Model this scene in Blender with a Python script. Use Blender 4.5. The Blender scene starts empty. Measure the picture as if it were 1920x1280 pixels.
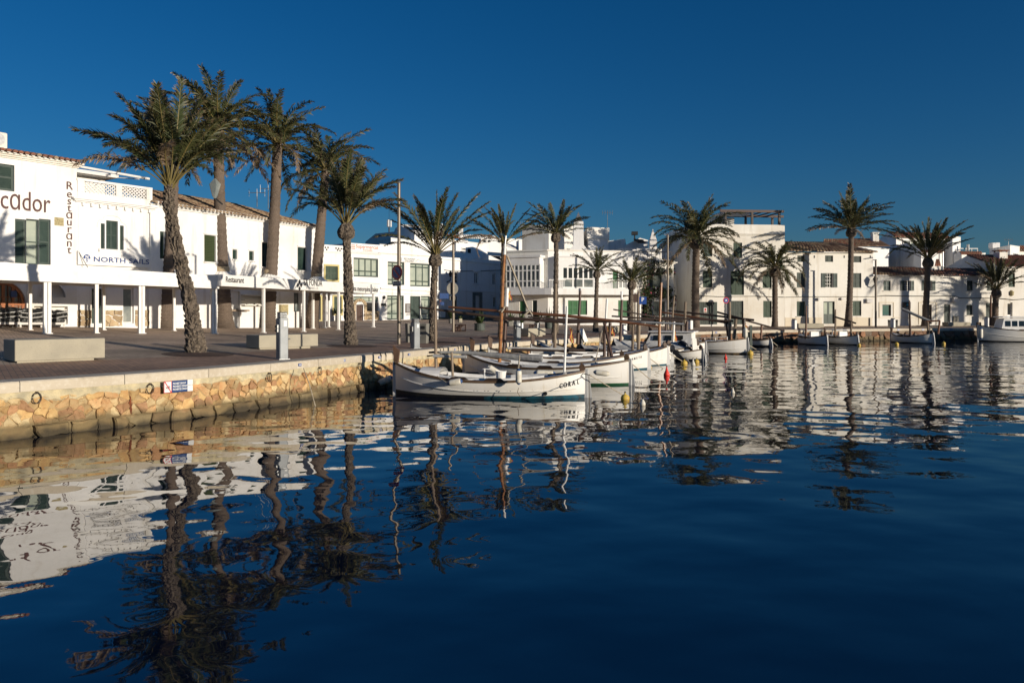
import bpy, math, random
from mathutils import Vector, Matrix
rnd = random.Random(7)
R = math.radians
scene = bpy.context.scene
COL = scene.collection

# ------------------------------------------------------------------ camera, sky, sun, exposure
F, HY, CX, EYE = 1440.0, 583.0, 960.0, 2.35       # focal length in photo pixels, horizon row, centre column, eye height
cam_d = bpy.data.cameras.new('camera')
cam = bpy.data.objects.new('camera', cam_d)
COL.objects.link(cam)
cam.location = (0, 0, EYE)
cam.rotation_euler = (R(90), 0, 0)
cam_d.sensor_width = 36
cam_d.lens = 36 * F / 1920
cam_d.shift_y = -(640 - HY) / 1920
cam_d.clip_start = 0.1
cam_d.clip_end = 3000
scene.camera = cam

SUN_EL, SUN_AZ = 8.6, 127.5                      # azimuth clockwise from +Y
w = bpy.data.worlds.new('World')
scene.world = w
w.use_nodes = True
nt = w.node_tree
sky = nt.nodes.new('ShaderNodeTexSky')
sky.sky_type = 'NISHITA'
sky.sun_disc = False
sky.sun_elevation = R(SUN_EL)
sky.sun_rotation = R(SUN_AZ)
sky.air_density = 1.0
sky.dust_density = 0.6
sky.ozone_density = 5.5
bg = nt.nodes['Background']
bg.inputs['Strength'].default_value = 0.080
hue = nt.nodes.new('ShaderNodeHueSaturation')
hue.inputs['Saturation'].default_value = 1.12
hue.inputs['Hue'].default_value = 0.502
hue.inputs['Value'].default_value = 1.0
nt.links.new(sky.outputs[0], hue.inputs['Color'])
nt.links.new(hue.outputs[0], bg.inputs['Color'])

sun_d = bpy.data.lights.new('sun', 'SUN')
sun = bpy.data.objects.new('sun', sun_d)
COL.objects.link(sun)
sun_d.energy = 4.9
sun_d.angle = R(0.5)
sun_d.color = (1.0, 0.89, 0.74)
LDIR = Vector((-math.sin(R(SUN_AZ)) * math.cos(R(SUN_EL)), -math.cos(R(SUN_AZ)) * math.cos(R(SUN_EL)), -math.sin(R(SUN_EL))))
sun.rotation_euler = LDIR.to_track_quat('-Z', 'Y').to_euler()
sun.location = (60, -50, 40)

scene.view_settings.view_transform = 'Standard'
scene.view_settings.look = 'None'
scene.view_settings.exposure = 0.0
scene.view_settings.gamma = 1.0
scene.view_settings.use_curve_mapping = False
scene.cycles.max_bounces = 6
scene.cycles.caustics_reflective = False
scene.cycles.caustics_refractive = False

# ------------------------------------------------------------------ helpers
W = {}                                            # object -> world matrix of its coordinate frame

def P(px, py, D):
    return Vector(((px - CX) / F * D, D, EYE - (py - HY) / F * D))

def tag(o, label=None, cat=None, group=None, kind=None):
    if label: o['label'] = label
    if cat: o['category'] = cat
    if group: o['group'] = group
    if kind: o['kind'] = kind
    return o

def thing(name, label, cat, loc=(0, 0, 0), rotz=0.0, group=None):
    o = bpy.data.objects.new(name, None)
    o.empty_display_size = 0.3
    COL.objects.link(o)
    o.location = loc
    o.rotation_euler = (0, 0, rotz)
    W[o] = Matrix.Translation(Vector(loc)) @ Matrix.Rotation(rotz, 4, 'Z')
    return tag(o, label, cat, group)

class MB:
    def __init__(s):
        s.v, s.f, s.m = [], [], []
    def add(s, vs, fs, m=0):
        b = len(s.v)
        s.v += [Vector(v) for v in vs]
        for f in fs:
            s.f.append([b + i for i in f]); s.m.append(m)
    def quad(s, a, b, c, d, m=0):
        s.add([a, b, c, d], [(0, 1, 2, 3)], m)
    def box(s, c, size, m=0, rz=0.0, mat=None):
        hx, hy, hz = size[0] / 2, size[1] / 2, size[2] / 2
        vs = [Vector((x, y, z)) for x in (-hx, hx) for y in (-hy, hy) for z in (-hz, hz)]
        if rz: vs = [Matrix.Rotation(rz, 3, 'Z') @ v for v in vs]
        if mat: vs = [mat @ v for v in vs]
        vs = [v + Vector(c) for v in vs]
        s.add(vs, [(0, 1, 3, 2), (4, 6, 7, 5), (0, 4, 5, 1), (2, 3, 7, 6), (0, 2, 6, 4), (1, 5, 7, 3)], m)
    def bb(s, x0, x1, y0, y1, z0, z1, m=0):
        s.box(((x0 + x1) / 2, (y0 + y1) / 2, (z0 + z1) / 2), (abs(x1 - x0), abs(y1 - y0), abs(z1 - z0)), m)
    def bbox(s, x0, x1, y0, y1, z0, z1, b=0.02, m=0):
        """box with chamfered vertical and top edges"""
        ring = lambda i: [(x0 + i, y0), (x1 - i, y0), (x1, y0 + i), (x1, y1 - i), (x1 - i, y1), (x0 + i, y1), (x0, y1 - i), (x0, y0 + i)]
        r0 = ring(b)
        top = [(x0 + b + (0 if abs(x - x0) > b * 1.5 else 0), y) for x, y in r0]
        cx, cy = (x0 + x1) / 2, (y0 + y1) / 2
        ins = [(x - b * (1 if x > cx else -1), y - b * (1 if y > cy else -1)) for x, y in r0]
        vs = [(x, y, z0) for x, y in r0] + [(x, y, z1 - b) for x, y in r0] + [(x, y, z1) for x, y in ins]
        fs = []
        for k in (0, 8):
            for i in range(8):
                j = (i + 1) % 8
                fs.append((k + i, k + j, k + 8 + j, k + 8 + i))
        fs.append(tuple(range(16, 24))); fs.append(tuple(range(7, -1, -1)))
        s.add(vs, fs, m)
    def tube(s, pts, rads, n=8, m=0, cap=True):
        pts = [Vector(p) for p in pts]
        if not isinstance(rads, (list, tuple)): rads = [rads] * len(pts)
        b = len(s.v)
        up = Vector((0, 0, 1))
        for i, p in enumerate(pts):
            t = (pts[min(i + 1, len(pts) - 1)] - pts[max(i - 1, 0)]).normalized()
            a = t.cross(up)
            if a.length < 1e-3: a = Vector((1, 0, 0))
            a.normalize(); c = a.cross(t).normalized()
            for k in range(n):
                an = 2 * math.pi * k / n
                s.v.append(p + (a * math.cos(an) + c * math.sin(an)) * rads[i])
        for i in range(len(pts) - 1):
            for k in range(n):
                k2 = (k + 1) % n
                s.f.append([b + i * n + k, b + i * n + k2, b + (i + 1) * n + k2, b + (i + 1) * n + k]); s.m.append(m)
        if cap:
            s.f.append([b + k for k in range(n)][::-1]); s.m.append(m)
            e = b + (len(pts) - 1) * n
            s.f.append([e + k for k in range(n)]); s.m.append(m)
    def lathe(s, prof, c=(0, 0, 0), n=16, m=0):
        b = len(s.v); c = Vector(c)
        for r, z in prof:
            for k in range(n):
                an = 2 * math.pi * k / n
                s.v.append(c + Vector((r * math.cos(an), r * math.sin(an), z)))
        for i in range(len(prof) - 1):
            for k in range(n):
                k2 = (k + 1) % n
                s.f.append([b + i * n + k, b + i * n + k2, b + (i + 1) * n + k2, b + (i + 1) * n + k]); s.m.append(m)
        s.f.append([b + k for k in range(n)][::-1]); s.m.append(m)
        e = b + (len(prof) - 1) * n
        s.f.append([e + k for k in range(n)]); s.m.append(m)
    def prism(s, poly, ext, m=0):
        """poly: list of 3-D points, ext: extrusion vector"""
        n = len(poly); ext = Vector(ext)
        vs = [Vector(p) for p in poly] + [Vector(p) + ext for p in poly]
        fs = [tuple(range(n - 1, -1, -1)), tuple(range(n, 2 * n))]
        for i in range(n):
            j = (i + 1) % n
            fs.append((i, j, n + j, n + i))
        s.add(vs, fs, m)
    def build(s, name, mats, parent=None, smooth=False, world=False, label=None, mesh_only=False):
        vs = s.v
        if world and parent is not None:
            Mi = W[parent].inverted()
            vs = [Mi @ v for v in vs]
        me = bpy.data.meshes.new(name)
        me.from_pydata(vs, [], s.f)
        if not isinstance(mats, (list, tuple)): mats = [mats]
        for mt in mats: me.materials.append(mt)
        if len(mats) > 1: me.polygons.foreach_set('material_index', s.m)
        if smooth: me.polygons.foreach_set('use_smooth', [True] * len(me.polygons))
        me.update()
        if mesh_only: return me
        return link(name, me, parent, label)

def link(name, me, parent=None, label=None):
    o = bpy.data.objects.new(name, me)
    COL.objects.link(o)
    if parent is not None:
        o.parent = parent
        W[o] = W[parent]
    else:
        W[o] = Matrix.Identity(4)
    if label: o['label'] = label
    return o

def recalc(o):
    import bmesh
    bm = bmesh.new(); bm.from_mesh(o.data)
    bmesh.ops.recalc_face_normals(bm, faces=bm.faces)
    bm.to_mesh(o.data); bm.free()
    return o

def copy_tree(o, parent=None, label=None, group=None):
    c = o.copy(); COL.objects.link(c)
    W[c] = W[o] if parent is None else W[parent]
    if parent is not None: c.parent = parent
    for ch in list(o.children): copy_tree(ch, c)
    if label: c['label'] = label
    if group: c['group'] = group
    return c

def place(o, loc, rotz=0.0):
    o.location = loc; o.rotation_euler = (0, 0, rotz)
    W[o] = Matrix.Translation(Vector(loc)) @ Matrix.Rotation(rotz, 4, 'Z')

def text(body, size, mat, M, parent, name='lettering', depth=0.008, align='CENTER', xs=1.0, bold=0.0, space=1.0, label=None):
    """flat lettering; M is a 4x4 in world space, text in its XY plane"""
    cu = bpy.data.curves.new(name, 'FONT')
    cu.body = body; cu.size = size; cu.extrude = depth / 2; cu.align_x = align; cu.align_y = 'CENTER'
    cu.space_character = space; cu.offset = bold; cu.resolution_u = 3
    to = bpy.data.objects.new(name, cu)
    me = bpy.data.meshes.new_from_object(to)
    bpy.data.objects.remove(to); bpy.data.curves.remove(cu)
    me.name = name
    S = Matrix.Diagonal((xs, 1, 1, 1))
    T = M @ S
    if parent is not None: T = W[parent].inverted() @ T
    me.transform(T)
    me.materials.clear(); me.materials.append(mat)
    return link(name, me, parent, label)

# ------------------------------------------------------------------ materials
def mat(name, col, rough=0.7, metal=0.0, noise=None, bump=None, spec=None, var=None):
    """noise=(scale, colour2, lo, hi, [stretch]) mottles; bump=(scale, strength, distance); var=random value per object"""
    m = bpy.data.materials.new(name); m.use_nodes = True
    n = m.node_tree.nodes; l = m.node_tree.links
    b = n['Principled BSDF']
    b.inputs['Base Color'].default_value = (*col, 1)
    b.inputs['Roughness'].default_value = rough
    b.inputs['Metallic'].default_value = metal
    if spec is not None: b.inputs['Specular IOR Level'].default_value = spec
    tc = n.new('ShaderNodeTexCoord')
    out = None
    if noise:
        for q in (noise if isinstance(noise, list) else [noise]):
            mp = n.new('ShaderNodeMapping'); l.new(tc.outputs['Object'], mp.inputs[0])
            if len(q) > 4: mp.inputs['Scale'].default_value = q[4]
            nz = n.new('ShaderNodeTexNoise'); nz.inputs['Scale'].default_value = q[0]; nz.inputs['Detail'].default_value = 6
            l.new(mp.outputs[0], nz.inputs['Vector'])
            rp = n.new('ShaderNodeMapRange'); rp.inputs['From Min'].default_value = q[2]; rp.inputs['From Max'].default_value = q[3]
            l.new(nz.outputs['Fac'], rp.inputs['Value'])
            mx = n.new('ShaderNodeMixRGB'); mx.inputs['Color2'].default_value = (*q[1], 1)
            if out is None: mx.inputs['Color1'].default_value = (*col, 1)
            else: l.new(out, mx.inputs['Color1'])
            l.new(rp.outputs[0], mx.inputs['Fac'])
            out = mx.outputs[0]
    if var:
        oi = n.new('ShaderNodeObjectInfo')
        rp = n.new('ShaderNodeMapRange'); rp.inputs['To Min'].default_value = 1 - var; rp.inputs['To Max'].default_value = 1 + var
        l.new(oi.outputs['Random'], rp.inputs['Value'])
        hs = n.new('ShaderNodeHueSaturation')
        l.new(rp.outputs[0], hs.inputs['Value'])
        if out is None: hs.inputs['Color'].default_value = (*col, 1)
        else: l.new(out, hs.inputs['Color'])
        out = hs.outputs[0]
    if out is not None: l.new(out, b.inputs['Base Color'])
    if bump:
        nz = n.new('ShaderNodeTexNoise'); nz.inputs['Scale'].default_value = bump[0]; nz.inputs['Detail'].default_value = 8
        l.new(tc.outputs['Object'], nz.inputs['Vector'])
        bp = n.new('ShaderNodeBump'); bp.inputs['Strength'].default_value = bump[1]; bp.inputs['Distance'].default_value = bump[2]
        l.new(nz.outputs['Fac'], bp.inputs['Height']); l.new(bp.outputs[0], b.inputs['Normal'])
    return m

def plaster(name, col, dirt, lo=0.55, hi=0.8):
    return mat(name, col, 0.85, noise=[(0.35, dirt, lo - .06, hi), (0.9, tuple(c * .9 for c in dirt), 0.56, 0.82, (3.0, 3.0, 0.30)), (6.0, tuple(c * 0.93 for c in col), 0.5, 0.75)], bump=(5.0, 0.35, 0.02))
M_ = {}
M_['white'] = plaster('white_plaster', (0.80, 0.79, 0.77), (0.62, 0.57, 0.48), 0.58, 0.85)
M_['white_warm'] = plaster('warm_white_plaster', (0.81, 0.785, 0.72), (0.60, 0.53, 0.42), 0.50, 0.82)
M_['cream'] = plaster('cream_plaster', (0.70, 0.62, 0.48), (0.60, 0.52, 0.40))
M_['white_grey'] = plaster('worn_white_plaster', (0.74, 0.72, 0.69), (0.55, 0.51, 0.46), 0.5, 0.8)
M_['white_paint'] = mat('white_paint', (0.80, 0.79, 0.76), 0.45, noise=(3.0, (0.72, 0.69, 0.62), 0.5, 0.8))
M_['white_fabric'] = mat('white_canvas', (0.74, 0.73, 0.70), 0.9, noise=(2.0, (0.6, 0.58, 0.54), 0.5, 0.8), bump=(3, 0.5, 0.05))
M_['green'] = mat('dark_green_paint', (0.016, 0.038, 0.029), 0.5, noise=(4, (0.030, 0.055, 0.042), 0.4, 0.7), var=0.15)
M_['green_mid'] = mat('green_paint', (0.020, 0.115, 0.035), 0.5, noise=(4, (0.03, 0.14, 0.045), 0.4, 0.7))
M_['green_old'] = mat('weathered_green_paint', (0.045, 0.075, 0.050), 0.7, noise=(5, (0.07, 0.095, 0.07), 0.4, 0.7), var=0.15)
M_['green_grey'] = mat('grey_green_paint', (0.055, 0.070, 0.060), 0.7, noise=(5, (0.085, 0.10, 0.085), 0.4, 0.7), var=0.2)
M_['roller'] = mat('olive_roller_blind', (0.042, 0.058, 0.022), 0.6)
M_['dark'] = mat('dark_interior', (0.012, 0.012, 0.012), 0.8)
M_['glass_dark'] = mat('dark_glass', (0.012, 0.016, 0.018), 0.06, spec=0.7)
M_['glass_pale'] = mat('curtained_glass', (0.42, 0.46, 0.38), 0.12, noise=(1.5, (0.30, 0.35, 0.30), 0.4, 0.7), var=0.12)
M_['glass_teal'] = mat('teal_glass', (0.05, 0.13, 0.12), 0.08)
M_['glass_grey'] = mat('grey_glass', (0.13, 0.15, 0.15), 0.1, noise=(1.2, (0.30, 0.31, 0.28), 0.45, 0.65), var=0.25)
M_['orange_wood'] = mat('varnished_orange_wood', (0.36, 0.115, 0.03), 0.4, noise=(3, (0.25, 0.07, 0.02), 0.4, 0.7, (6, 6, 0.6)))
M_['brown_wood'] = mat('brown_wood', (0.075, 0.035, 0.022), 0.55, noise=(3, (0.05, 0.022, 0.014), 0.4, 0.7, (8, 8, 0.5)))
M_['dark_wood'] = mat('dark_oiled_wood', (0.030, 0.018, 0.012), 0.5, noise=(3, (0.05, 0.03, 0.02), 0.4, 0.7))
M_['spar_wood'] = mat('spar_wood', (0.12, 0.05, 0.024), 0.5, noise=(2, (0.20, 0.085, 0.04), 0.4, 0.7, (1, 1, 6)), var=0.25)
M_['grey_wood'] = mat('weathered_grey_wood', (0.26, 0.20, 0.14), 0.75, noise=(4, (0.16, 0.115, 0.08), 0.4, 0.7), var=0.2)
M_['mast_orange'] = mat('varnished_mast', (0.33, 0.135, 0.035), 0.4, noise=(2, (0.17, 0.055, 0.02), 0.5, 0.7, (1, 1, 3)))
M_['stem_wood'] = mat('stemhead_wood', (0.10, 0.055, 0.033), 0.6, noise=(6, (0.06, 0.035, 0.02), 0.4, 0.7), var=0.3)
M_['hull_white'] = mat('white_hull_paint', (0.78, 0.76, 0.71), 0.32, noise=[(1.5, (0.70, 0.66, 0.58), 0.5, 0.8), (1.2, (0.58, 0.50, 0.38), 0.64, 0.80, (6, 6, 0.5))], bump=(2.0, 0.25, 0.02))
M_['hull_grey'] = mat('grey_stem_paint', (0.46, 0.46, 0.45), 0.5)
M_['deck_white'] = mat('white_deck_paint', (0.76, 0.76, 0.75), 0.5, noise=(3, (0.62, 0.60, 0.56), 0.45, 0.8))
M_['anti_black'] = mat('black_antifouling', (0.012, 0.014, 0.018), 0.6, noise=(6, (0.05, 0.045, 0.03), 0.55, 0.75))
M_['anti_teal'] = mat('teal_antifouling', (0.010, 0.095, 0.14), 0.6, noise=[(5, (0.012, 0.03, 0.045), 0.45, 0.65), (9, (0.12, 0.085, 0.04), 0.6, 0.75)])
M_['anti_green'] = mat('green_waterline_paint', (0.012, 0.09, 0.035), 0.6, noise=(6, (0.03, 0.05, 0.03), 0.5, 0.7))
M_['anti_rust'] = mat('rust_stained_bottom', (0.22, 0.14, 0.06), 0.7, noise=(4, (0.05, 0.04, 0.03), 0.4, 0.65))
M_['gunwale'] = mat('brown_gunwale', (0.085, 0.052, 0.028), 0.55, noise=(4, (0.14, 0.09, 0.05), 0.45, 0.7), var=0.25)
M_['canvas_grey'] = mat('grey_canvas', (0.36, 0.36, 0.35), 0.9, noise=(5, (0.26, 0.26, 0.26), 0.4, 0.7), bump=(8, 0.6, 0.03), var=0.2)
M_['rope'] = mat('pale_rope', (0.48, 0.42, 0.32), 0.9, noise=(30, (0.3, 0.25, 0.18), 0.4, 0.6))
M_['rope_brown'] = mat('wet_brown_rope', (0.17, 0.12, 0.07), 0.9)
M_['fender_white'] = mat('white_fender_vinyl', (0.66, 0.63, 0.54), 0.5, noise=(7, (0.45, 0.40, 0.30), 0.5, 0.75))
M_['fender_blue'] = mat('blue_fender_vinyl', (0.02, 0.07, 0.20), 0.5)
M_['buoy_yellow'] = mat('yellow_buoy', (0.68, 0.47, 0.08), 0.5, noise=(6, (0.40, 0.24, 0.06), 0.5, 0.72))
M_['buoy_red'] = mat('red_buoy', (0.75, 0.045, 0.025), 0.4)
M_['black_plastic'] = mat('black_plastic', (0.012, 0.012, 0.014), 0.35)
M_['tarp'] = mat('black_tarpaulin', (0.016, 0.017, 0.016), 0.35, bump=(3.5, 1.0, 0.12))
M_['steel'] = mat('galvanised_steel', (0.36, 0.37, 0.37), 0.42, 0.7, noise=(6, (0.26, 0.26, 0.26), 0.4, 0.7))
M_['silver'] = mat('silver_paint', (0.25, 0.265, 0.275), 0.45, 0.25, noise=(4, (0.20, 0.215, 0.225), 0.4, 0.7))
M_['pole'] = mat('grey_brown_pole', (0.21, 0.175, 0.135), 0.45, 0.3, noise=(3, (0.16, 0.13, 0.10), 0.4, 0.7))
M_['iron'] = mat('black_iron', (0.018, 0.018, 0.018), 0.5, 0.3)
M_['ring'] = mat('rusted_iron_ring', (0.10, 0.085, 0.075), 0.5, 0.6, noise=(20, (0.05, 0.03, 0.02), 0.4, 0.6))
M_['corten'] = mat('brown_metal', (0.075, 0.045, 0.035), 0.6, 0.2)
M_['concrete'] = mat('speckled_concrete', (0.41, 0.37, 0.28), 0.85, noise=[(2, (0.34, 0.31, 0.24), 0.4, 0.7), (60, (0.22, 0.20, 0.16), 0.58, 0.66)], bump=(40, 0.3, 0.01))
M_['concrete_grey'] = mat('grey_bin_concrete', (0.17, 0.165, 0.145), 0.85, noise=(3, (0.23, 0.22, 0.19), 0.4, 0.7))
M_['coping'] = mat('pale_stone_coping', (0.56, 0.49, 0.38), 0.8, noise=[(0.9, (0.46, 0.39, 0.29), 0.42, 0.72), (12, (0.62, 0.56, 0.46), 0.5, 0.75), (5, (0.36, 0.30, 0.21), 0.62, 0.8)], bump=(18, 0.4, 0.012), var=0.08)
M_['red'] = mat('red_sign_paint', (0.55, 0.015, 0.02), 0.4)
M_['blue'] = mat('blue_sign_paint', (0.012, 0.06, 0.28), 0.4)
M_['blue_dark'] = mat('navy_sign_paint', (0.010, 0.045, 0.16), 0.4)
M_['sign_white'] = mat('white_sign_paint', (0.78, 0.78, 0.76), 0.4)
M_['letter_brown'] = mat('brown_lettering', (0.085, 0.028, 0.020), 0.6)
M_['letter_black'] = mat('black_lettering', (0.015, 0.015, 0.016), 0.6)
M_['letter_red'] = mat('faded_red_lettering', (0.50, 0.16, 0.10), 0.6)
M_['letter_blue'] = mat('navy_lettering', (0.012, 0.05, 0.20), 0.5)
M_['letter_grey'] = mat('grey_lettering', (0.25, 0.25, 0.25), 0.6)
M_['yellow_trim'] = mat('yellow_trim_paint', (0.54, 0.46, 0.20), 0.7)
M_['terracotta'] = mat('terracotta_tile', (0.27, 0.10, 0.055), 0.85, noise=(1.2, (0.17, 0.075, 0.045), 0.4, 0.7))
M_['tile_tan'] = mat('tan_tile', (0.37, 0.27, 0.17), 0.9, noise=(1.5, (0.27, 0.19, 0.12), 0.4, 0.7))
M_['tile_brown'] = mat('brown_tile', (0.20, 0.115, 0.07), 0.9, noise=(1.5, (0.13, 0.08, 0.05), 0.4, 0.7))
M_['tile_white'] = mat('whitewashed_tile', (0.70, 0.68, 0.64), 0.9)
M_['plaque'] = mat('yellow_stone_plaque', (0.42, 0.36, 0.20), 0.9, noise=(20, (0.25, 0.2, 0.1), 0.45, 0.65))
M_['soil'] = mat('brown_mulch', (0.09, 0.045, 0.03), 0.95, noise=(12, (0.05, 0.028, 0.02), 0.4, 0.6), bump=(25, 1.0, 0.04))
M_['leaf'] = mat('leaf_green', (0.055, 0.085, 0.022), 0.6, noise=(3, (0.03, 0.05, 0.014), 0.4, 0.7), var=0.3)
M_['flower'] = mat('magenta_bracts', (0.40, 0.02, 0.09), 0.6)
M_['solar'] = mat('solar_panel', (0.008, 0.020, 0.055), 0.15)
M_['flag_red'] = mat('faded_flag_red', (0.50, 0.10, 0.06), 0.8)
M_['flag_yellow'] = mat('faded_flag_yellow', (0.62, 0.46, 0.12), 0.8)

def bark_mat():
    m = mat('palm_bark', (0.150, 0.118, 0.088), 0.9, noise=[(9.0, (0.045, 0.035, 0.028), 0.47, 0.62), (22, (0.32, 0.26, 0.19), 0.55, 0.72)], bump=(20, 1.0, 0.08))
    return m
M_['bark'] = bark_mat()
M_['bark_smooth'] = mat('ringed_palm_bark', (0.135, 0.100, 0.075), 0.9, noise=[(1.2, (0.09, 0.068, 0.052), 0.4, 0.7), (10, (0.19, 0.145, 0.11), 0.5, 0.72, (1, 1, 6))], bump=(14, 0.7, 0.03))
M_['burlap'] = mat('burlap_wrap', (0.50, 0.40, 0.26), 0.95, noise=(8, (0.40, 0.31, 0.2), 0.4, 0.6))

def leaf_mat(name, c1, c2, tipc):
    m = bpy.data.materials.new(name); m.use_nodes = True
    n = m.node_tree.nodes; l = m.node_tree.links; b = n['Principled BSDF']
    b.inputs['Roughness'].default_value = 0.5
    at = n.new('ShaderNodeAttribute'); at.attribute_name = 'tip'
    oi = n.new('ShaderNodeObjectInfo')
    m1 = n.new('ShaderNodeMixRGB'); m1.inputs['Color1'].default_value = (*c1, 1); m1.inputs['Color2'].default_value = (*c2, 1)
    l.new(oi.outputs['Random'], m1.inputs['Fac'])
    rp = n.new('ShaderNodeMapRange'); rp.inputs['From Min'].default_value = 0.68; rp.inputs['From Max'].default_value = 1.15
    l.new(at.outputs['Fac'], rp.inputs['Value'])
    m2 = n.new('ShaderNodeMixRGB'); m2.inputs['Color2'].default_value = (*tipc, 1)
    l.new(m1.outputs[0], m2.inputs['Color1']); l.new(rp.outputs[0], m2.inputs['Fac'])
    l.new(m2.outputs[0], b.inputs['Base Color'])
    tr = n.new('ShaderNodeBsdfTranslucent'); l.new(m2.outputs[0], tr.inputs['Color'])
    mx = n.new('ShaderNodeMixShader'); mx.inputs[0].default_value = 0.15
    l.new(b.outputs[0], mx.inputs[1]); l.new(tr.outputs[0], mx.inputs[2])
    l.new(mx.outputs[0], n['Material Output'].inputs[0])
    return m
M_['frond'] = leaf_mat('palm_leaflet', (0.042, 0.056, 0.018), (0.078, 0.082, 0.030), (0.25, 0.165, 0.10))
M_['frond_dead'] = leaf_mat('dry_palm_leaflet', (0.20, 0.145, 0.09), (0.26, 0.19, 0.13), (0.33, 0.25, 0.18))
M_['rachis'] = mat('palm_midrib', (0.17, 0.135, 0.045), 0.6)
# ------------------------------------------------------------------ ground: stations between the quay edge and the fronts of the houses
def qp(px, py, zq):
    D = (EYE - zq) * F / (py - HY)
    return Vector(((px - CX) / F * D, D, zq))
QUAY = [Vector((-15.0, 6.0, 1.05)), Vector((-12.2, 9.9, 1.05)), qp(0, 717, 1.05), qp(400, 690.5, 1.05), qp(635, 669.5, 1.05), qp(757, 659.2, 1.05),
        qp(866, 648.6, 1.05), qp(984, 639.7, 1.03), qp(1116, 632.6, 1.0), qp(1284, 622.6, 0.96), qp(1394, 619.3, 0.96), qp(1490, 618, 0.96),
        qp(1640, 616, 0.96), qp(1832, 615, 0.96), qp(1925, 614, 0.96), Vector((50, 63, .96)), Vector((57, 54, .96)), Vector((59, 38, .96)), Vector((60, 5, .96))]
BACK = [Vector((-29, 18.5, 1.75)), Vector((-24.5, 25, 1.75)), Vector((-20.4, 30.6, 1.72)), Vector((-18.7, 33, 1.68)), Vector((-16.9, 35.5, 1.56)), Vector((-11.76, 46, 1.36)),
        Vector((-14.3, 56, 1.62)), Vector((-6.15, 64.2, 1.66)), Vector((0.0, 68, 1.4)), Vector((9.9, 64.5, 1.15)), Vector((15.5, 67, 1.02)), Vector((21, 67.8, 1.0)),
        Vector((33, 70.5, 1.03)), Vector((42, 72, 1.05)), Vector((47, 73, 1.08)), Vector((60, 75, 1.1)), Vector((72, 60, 1.1)), Vector((74, 38, 1.1)), Vector((75, 5, 1.1))]

def catmull(pts, per=5):
    out = []
    n = len(pts)
    for i in range(n - 1):
        p0, p1, p2, p3 = pts[max(i - 1, 0)], pts[i], pts[i + 1], pts[min(i + 2, n - 1)]
        for k in range(per):
            t = k / per
            out.append(0.5 * ((2 * p1) + (p2 - p0) * t + (2 * p0 - 5 * p1 + 4 * p2 - p3) * t * t + (3 * p1 - p0 - 3 * p2 + p3) * t ** 3))
    out.append(pts[-1].copy())
    return out
PER = 5
QL = catmull(QUAY, PER)
BL = []
for i in range(len(BACK) - 1):
    for k in range(PER): BL.append(BACK[i].lerp(BACK[i + 1], k / PER))
BL.append(BACK[-1].copy())
NQ = len(QL)
def qnorm(i):
    t = QL[min(i + 1, NQ - 1)] - QL[max(i - 1, 0)]; t.z = 0; t.normalize()
    return Vector((-t.y, t.x, 0))                  # inland
QN = [qnorm(i) for i in range(NQ)]
COPW = 0.62
INNER = [QL[i] + QN[i] * COPW for i in range(NQ)]
VS = [0, .08, .16, .24, .32, .42, .52, .64, .76, .88, 1.0, 1.12]
GRID = []
for i in range(NQ):
    row = []
    for v in VS:
        p = INNER[i].lerp(BL[i], v)
        p.z = INNER[i].z + (BL[i].z - INNER[i].z) * min(1, max(0, v)) - 0.006
        row.append(p)
    GRID.append(row)
TRI = []
for i in range(NQ - 1):
    for j in range(len(VS) - 1):
        a, b, c, d = GRID[i][j], GRID[i + 1][j], GRID[i + 1][j + 1], GRID[i][j + 1]
        for t in ((a, b, c), (a, c, d)):
            p, q, r = t; den = (q.y - r.y) * (p.x - r.x) + (r.x - q.x) * (p.y - r.y)
            if abs(den) > 1e-9: TRI.append((min(v.x for v in t) - .01, max(v.x for v in t) + .01, min(v.y for v in t) - .01, max(v.y for v in t) + .01, p.x, p.y, p.z, q.x, q.y, q.z, r.x, r.y, r.z, den))
def gz(x, y):
    """height of the paved ground at x, y"""
    for x0, x1, y0, y1, px, py, pz, qx, qy, qz, rx, ry, rz, den in TRI:
        if x < x0 or x > x1 or y < y0 or y > y1: continue
        l1 = ((qy - ry) * (x - rx) + (rx - qx) * (y - ry)) / den
        l2 = ((ry - py) * (x - rx) + (px - rx) * (y - ry)) / den
        if l1 >= -1e-6 and l2 >= -1e-6 and l1 + l2 <= 1 + 1e-6: return l1 * pz + l2 * qz + (1 - l1 - l2) * rz
    return None
def gpt(px, py):
    """where the line of sight through a photo pixel meets the paved ground"""
    D = 12.0; last = None
    while D < 95:
        p = P(px, py, D); g = gz(p.x, p.y)
        if g is not None:
            if p.z <= g: return Vector((p.x, p.y, g))
            last = Vector((p.x, p.y, g))
        D += 0.1
    return last
def gat(px, D):
    x = (px - CX) / F * D
    g = gz(x, D)
    return Vector((x, D, 1.1 if g is None else g))

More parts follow.
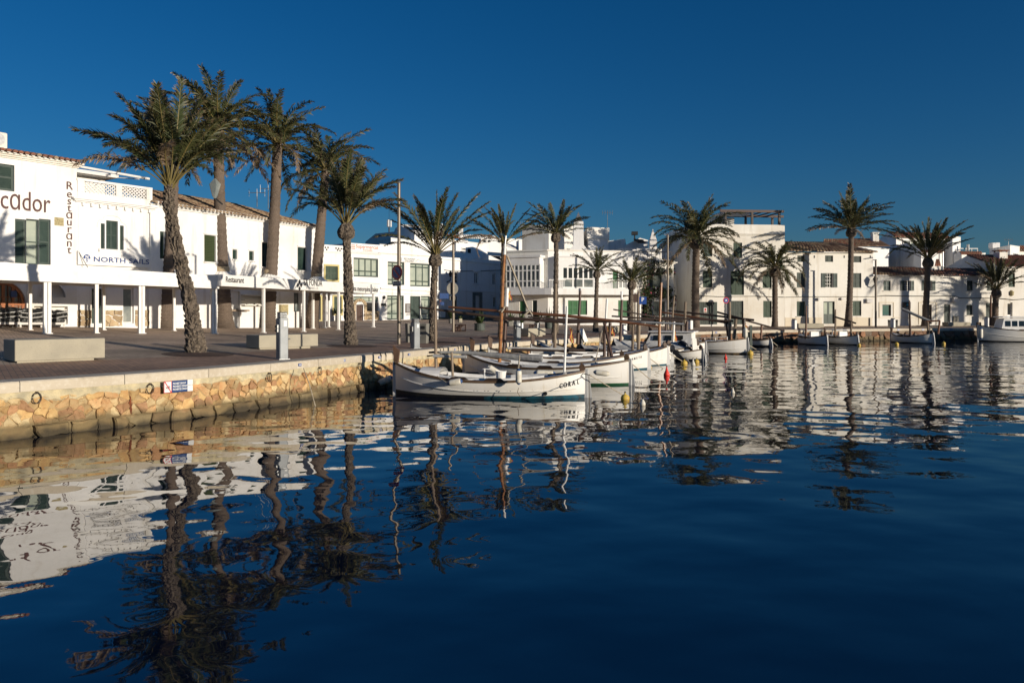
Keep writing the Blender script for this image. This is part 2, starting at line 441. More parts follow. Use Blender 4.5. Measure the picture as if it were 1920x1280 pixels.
# paved sheets: dark brick strip along the quay, grey roadway, brick plaza
def paving_mat(name, c1, c2, mortar, sc):
    m = bpy.data.materials.new(name); m.use_nodes = True
    n = m.node_tree.nodes; l = m.node_tree.links; b = n['Principled BSDF']
    b.inputs['Roughness'].default_value = 0.8
    tc = n.new('ShaderNodeTexCoord'); mp = n.new('ShaderNodeMapping'); mp.inputs['Rotation'].default_value = (0, 0, R(54))
    l.new(tc.outputs['Object'], mp.inputs[0])
    br = n.new('ShaderNodeTexBrick'); br.inputs['Scale'].default_value = sc
    br.inputs['Color1'].default_value = (*c1, 1); br.inputs['Color2'].default_value = (*c2, 1); br.inputs['Mortar'].default_value = (*mortar, 1)
    br.inputs['Mortar Size'].default_value = 0.015; br.inputs['Brick Width'].default_value = 0.5; br.inputs['Row Height'].default_value = 0.25
    l.new(mp.outputs[0], br.inputs['Vector'])
    nz = n.new('ShaderNodeTexNoise'); nz.inputs['Scale'].default_value = 0.45; nz.inputs['Detail'].default_value = 5
    l.new(tc.outputs['Object'], nz.inputs['Vector'])
    rp = n.new('ShaderNodeMapRange'); rp.inputs['From Min'].default_value = 0.3; rp.inputs['From Max'].default_value = 0.7
    rp.inputs['To Min'].default_value = 0.65; rp.inputs['To Max'].default_value = 1.35
    l.new(nz.outputs['Fac'], rp.inputs['Value'])
    hs = n.new('ShaderNodeHueSaturation'); l.new(rp.outputs[0], hs.inputs['Value']); l.new(br.outputs['Color'], hs.inputs['Color'])
    l.new(hs.outputs[0], b.inputs['Base Color'])
    bp = n.new('ShaderNodeBump'); bp.inputs['Strength'].default_value = 0.6; bp.inputs['Distance'].default_value = 0.012; bp.invert = True
    l.new(br.outputs['Fac'], bp.inputs['Height']); l.new(bp.outputs[0], b.inputs['Normal'])
    return m
PAV_A = paving_mat('purple_brown_brick_paving', (0.36, 0.215, 0.135), (0.25, 0.15, 0.10), (0.16, 0.125, 0.10), 2.2)
PAV_B = paving_mat('grey_brick_paving', (0.39, 0.295, 0.21), (0.31, 0.235, 0.165), (0.17, 0.145, 0.12), 2.2)
PAV_C = paving_mat('brown_brick_paving', (0.45, 0.325, 0.23), (0.37, 0.265, 0.185), (0.23, 0.18, 0.14), 2.2)
def sheet(name, j0, j1, m, label):
    mb = MB()
    for i in range(NQ - 1):
        for j in range(j0, j1):
            mb.quad(GRID[i][j], GRID[i + 1][j], GRID[i + 1][j + 1], GRID[i][j + 1])
    return tag(mb.build(name, m), label, None, None, 'structure')
sheet('promenade', 0, 2, PAV_A, 'purple brown brick promenade behind the quay edge')
sheet('road', 2, 4, PAV_B, 'grey paved roadway between promenade and plaza')
sheet('plaza', 4, len(VS) - 1, PAV_C, 'brown brick plaza in front of the white houses')

# land behind the houses, rising to a low hill
M_['land'] = mat('dry_land', (0.16, 0.13, 0.09), 0.95, noise=(0.1, (0.07, 0.08, 0.04), 0.4, 0.6))
mb = MB()
ring2 = []
for i in range(NQ):
    b = BL[i]; d = Vector((b.x, b.y - 20, 0)).normalized()
    ring2.append([b.lerp(INNER[i], -0.10) - Vector((0, 0, 0.05)), Vector((b.x, b.y, 0)) + d * 35 + Vector((0, 0, 3.0)),
                  Vector((b.x, b.y, 0)) + d * 90 + Vector((0, 0, 5.5)), Vector((b.x, b.y, 0)) + d * 1500 + Vector((0, 0, 5))])
for i in range(NQ - 1):
    for k in range(3):
        mb.quad(ring2[i][k], ring2[i + 1][k], ring2[i + 1][k + 1], ring2[i][k + 1])
tag(mb.build('hill', M_['land']), 'low hill rising behind the waterfront houses', None, None, 'structure')

# ------------------------------------------------------------------ water
def water_mat():
    m = bpy.data.materials.new('harbour_water'); m.use_nodes = True
    n = m.node_tree.nodes; l = m.node_tree.links; b = n['Principled BSDF']
    b.inputs['Base Color'].default_value = (0.0015, 0.006, 0.020, 1)
    b.inputs['Roughness'].default_value = 0.015
    b.inputs['IOR'].default_value = 1.85
    tc = n.new('ShaderNodeTexCoord')
    def layer(scale, rot, stretch, detail, amp, dist=0.0):
        mp = n.new('ShaderNodeMapping'); mp.inputs['Rotation'].default_value = (0, 0, R(rot)); mp.inputs['Scale'].default_value = stretch
        l.new(tc.outputs['Object'], mp.inputs[0])
        nz = n.new('ShaderNodeTexNoise'); nz.inputs['Scale'].default_value = scale; nz.inputs['Detail'].default_value = detail
        nz.inputs['Roughness'].default_value = 0.35; nz.inputs['Distortion'].default_value = dist
        l.new(mp.outputs[0], nz.inputs['Vector'])
        mu = n.new('ShaderNodeMath'); mu.operation = 'MULTIPLY'; mu.inputs[1].default_value = amp
        l.new(nz.outputs['Fac'], mu.inputs[0])
        return mu.outputs[0]
    a = layer(0.60, 12, (0.9, 1.0, 1), 0.0, 0.047)
    c = layer(1.50, -18, (0.9, 1.0, 1), 0.0, 0.0155)
    d = layer(3.8, 5, (0.8, 1.0, 1), 0.0, 0.0023)
    e = layer(9.0, -30, (0.9, 1.0, 1), 0.0, 0.00035)
    s1 = n.new('ShaderNodeMath'); l.new(a, s1.inputs[0]); l.new(c, s1.inputs[1])
    s2 = n.new('ShaderNodeMath'); l.new(s1.outputs[0], s2.inputs[0]); l.new(d, s2.inputs[1])
    s3 = n.new('ShaderNodeMath'); l.new(s2.outputs[0], s3.inputs[0]); l.new(e, s3.inputs[1]); s2 = s3
    bp = n.new('ShaderNodeBump'); bp.inputs['Strength'].default_value = 1.0; bp.inputs['Distance'].default_value = 1.0
    l.new(s2.outputs[0], bp.inputs['Height']); l.new(bp.outputs[0], b.inputs['Normal'])
    return m
mb = MB()
mb.quad((-900, -900, 0), (900, -900, 0), (900, 900, 0), (-900, 900, 0))
tag(mb.build('water', water_mat()), 'calm dark blue harbour water with soft ripples', None, None, 'structure')

# ------------------------------------------------------------------ quay walls
def stone_mat(name, col, col2, dark=True):
    m = bpy.data.materials.new(name); m.use_nodes = True
    n = m.node_tree.nodes; l = m.node_tree.links; b = n['Principled BSDF']; b.inputs['Roughness'].default_value = 0.9
    tc = n.new('ShaderNodeTexCoord'); oi = n.new('ShaderNodeObjectInfo'); ge = n.new('ShaderNodeNewGeometry')
    nz = n.new('ShaderNodeTexNoise'); nz.inputs['Scale'].default_value = 5; nz.inputs['Detail'].default_value = 8
    l.new(ge.outputs['Position'], nz.inputs['Vector'])
    rp = n.new('ShaderNodeMapRange'); rp.inputs['From Min'].default_value = 0.35; rp.inputs['From Max'].default_value = 0.68
    l.new(nz.outputs['Fac'], rp.inputs['Value'])
    mx = n.new('ShaderNodeMixRGB'); mx.inputs['Color1'].default_value = (*col, 1); mx.inputs['Color2'].default_value = (*col2, 1)
    l.new(rp.outputs[0], mx.inputs['Fac'])
    for sc_, lo_, hi_, cc in ((2.6, .56, .72, tuple(min(1, c * 1.25 + .06) for c in col)), (17, .60, .72, tuple(c * .35 for c in col2))):
        n9 = n.new('ShaderNodeTexNoise'); n9.inputs['Scale'].default_value = sc_; n9.inputs['Detail'].default_value = 9; n9.inputs['Roughness'].default_value = .65
        l.new(ge.outputs['Position'], n9.inputs['Vector'])
        r9 = n.new('ShaderNodeMapRange'); r9.inputs['From Min'].default_value = lo_; r9.inputs['From Max'].default_value = hi_; r9.inputs['To Max'].default_value = .8
        l.new(n9.outputs['Fac'], r9.inputs['Value'])
        x9 = n.new('ShaderNodeMixRGB'); x9.inputs['Color2'].default_value = (*cc, 1); l.new(mx.outputs[0], x9.inputs['Color1']); l.new(r9.outputs[0], x9.inputs['Fac']); mx = x9
    hs = n.new('ShaderNodeHueSaturation'); l.new(mx.outputs[0], hs.inputs['Color'])
    r2 = n.new('ShaderNodeMapRange'); r2.inputs['To Min'].default_value = 0.75; r2.inputs['To Max'].default_value = 1.25
    l.new(oi.outputs['Random'], r2.inputs['Value']); l.new(r2.outputs[0], hs.inputs['Value'])
    # weed and tide stain: a wavering band above the waterline
    sp = n.new('ShaderNodeSeparateXYZ'); l.new(ge.outputs['Position'], sp.inputs[0])
    n2 = n.new('ShaderNodeTexNoise'); n2.inputs['Scale'].default_value = 1.6; n2.inputs['Detail'].default_value = 5
    l.new(ge.outputs['Position'], n2.inputs['Vector'])
    ad = n.new('ShaderNodeMath'); ad.operation = 'MULTIPLY_ADD'; ad.inputs[1].default_value = -0.5
    l.new(n2.outputs['Fac'], ad.inputs[0]); l.new(sp.outputs['Z'], ad.inputs[2])
    r3 = n.new('ShaderNodeMapRange'); r3.inputs['From Min'].default_value = -0.02; r3.inputs['From Max'].default_value = 0.10
    r3.inputs['To Min'].default_value = 0.82; r3.inputs['To Max'].default_value = 0.0
    l.new(ad.outputs[0], r3.inputs['Value'])
    m2 = n.new('ShaderNodeMixRGB'); m2.inputs['Color2'].default_value = (0.135, 0.105, 0.052, 1)
    l.new(hs.outputs[0], m2.inputs['Color1']); l.new(r3.outputs[0], m2.inputs['Fac'])
    r4 = n.new('ShaderNodeMapRange'); r4.inputs['From Min'].default_value = -0.22; r4.inputs['From Max'].default_value = -0.10
    r4.inputs['To Min'].default_value = 0.85; r4.inputs['To Max'].default_value = 0.0
    l.new(ad.outputs[0], r4.inputs['Value'])
    m3 = n.new('ShaderNodeMixRGB'); m3.inputs['Color2'].default_value = (0.035, 0.029, 0.018, 1)
    l.new(m2.outputs[0], m3.inputs['Color1']); l.new(r4.outputs[0], m3.inputs['Fac'])
    l.new(m3.outputs[0], b.inputs['Base Color'])
    nb = n.new('ShaderNodeTexNoise'); nb.inputs['Scale'].default_value = 14; nb.inputs['Detail'].default_value = 8
    l.new(ge.outputs['Position'], nb.inputs['Vector'])
    bp = n.new('ShaderNodeBump'); bp.inputs['Strength'].default_value = 0.8; bp.inputs['Distance'].default_value = 0.03
    l.new(nb.outputs['Fac'], bp.inputs['Height']); l.new(bp.outputs[0], b.inputs['Normal'])
    return m
STONES = [stone_mat('ochre_stone', (0.54, 0.37, 0.16), (0.44, 0.25, 0.10)), stone_mat('orange_stone', (0.47, 0.26, 0.115), (0.54, 0.38, 0.19)),
          stone_mat('brown_stone', (0.42, 0.235, 0.12), (0.33, 0.18, 0.085)), stone_mat('buff_stone', (0.60, 0.47, 0.26), (0.48, 0.33, 0.16))]
MORTAR = stone_mat('beige_mortar', (0.50, 0.35, 0.17), (0.28, 0.18, 0.085))
RENDER = stone_mat('rough_cement_render', (0.58, 0.49, 0.30), (0.36, 0.32, 0.22))
FSTONES = [stone_mat('brown_rubble', (0.24, 0.13, 0.075), (0.16, 0.09, 0.055)), stone_mat('red_brown_rubble', (0.28, 0.14, 0.07), (0.20, 0.10, 0.06)), stone_mat('grey_rubble', (0.20, 0.155, 0.11), (0.14, 0.10, 0.07))]

def clip(poly, nx, ny, c):
    out = []
    for i in range(len(poly)):
        a, b = poly[i], poly[(i + 1) % len(poly)]
        da, db = a[0] * nx + a[1] * ny - c, b[0] * nx + b[1] * ny - c
        if da <= 0: out.append(a)
        if da * db < 0:
            t = da / (da - db)
            out.append((a[0] + (b[0] - a[0]) * t, a[1] + (b[1] - a[1]) * t))
    return out
def cells(s0, s1, z0, z1, w_, h_, jit=0.38, seed=1):
    """irregular stone outlines filling a strip"""
    rg = random.Random(seed); pts = []
    nr = max(1, round((z1 - z0) / h_))
    for r in range(nr):
        nc = max(1, round((s1 - s0) / (w_ * rg.uniform(0.85, 1.2))))
        ph = rg.random()
        for c in range(-1, nc + 1):
            x = s0 + (c + ph + rg.uniform(-jit, jit)) * (s1 - s0) / nc; y = z0 + (r + 0.5 + rg.uniform(-jit, jit) * 0.8) * (z1 - z0) / nr
            if s0 - w_ * .3 <= x <= s1 + w_ * .3: pts.append((x, y))
    out = []
    for i, (x, y) in enumerate(pts):
        poly = [(s0, z0), (s1, z0), (s1, z1), (s0, z1)]
        for j, (u, v) in enumerate(pts):
            if i == j or abs(u - x) > 4 * w_: continue
            nx, ny = u - x, v - y
            poly = clip(poly, nx, ny, (u * u + v * v - x * x - y * y) / 2)
            if len(poly) < 3: break
        if len(poly) >= 3: out.append(poly)
    return out
def stone_mesh(poly, fn, gap, proud, rg):
    cx = sum(p[0] for p in poly) / len(poly); cy = sum(p[1] for p in poly) / len(poly)
    # split long edges and wobble so that outlines are not straight
    q = []
    for i in range(len(poly)):
        a, b = poly[i], poly[(i + 1) % len(poly)]
        q.append(a)
        if math.hypot(b[0] - a[0], b[1] - a[1]) > 0.09:
            for f in (.33, .67): q.append((a[0] + (b[0] - a[0]) * f + rg.uniform(-.016, .016), a[1] + (b[1] - a[1]) * f + rg.uniform(-.016, .016)))
    tx, ty = rg.uniform(-.22, .22), rg.uniform(-.22, .22)
    def ring(g, out):
        r = []
        for x, y in q:
            d = math.hypot(x - cx, y - cy) or 1
            k = max(0.1, 1 - g / d)
            r.append(fn(cx + (x - cx) * k, cy + (y - cy) * k, out + rg.uniform(-.008, .008) + (((x - cx) * tx + (y - cy) * ty) if out > 0 else 0)))
        return r
    mb = MB(); n = len(q)
    r0, r1, r2 = ring(gap, -0.04), ring(gap * 1.3, proud * 0.7), ring(gap + 0.035, proud)
    vs = r0 + r1 + r2 + [fn(cx, cy, proud * 1.1)]
    fs = []
    for k in (0, n):
        for i in range(n):
            j = (i + 1) % n
            fs.append((k + i, k + j, k + n + j, k + n + i))
    for i in range(n): fs.append((2 * n + i, 2 * n + (i + 1) % n, 3 * n))
    mb.add(vs, fs)
    return mb

# arc length along the quay
QS = [0.0]
for i in range(1, NQ): QS.append(QS[-1] + (Vector((QL[i].x, QL[i].y)) - Vector((QL[i - 1].x, QL[i - 1].y))).length)
def qat(s):
    s = max(0, min(QS[-1] - 1e-4, s)); i = 0
    while QS[i + 1] < s: i += 1
    t = (s - QS[i]) / (QS[i + 1] - QS[i])
    return QL[i].lerp(QL[i + 1], t), QN[i].lerp(QN[i + 1], t).normalized()
def s_of_px(px):
    for i in range(1, NQ - 1):
        a, b = QL[i], QL[i + 1]
        xa, xb = CX + F * a.x / a.y, CX + F * b.x / b.y
        if xa <= px <= xb: return QS[i] + (px - xa) / (xb - xa) * (QS[i + 1] - QS[i])
    return QS[-1]
CT = 0.20                                         # coping thickness
def wall_fn(s, z, out):
    p, n = qat(s)
    b = 0.06 + max(0.0, 0.55 - z) * 0.16          # batter: the foot stands out under water
    return Vector((p.x, p.y, 0)) - n * (b + out - 0.10) + Vector((0, 0, z))
def quay_wall(name, label, sa, sb, ztop, sw, sh, seed, mats, render_h, step, gap=0.012, proud=0.035, mort=-.012, foot=None):
    c, _ = qat((sa + sb) / 2)
    o = thing(name, label, 'quay wall', (c.x, c.y, 0.0))
    n = int((sb - sa) / step); mb = MB()
    for i in range(n):                            # mortar face behind the stones
        a, b = sa + (sb - sa) * i / n, sa + (sb - sa) * (i + 1) / n
        zs = [-0.6, -0.1, 0.3, 0.55, ztop]
        for k in range(4): mb.quad(wall_fn(a, zs[k], mort), wall_fn(b, zs[k], mort), wall_fn(b, zs[k + 1], mort), wall_fn(a, zs[k + 1], mort))
    mb.build('mortar_face', MORTAR if mats is STONES else FSTONES[2], o, world=True)
    if render_h > 0:                              # uneven cement render under the coping
        mb = MB(); rg = random.Random(seed + 5); m = int((sb - sa) / 0.09); low = [ztop - render_h * (0.85 + .45 * math.sin(k * .21 + 2 * math.sin(k * .083)) * math.sin(k * .047 + 1) + rg.uniform(-.22, .22)) for k in range(m + 1)]
        for i in range(m):
            a, b = sa + (sb - sa) * i / m, sa + (sb - sa) * (i + 1) / m
            mb.quad(wall_fn(a, low[i], .0), wall_fn(b, low[i + 1], .0), wall_fn(b, low[i + 1] + .05, .04), wall_fn(a, low[i] + .05, .04))
            mb.quad(wall_fn(a, low[i] + .05, .04), wall_fn(b, low[i + 1] + .05, .04), wall_fn(b, ztop, .045), wall_fn(a, ztop, .045))
        mb.build('cement_render', RENDER, o, world=True)
    rg = random.Random(seed)
    zf = -0.32
    if foot:                                      # big bulging blocks at the waterline
        zf = foot[2]
        for poly in cells(sa, sb, -0.40, zf, foot[0], foot[1], jit=.5, seed=seed + 40):
            stone_mesh(poly, wall_fn, 0.014, rg.uniform(0.04, 0.13), rg).build('stone', rg.choice(mats), o, world=True)
    for poly in cells(sa, sb, zf, ztop - render_h * 0.55, sw, sh, jit=.46, seed=seed):
        mb = stone_mesh(poly, wall_fn, gap * rg.uniform(.5, 1.6), proud * rg.uniform(0.2, 1.6), rg)
        mb.build('stone', rg.choice(mats), o, world=True, smooth=False)
    return o
S_A, S_B, S_C = s_of_px(0) - 1.6, s_of_px(800), s_of_px(1300)
S_D = s_of_px(1915) + 6
near_wall = quay_wall('quay_wall', 'near quay wall of orange stone blocks with pale coping at the left', S_A, S_B, 0.85, 0.25, 0.145, 3, STONES, 0.20, 0.5, gap=.008, proud=.040, mort=.006, foot=(.42, .27, .22))
mid_wall = quay_wall('quay_wall', 'curving stretch of stone quay wall behind the row of moored white boats', S_B, S_C, 0.80, 0.42, 0.33, 11, STONES, 0.10, 0.6, gap=.02, mort=.005)
far_wall = quay_wall('quay_wall', 'far quay wall of dark brown rubble below the tiled houses on the right', S_C, S_D, 0.76, 0.50, 0.36, 23, FSTONES, 0.0, 0.8, proud=0.07)

def coping(o, sa, sb, length):
    n = max(1, round((sb - sa) / length)); rg = random.Random(5)
    for i in range(n):
        a, b = sa + (sb - sa) * i / n + 0.006, sa + (sb - sa) * (i + 1) / n - 0.006
        pa, na = qat(a); pb, nb = qat(b)
        dz = rg.uniform(-.004, .004); bv = 0.025
        sec = [(-0.03, -CT), (-0.03, -bv), (bv - 0.03, 0.0), (COPW + 0.01, 0.0), (COPW + 0.01, -CT)]
        A = [pa + na * x + Vector((0, 0, z + dz)) for x, z in sec]; B = [pb + nb * x + Vector((0, 0, z + dz)) for x, z in sec]
        mb = MB(); k = len(sec)
        mb.add(A + B, [tuple(range(k))[::-1], tuple(range(k, 2 * k))] + [(j, (j + 1) % k, k + (j + 1) % k, k + j) for j in range(k)])
        mb.build('coping_slab', M_['coping'], o, world=True)
coping(near_wall, S_A, S_B, 2.0); coping(mid_wall, S_B, S_C, 2.2); coping(far_wall, S_C, S_D, 2.6)

# things fixed along the wall: rings (parts), berth plates, ladder hoops
def wall_frame(px, z, out=0.05):
    s = s_of_px(px); p, n = qat(s)
    return s, Vector((p.x, p.y, 0)) - n * out + Vector((0, 0, z)), n
for px, wall in ((66, near_wall), (279, near_wall), (502, near_wall), (597, near_wall), (672, near_wall)):
    s, c, n = wall_frame(px, 0.70, 0.0); c = wall_fn(s, 0.72, 0.075)
    t = Vector((n.y, -n.x, 0)); mb = MB(); r = 0.10
    pts = [c + t * (math.cos(a) * r * .75) + Vector((0, 0, math.sin(a) * r)) - n * 0.02 for a in [2 * math.pi * k / 16 for k in range(17)]]
    mb.tube(pts, 0.010, 6, cap=False)
    mb.tube([c + Vector((0, 0, r)) + n * 0.06, c + Vector((0, 0, r)) - n * 0.05], 0.022, 6)
    mb.build('mooring_ring', M_['ring'], wall, world=True, smooth=True)
for px in (712, 721, 735, 823, 829, 857, 862, 873, 882, 960, 964, 1323, 1335, 1418, 1470, 1612):
    wall = near_wall if s_of_px(px) < S_B else (mid_wall if s_of_px(px) < S_C else far_wall)
    p, n = qat(s_of_px(px)); mb = MB()
    mb.tube([p + n * 0.25 + Vector((0, 0, 0.012)), p - n * 0.01 + Vector((0, 0, 0.03)), p - n * 0.06 - Vector((0, 0, 0.05)), p - n * 0.055 - Vector((0, 0, 0.24))], 0.014, 6)
    mb.build('ladder_rail', M_['iron'], wall, world=True)
for px, where in ((560, 'nearest one, above the hanging pale rope'), (643, 'right of the pale hanging rope'), (710, 'left of the ladder rails by the nearest boat'), (765, 'behind the bow hood of the nearest boat'), (851, 'left of the ladder rails behind the furled sail'), (956, 'right of the orange mast'), (999, 'below the pale bench among the planters'), (1032, 'right of the pale bench among the planters'), (1342, 'above the white launch'), (1593, 'below the tallest right palm'), (1637, 'at the far corner lamp post'), (1684, 'below the bank sign'), (1730, 'below the palm at the bank front'), (1783, 'below the bench before the terraced house'), (1818, 'left of the cabin boat bow')):
    s = s_of_px(px); p, n = qat(s); rz = math.atan2(-n.x, n.y)
    o = thing('berth_plate', 'small blue berth plate on the coping, ' + where, 'sign', p - n * 0.035 - Vector((0, 0, 0.10)), rz, 'blue berth number plates along the coping')
    k = 0.7 if s < S_C else 1.2
    mb = MB(); mb.bb(-.085 * k, .085 * k, -.012, .0, -.05 * k, .05 * k); mb.build('plate', M_['blue'], o)
    mb = MB()
    for j in (-1, 0, 1): mb.bb(-.012 * k + j * .045 * k, .012 * k + j * .045 * k, -.016, -.0125, -.028 * k, .028 * k)
    mb.build('numerals', M_['sign_white'], o)

s0 = s_of_px(243); mb = MB(); rg = random.Random(9); L_, R_ = [], []
for k in range(9):
    z = .60 - k * .045; w0 = .028 * (1 - abs(k - 4.5) / 7) * rg.uniform(.6, 1.3); c0 = s0 + rg.uniform(-.012, .012); L_.append(wall_fn(c0 - w0, z, .058)); R_.append(wall_fn(c0 + w0, z, .058))
for k in range(8): mb.quad(L_[k], R_[k], R_[k + 1], L_[k + 1])
mb.build('rust_streak', mat('rust_stain', (.22, .055, .015), .9, noise=(14, (.10, .03, .01), .4, .65)), near_wall, world=True, label='dark orange rust streak')
# ------------------------------------------------------------------ palms
def frond_mesh(e0, droop, seed, lod=0, petiole=0.12, dead=False):
    """a feather leaf of unit length leaving along +X at elevation e0 (degrees) and bending down by droop degrees"""
    rg = random.Random(seed)
    nseg = 12; pts = [Vector((0, 0, 0))]; tang = []
    yaw = 0.0; sw = rg.uniform(-10, 10)
    for i in range(nseg):
        t = i / (nseg - 1)
        e = R(e0 - droop * (t ** 1.5)); yaw = R(sw * t * t)
        d = Vector((math.cos(e) * math.cos(yaw), math.cos(e) * math.sin(yaw), math.sin(e)))
        tang.append(d); pts.append(pts[-1] + d / nseg)
    tang.append(tang[-1])
    vs, fs, mi, tip = [], [], [], []
    # midrib: flattened triangular section
    for i, p in enumerate(pts):
        t = i / nseg; d = tang[i]
        side = d.cross(Vector((0, 0, 1)));
        if side.length < 1e-3: side = Vector((0, 1, 0))
        side.normalize(); up = side.cross(d).normalized(); r = 0.011 * (1 - t) + 0.0015
        if t < 0.08: r *= 1.7
        for k in (side * r, up * r * 0.7, -side * r, -up * r * 0.7):
            vs.append(p + k); tip.append(t * 0.5)
    for i in range(nseg):
        for k in range(4):
            fs.append((i * 4 + k, i * 4 + (k + 1) % 4, (i + 1) * 4 + (k + 1) % 4, (i + 1) * 4 + k)); mi.append(1)
    n = 92 if lod == 0 else 60
    wl = 0.0078 if lod == 0 else 0.0110
    for j in range(n):
        t = petiole + (1 - petiole) * (j + 0.5) / n
        x = t * nseg; i = min(int(x), nseg - 1); p = pts[i].lerp(pts[i + 1], x - i); d = tang[i].lerp(tang[i + 1], x - i).normalized()
        side = d.cross(Vector((0, 0, 1)))
        if side.length < 1e-3: side = Vector((0, 1, 0))
        side.normalize(); up = side.cross(d).normalized()
        q = (t - petiole) / (1 - petiole)
        ln = (0.140 if petiole != 0.26 else 0.105) * min(1.0, 0.45 + 2.5 * q) * (1.0 if q < 0.6 else max(0.42, 1 - (q - 0.6) * 1.3))
        for sg in (-1, 1):
            if rg.random() < 0.06: continue
            fw = (0.85 if petiole != 0.26 else 1.3) + 0.6 * q + rg.uniform(-.12, .12)
            v = rg.uniform(-0.35, 0.85)
            dr = (side * sg + d * fw + up * v).normalized()
            L = ln * rg.uniform(0.78, 1.12)
            a = p; b = p + dr * L * 0.5; c = b + (dr + Vector((0, 0, -rg.uniform(0.1, 0.55 if not dead else 1.4)))).normalized() * L * 0.5
            wv = d * wl if rg.random() < 0.75 else (d * 0.6 + up * 0.6).normalized() * wl
            k = len(vs)
            vs += [a - wv * .5, a + wv * .5, b - wv, b + wv, c]
            tp = 0.15 + 0.35 * q + rg.uniform(0, .25)
            tip += [tp * .6, tp * .6, tp + .12, tp + .12, tp + .5]
            fs += [(k, k + 1, k + 3, k + 2), (k + 2, k + 3, k + 4)]; mi += [0, 0]
    me = bpy.data.meshes.new('frond')
    me.from_pydata(vs, [], fs)
    me.materials.append(M_['frond_dead'] if dead else M_['frond']); me.materials.append(M_['rachis'])
    me.polygons.foreach_set('material_index', mi)
    at = me.attributes.new('tip', 'FLOAT', 'POINT'); at.data.foreach_set('value', tip)
    me.update()
    return me
FR = {}
def frond(e0, droop, lod, petiole, var, dead=False):
    e0 = int(round(e0 / 10.0) * 10); droop = int(round(droop / 15.0) * 15)
    k = (e0, droop, lod, petiole, var, dead)
    if k not in FR: FR[k] = frond_mesh(e0, droop, hash(k) % 99991 if False else (e0 * 31 + droop * 7 + var * 1009 + lod * 17) % 99991, lod, petiole, dead)
    return FR[k]

def trunk_mesh(base, pts, rough, seed, flare=1.25):
    """pts: world centre points with radius from foot to crown; rough: size of the leaf-base scales"""
    rg = random.Random(seed)
    mb = MB(); H = sum((pts[i + 1][0] - pts[i][0]).length for i in range(len(pts) - 1))
    nr = max(24, int(H / (0.065 if rough > 0.02 else 0.12))); nk = 28 if rough > .02 else 18
    dense = []
    cum = [0]
    for i in range(len(pts) - 1): cum.append(cum[-1] + (pts[i + 1][0] - pts[i][0]).length)
    ctr = catmull([p for p, r in pts], 8); rad = catmull([Vector((r, 0, 0)) for p, r in pts], 8)
    for j in range(nr + 1):
        x = j / nr * (len(ctr) - 1); i = min(int(x), len(ctr) - 2); f = x - i
        dense.append((ctr[i].lerp(ctr[i + 1], f), rad[i].x + (rad[i + 1].x - rad[i].x) * f))
    vs = []
    for j, (c, r) in enumerate(dense):
        for k in range(nk):
            an = 2 * math.pi * (k + 0.5 * (j % 2)) / nk
            s = rough * rg.uniform(-.9, 1.0)
            if rough < 0.02: s = rough * (0.8 if j % 2 else -0.8) + rough * rg.uniform(-.5, .5)
            rr = max(r * .6, r - rough * .5 + s)
            vs.append(c + Vector((math.cos(an) * rr, math.sin(an) * rr, s * 0.8)))
    fs = []
    for j in range(nr):
        for k in range(nk):
            k2 = (k + 1) % nk
            fs.append((j * nk + k, j * nk + k2, (j + 1) * nk + k2, (j + 1) * nk + k))
    fs.append(tuple(nr * nk + k for k in range(nk)))
    mb.add(vs, fs)
    return mb

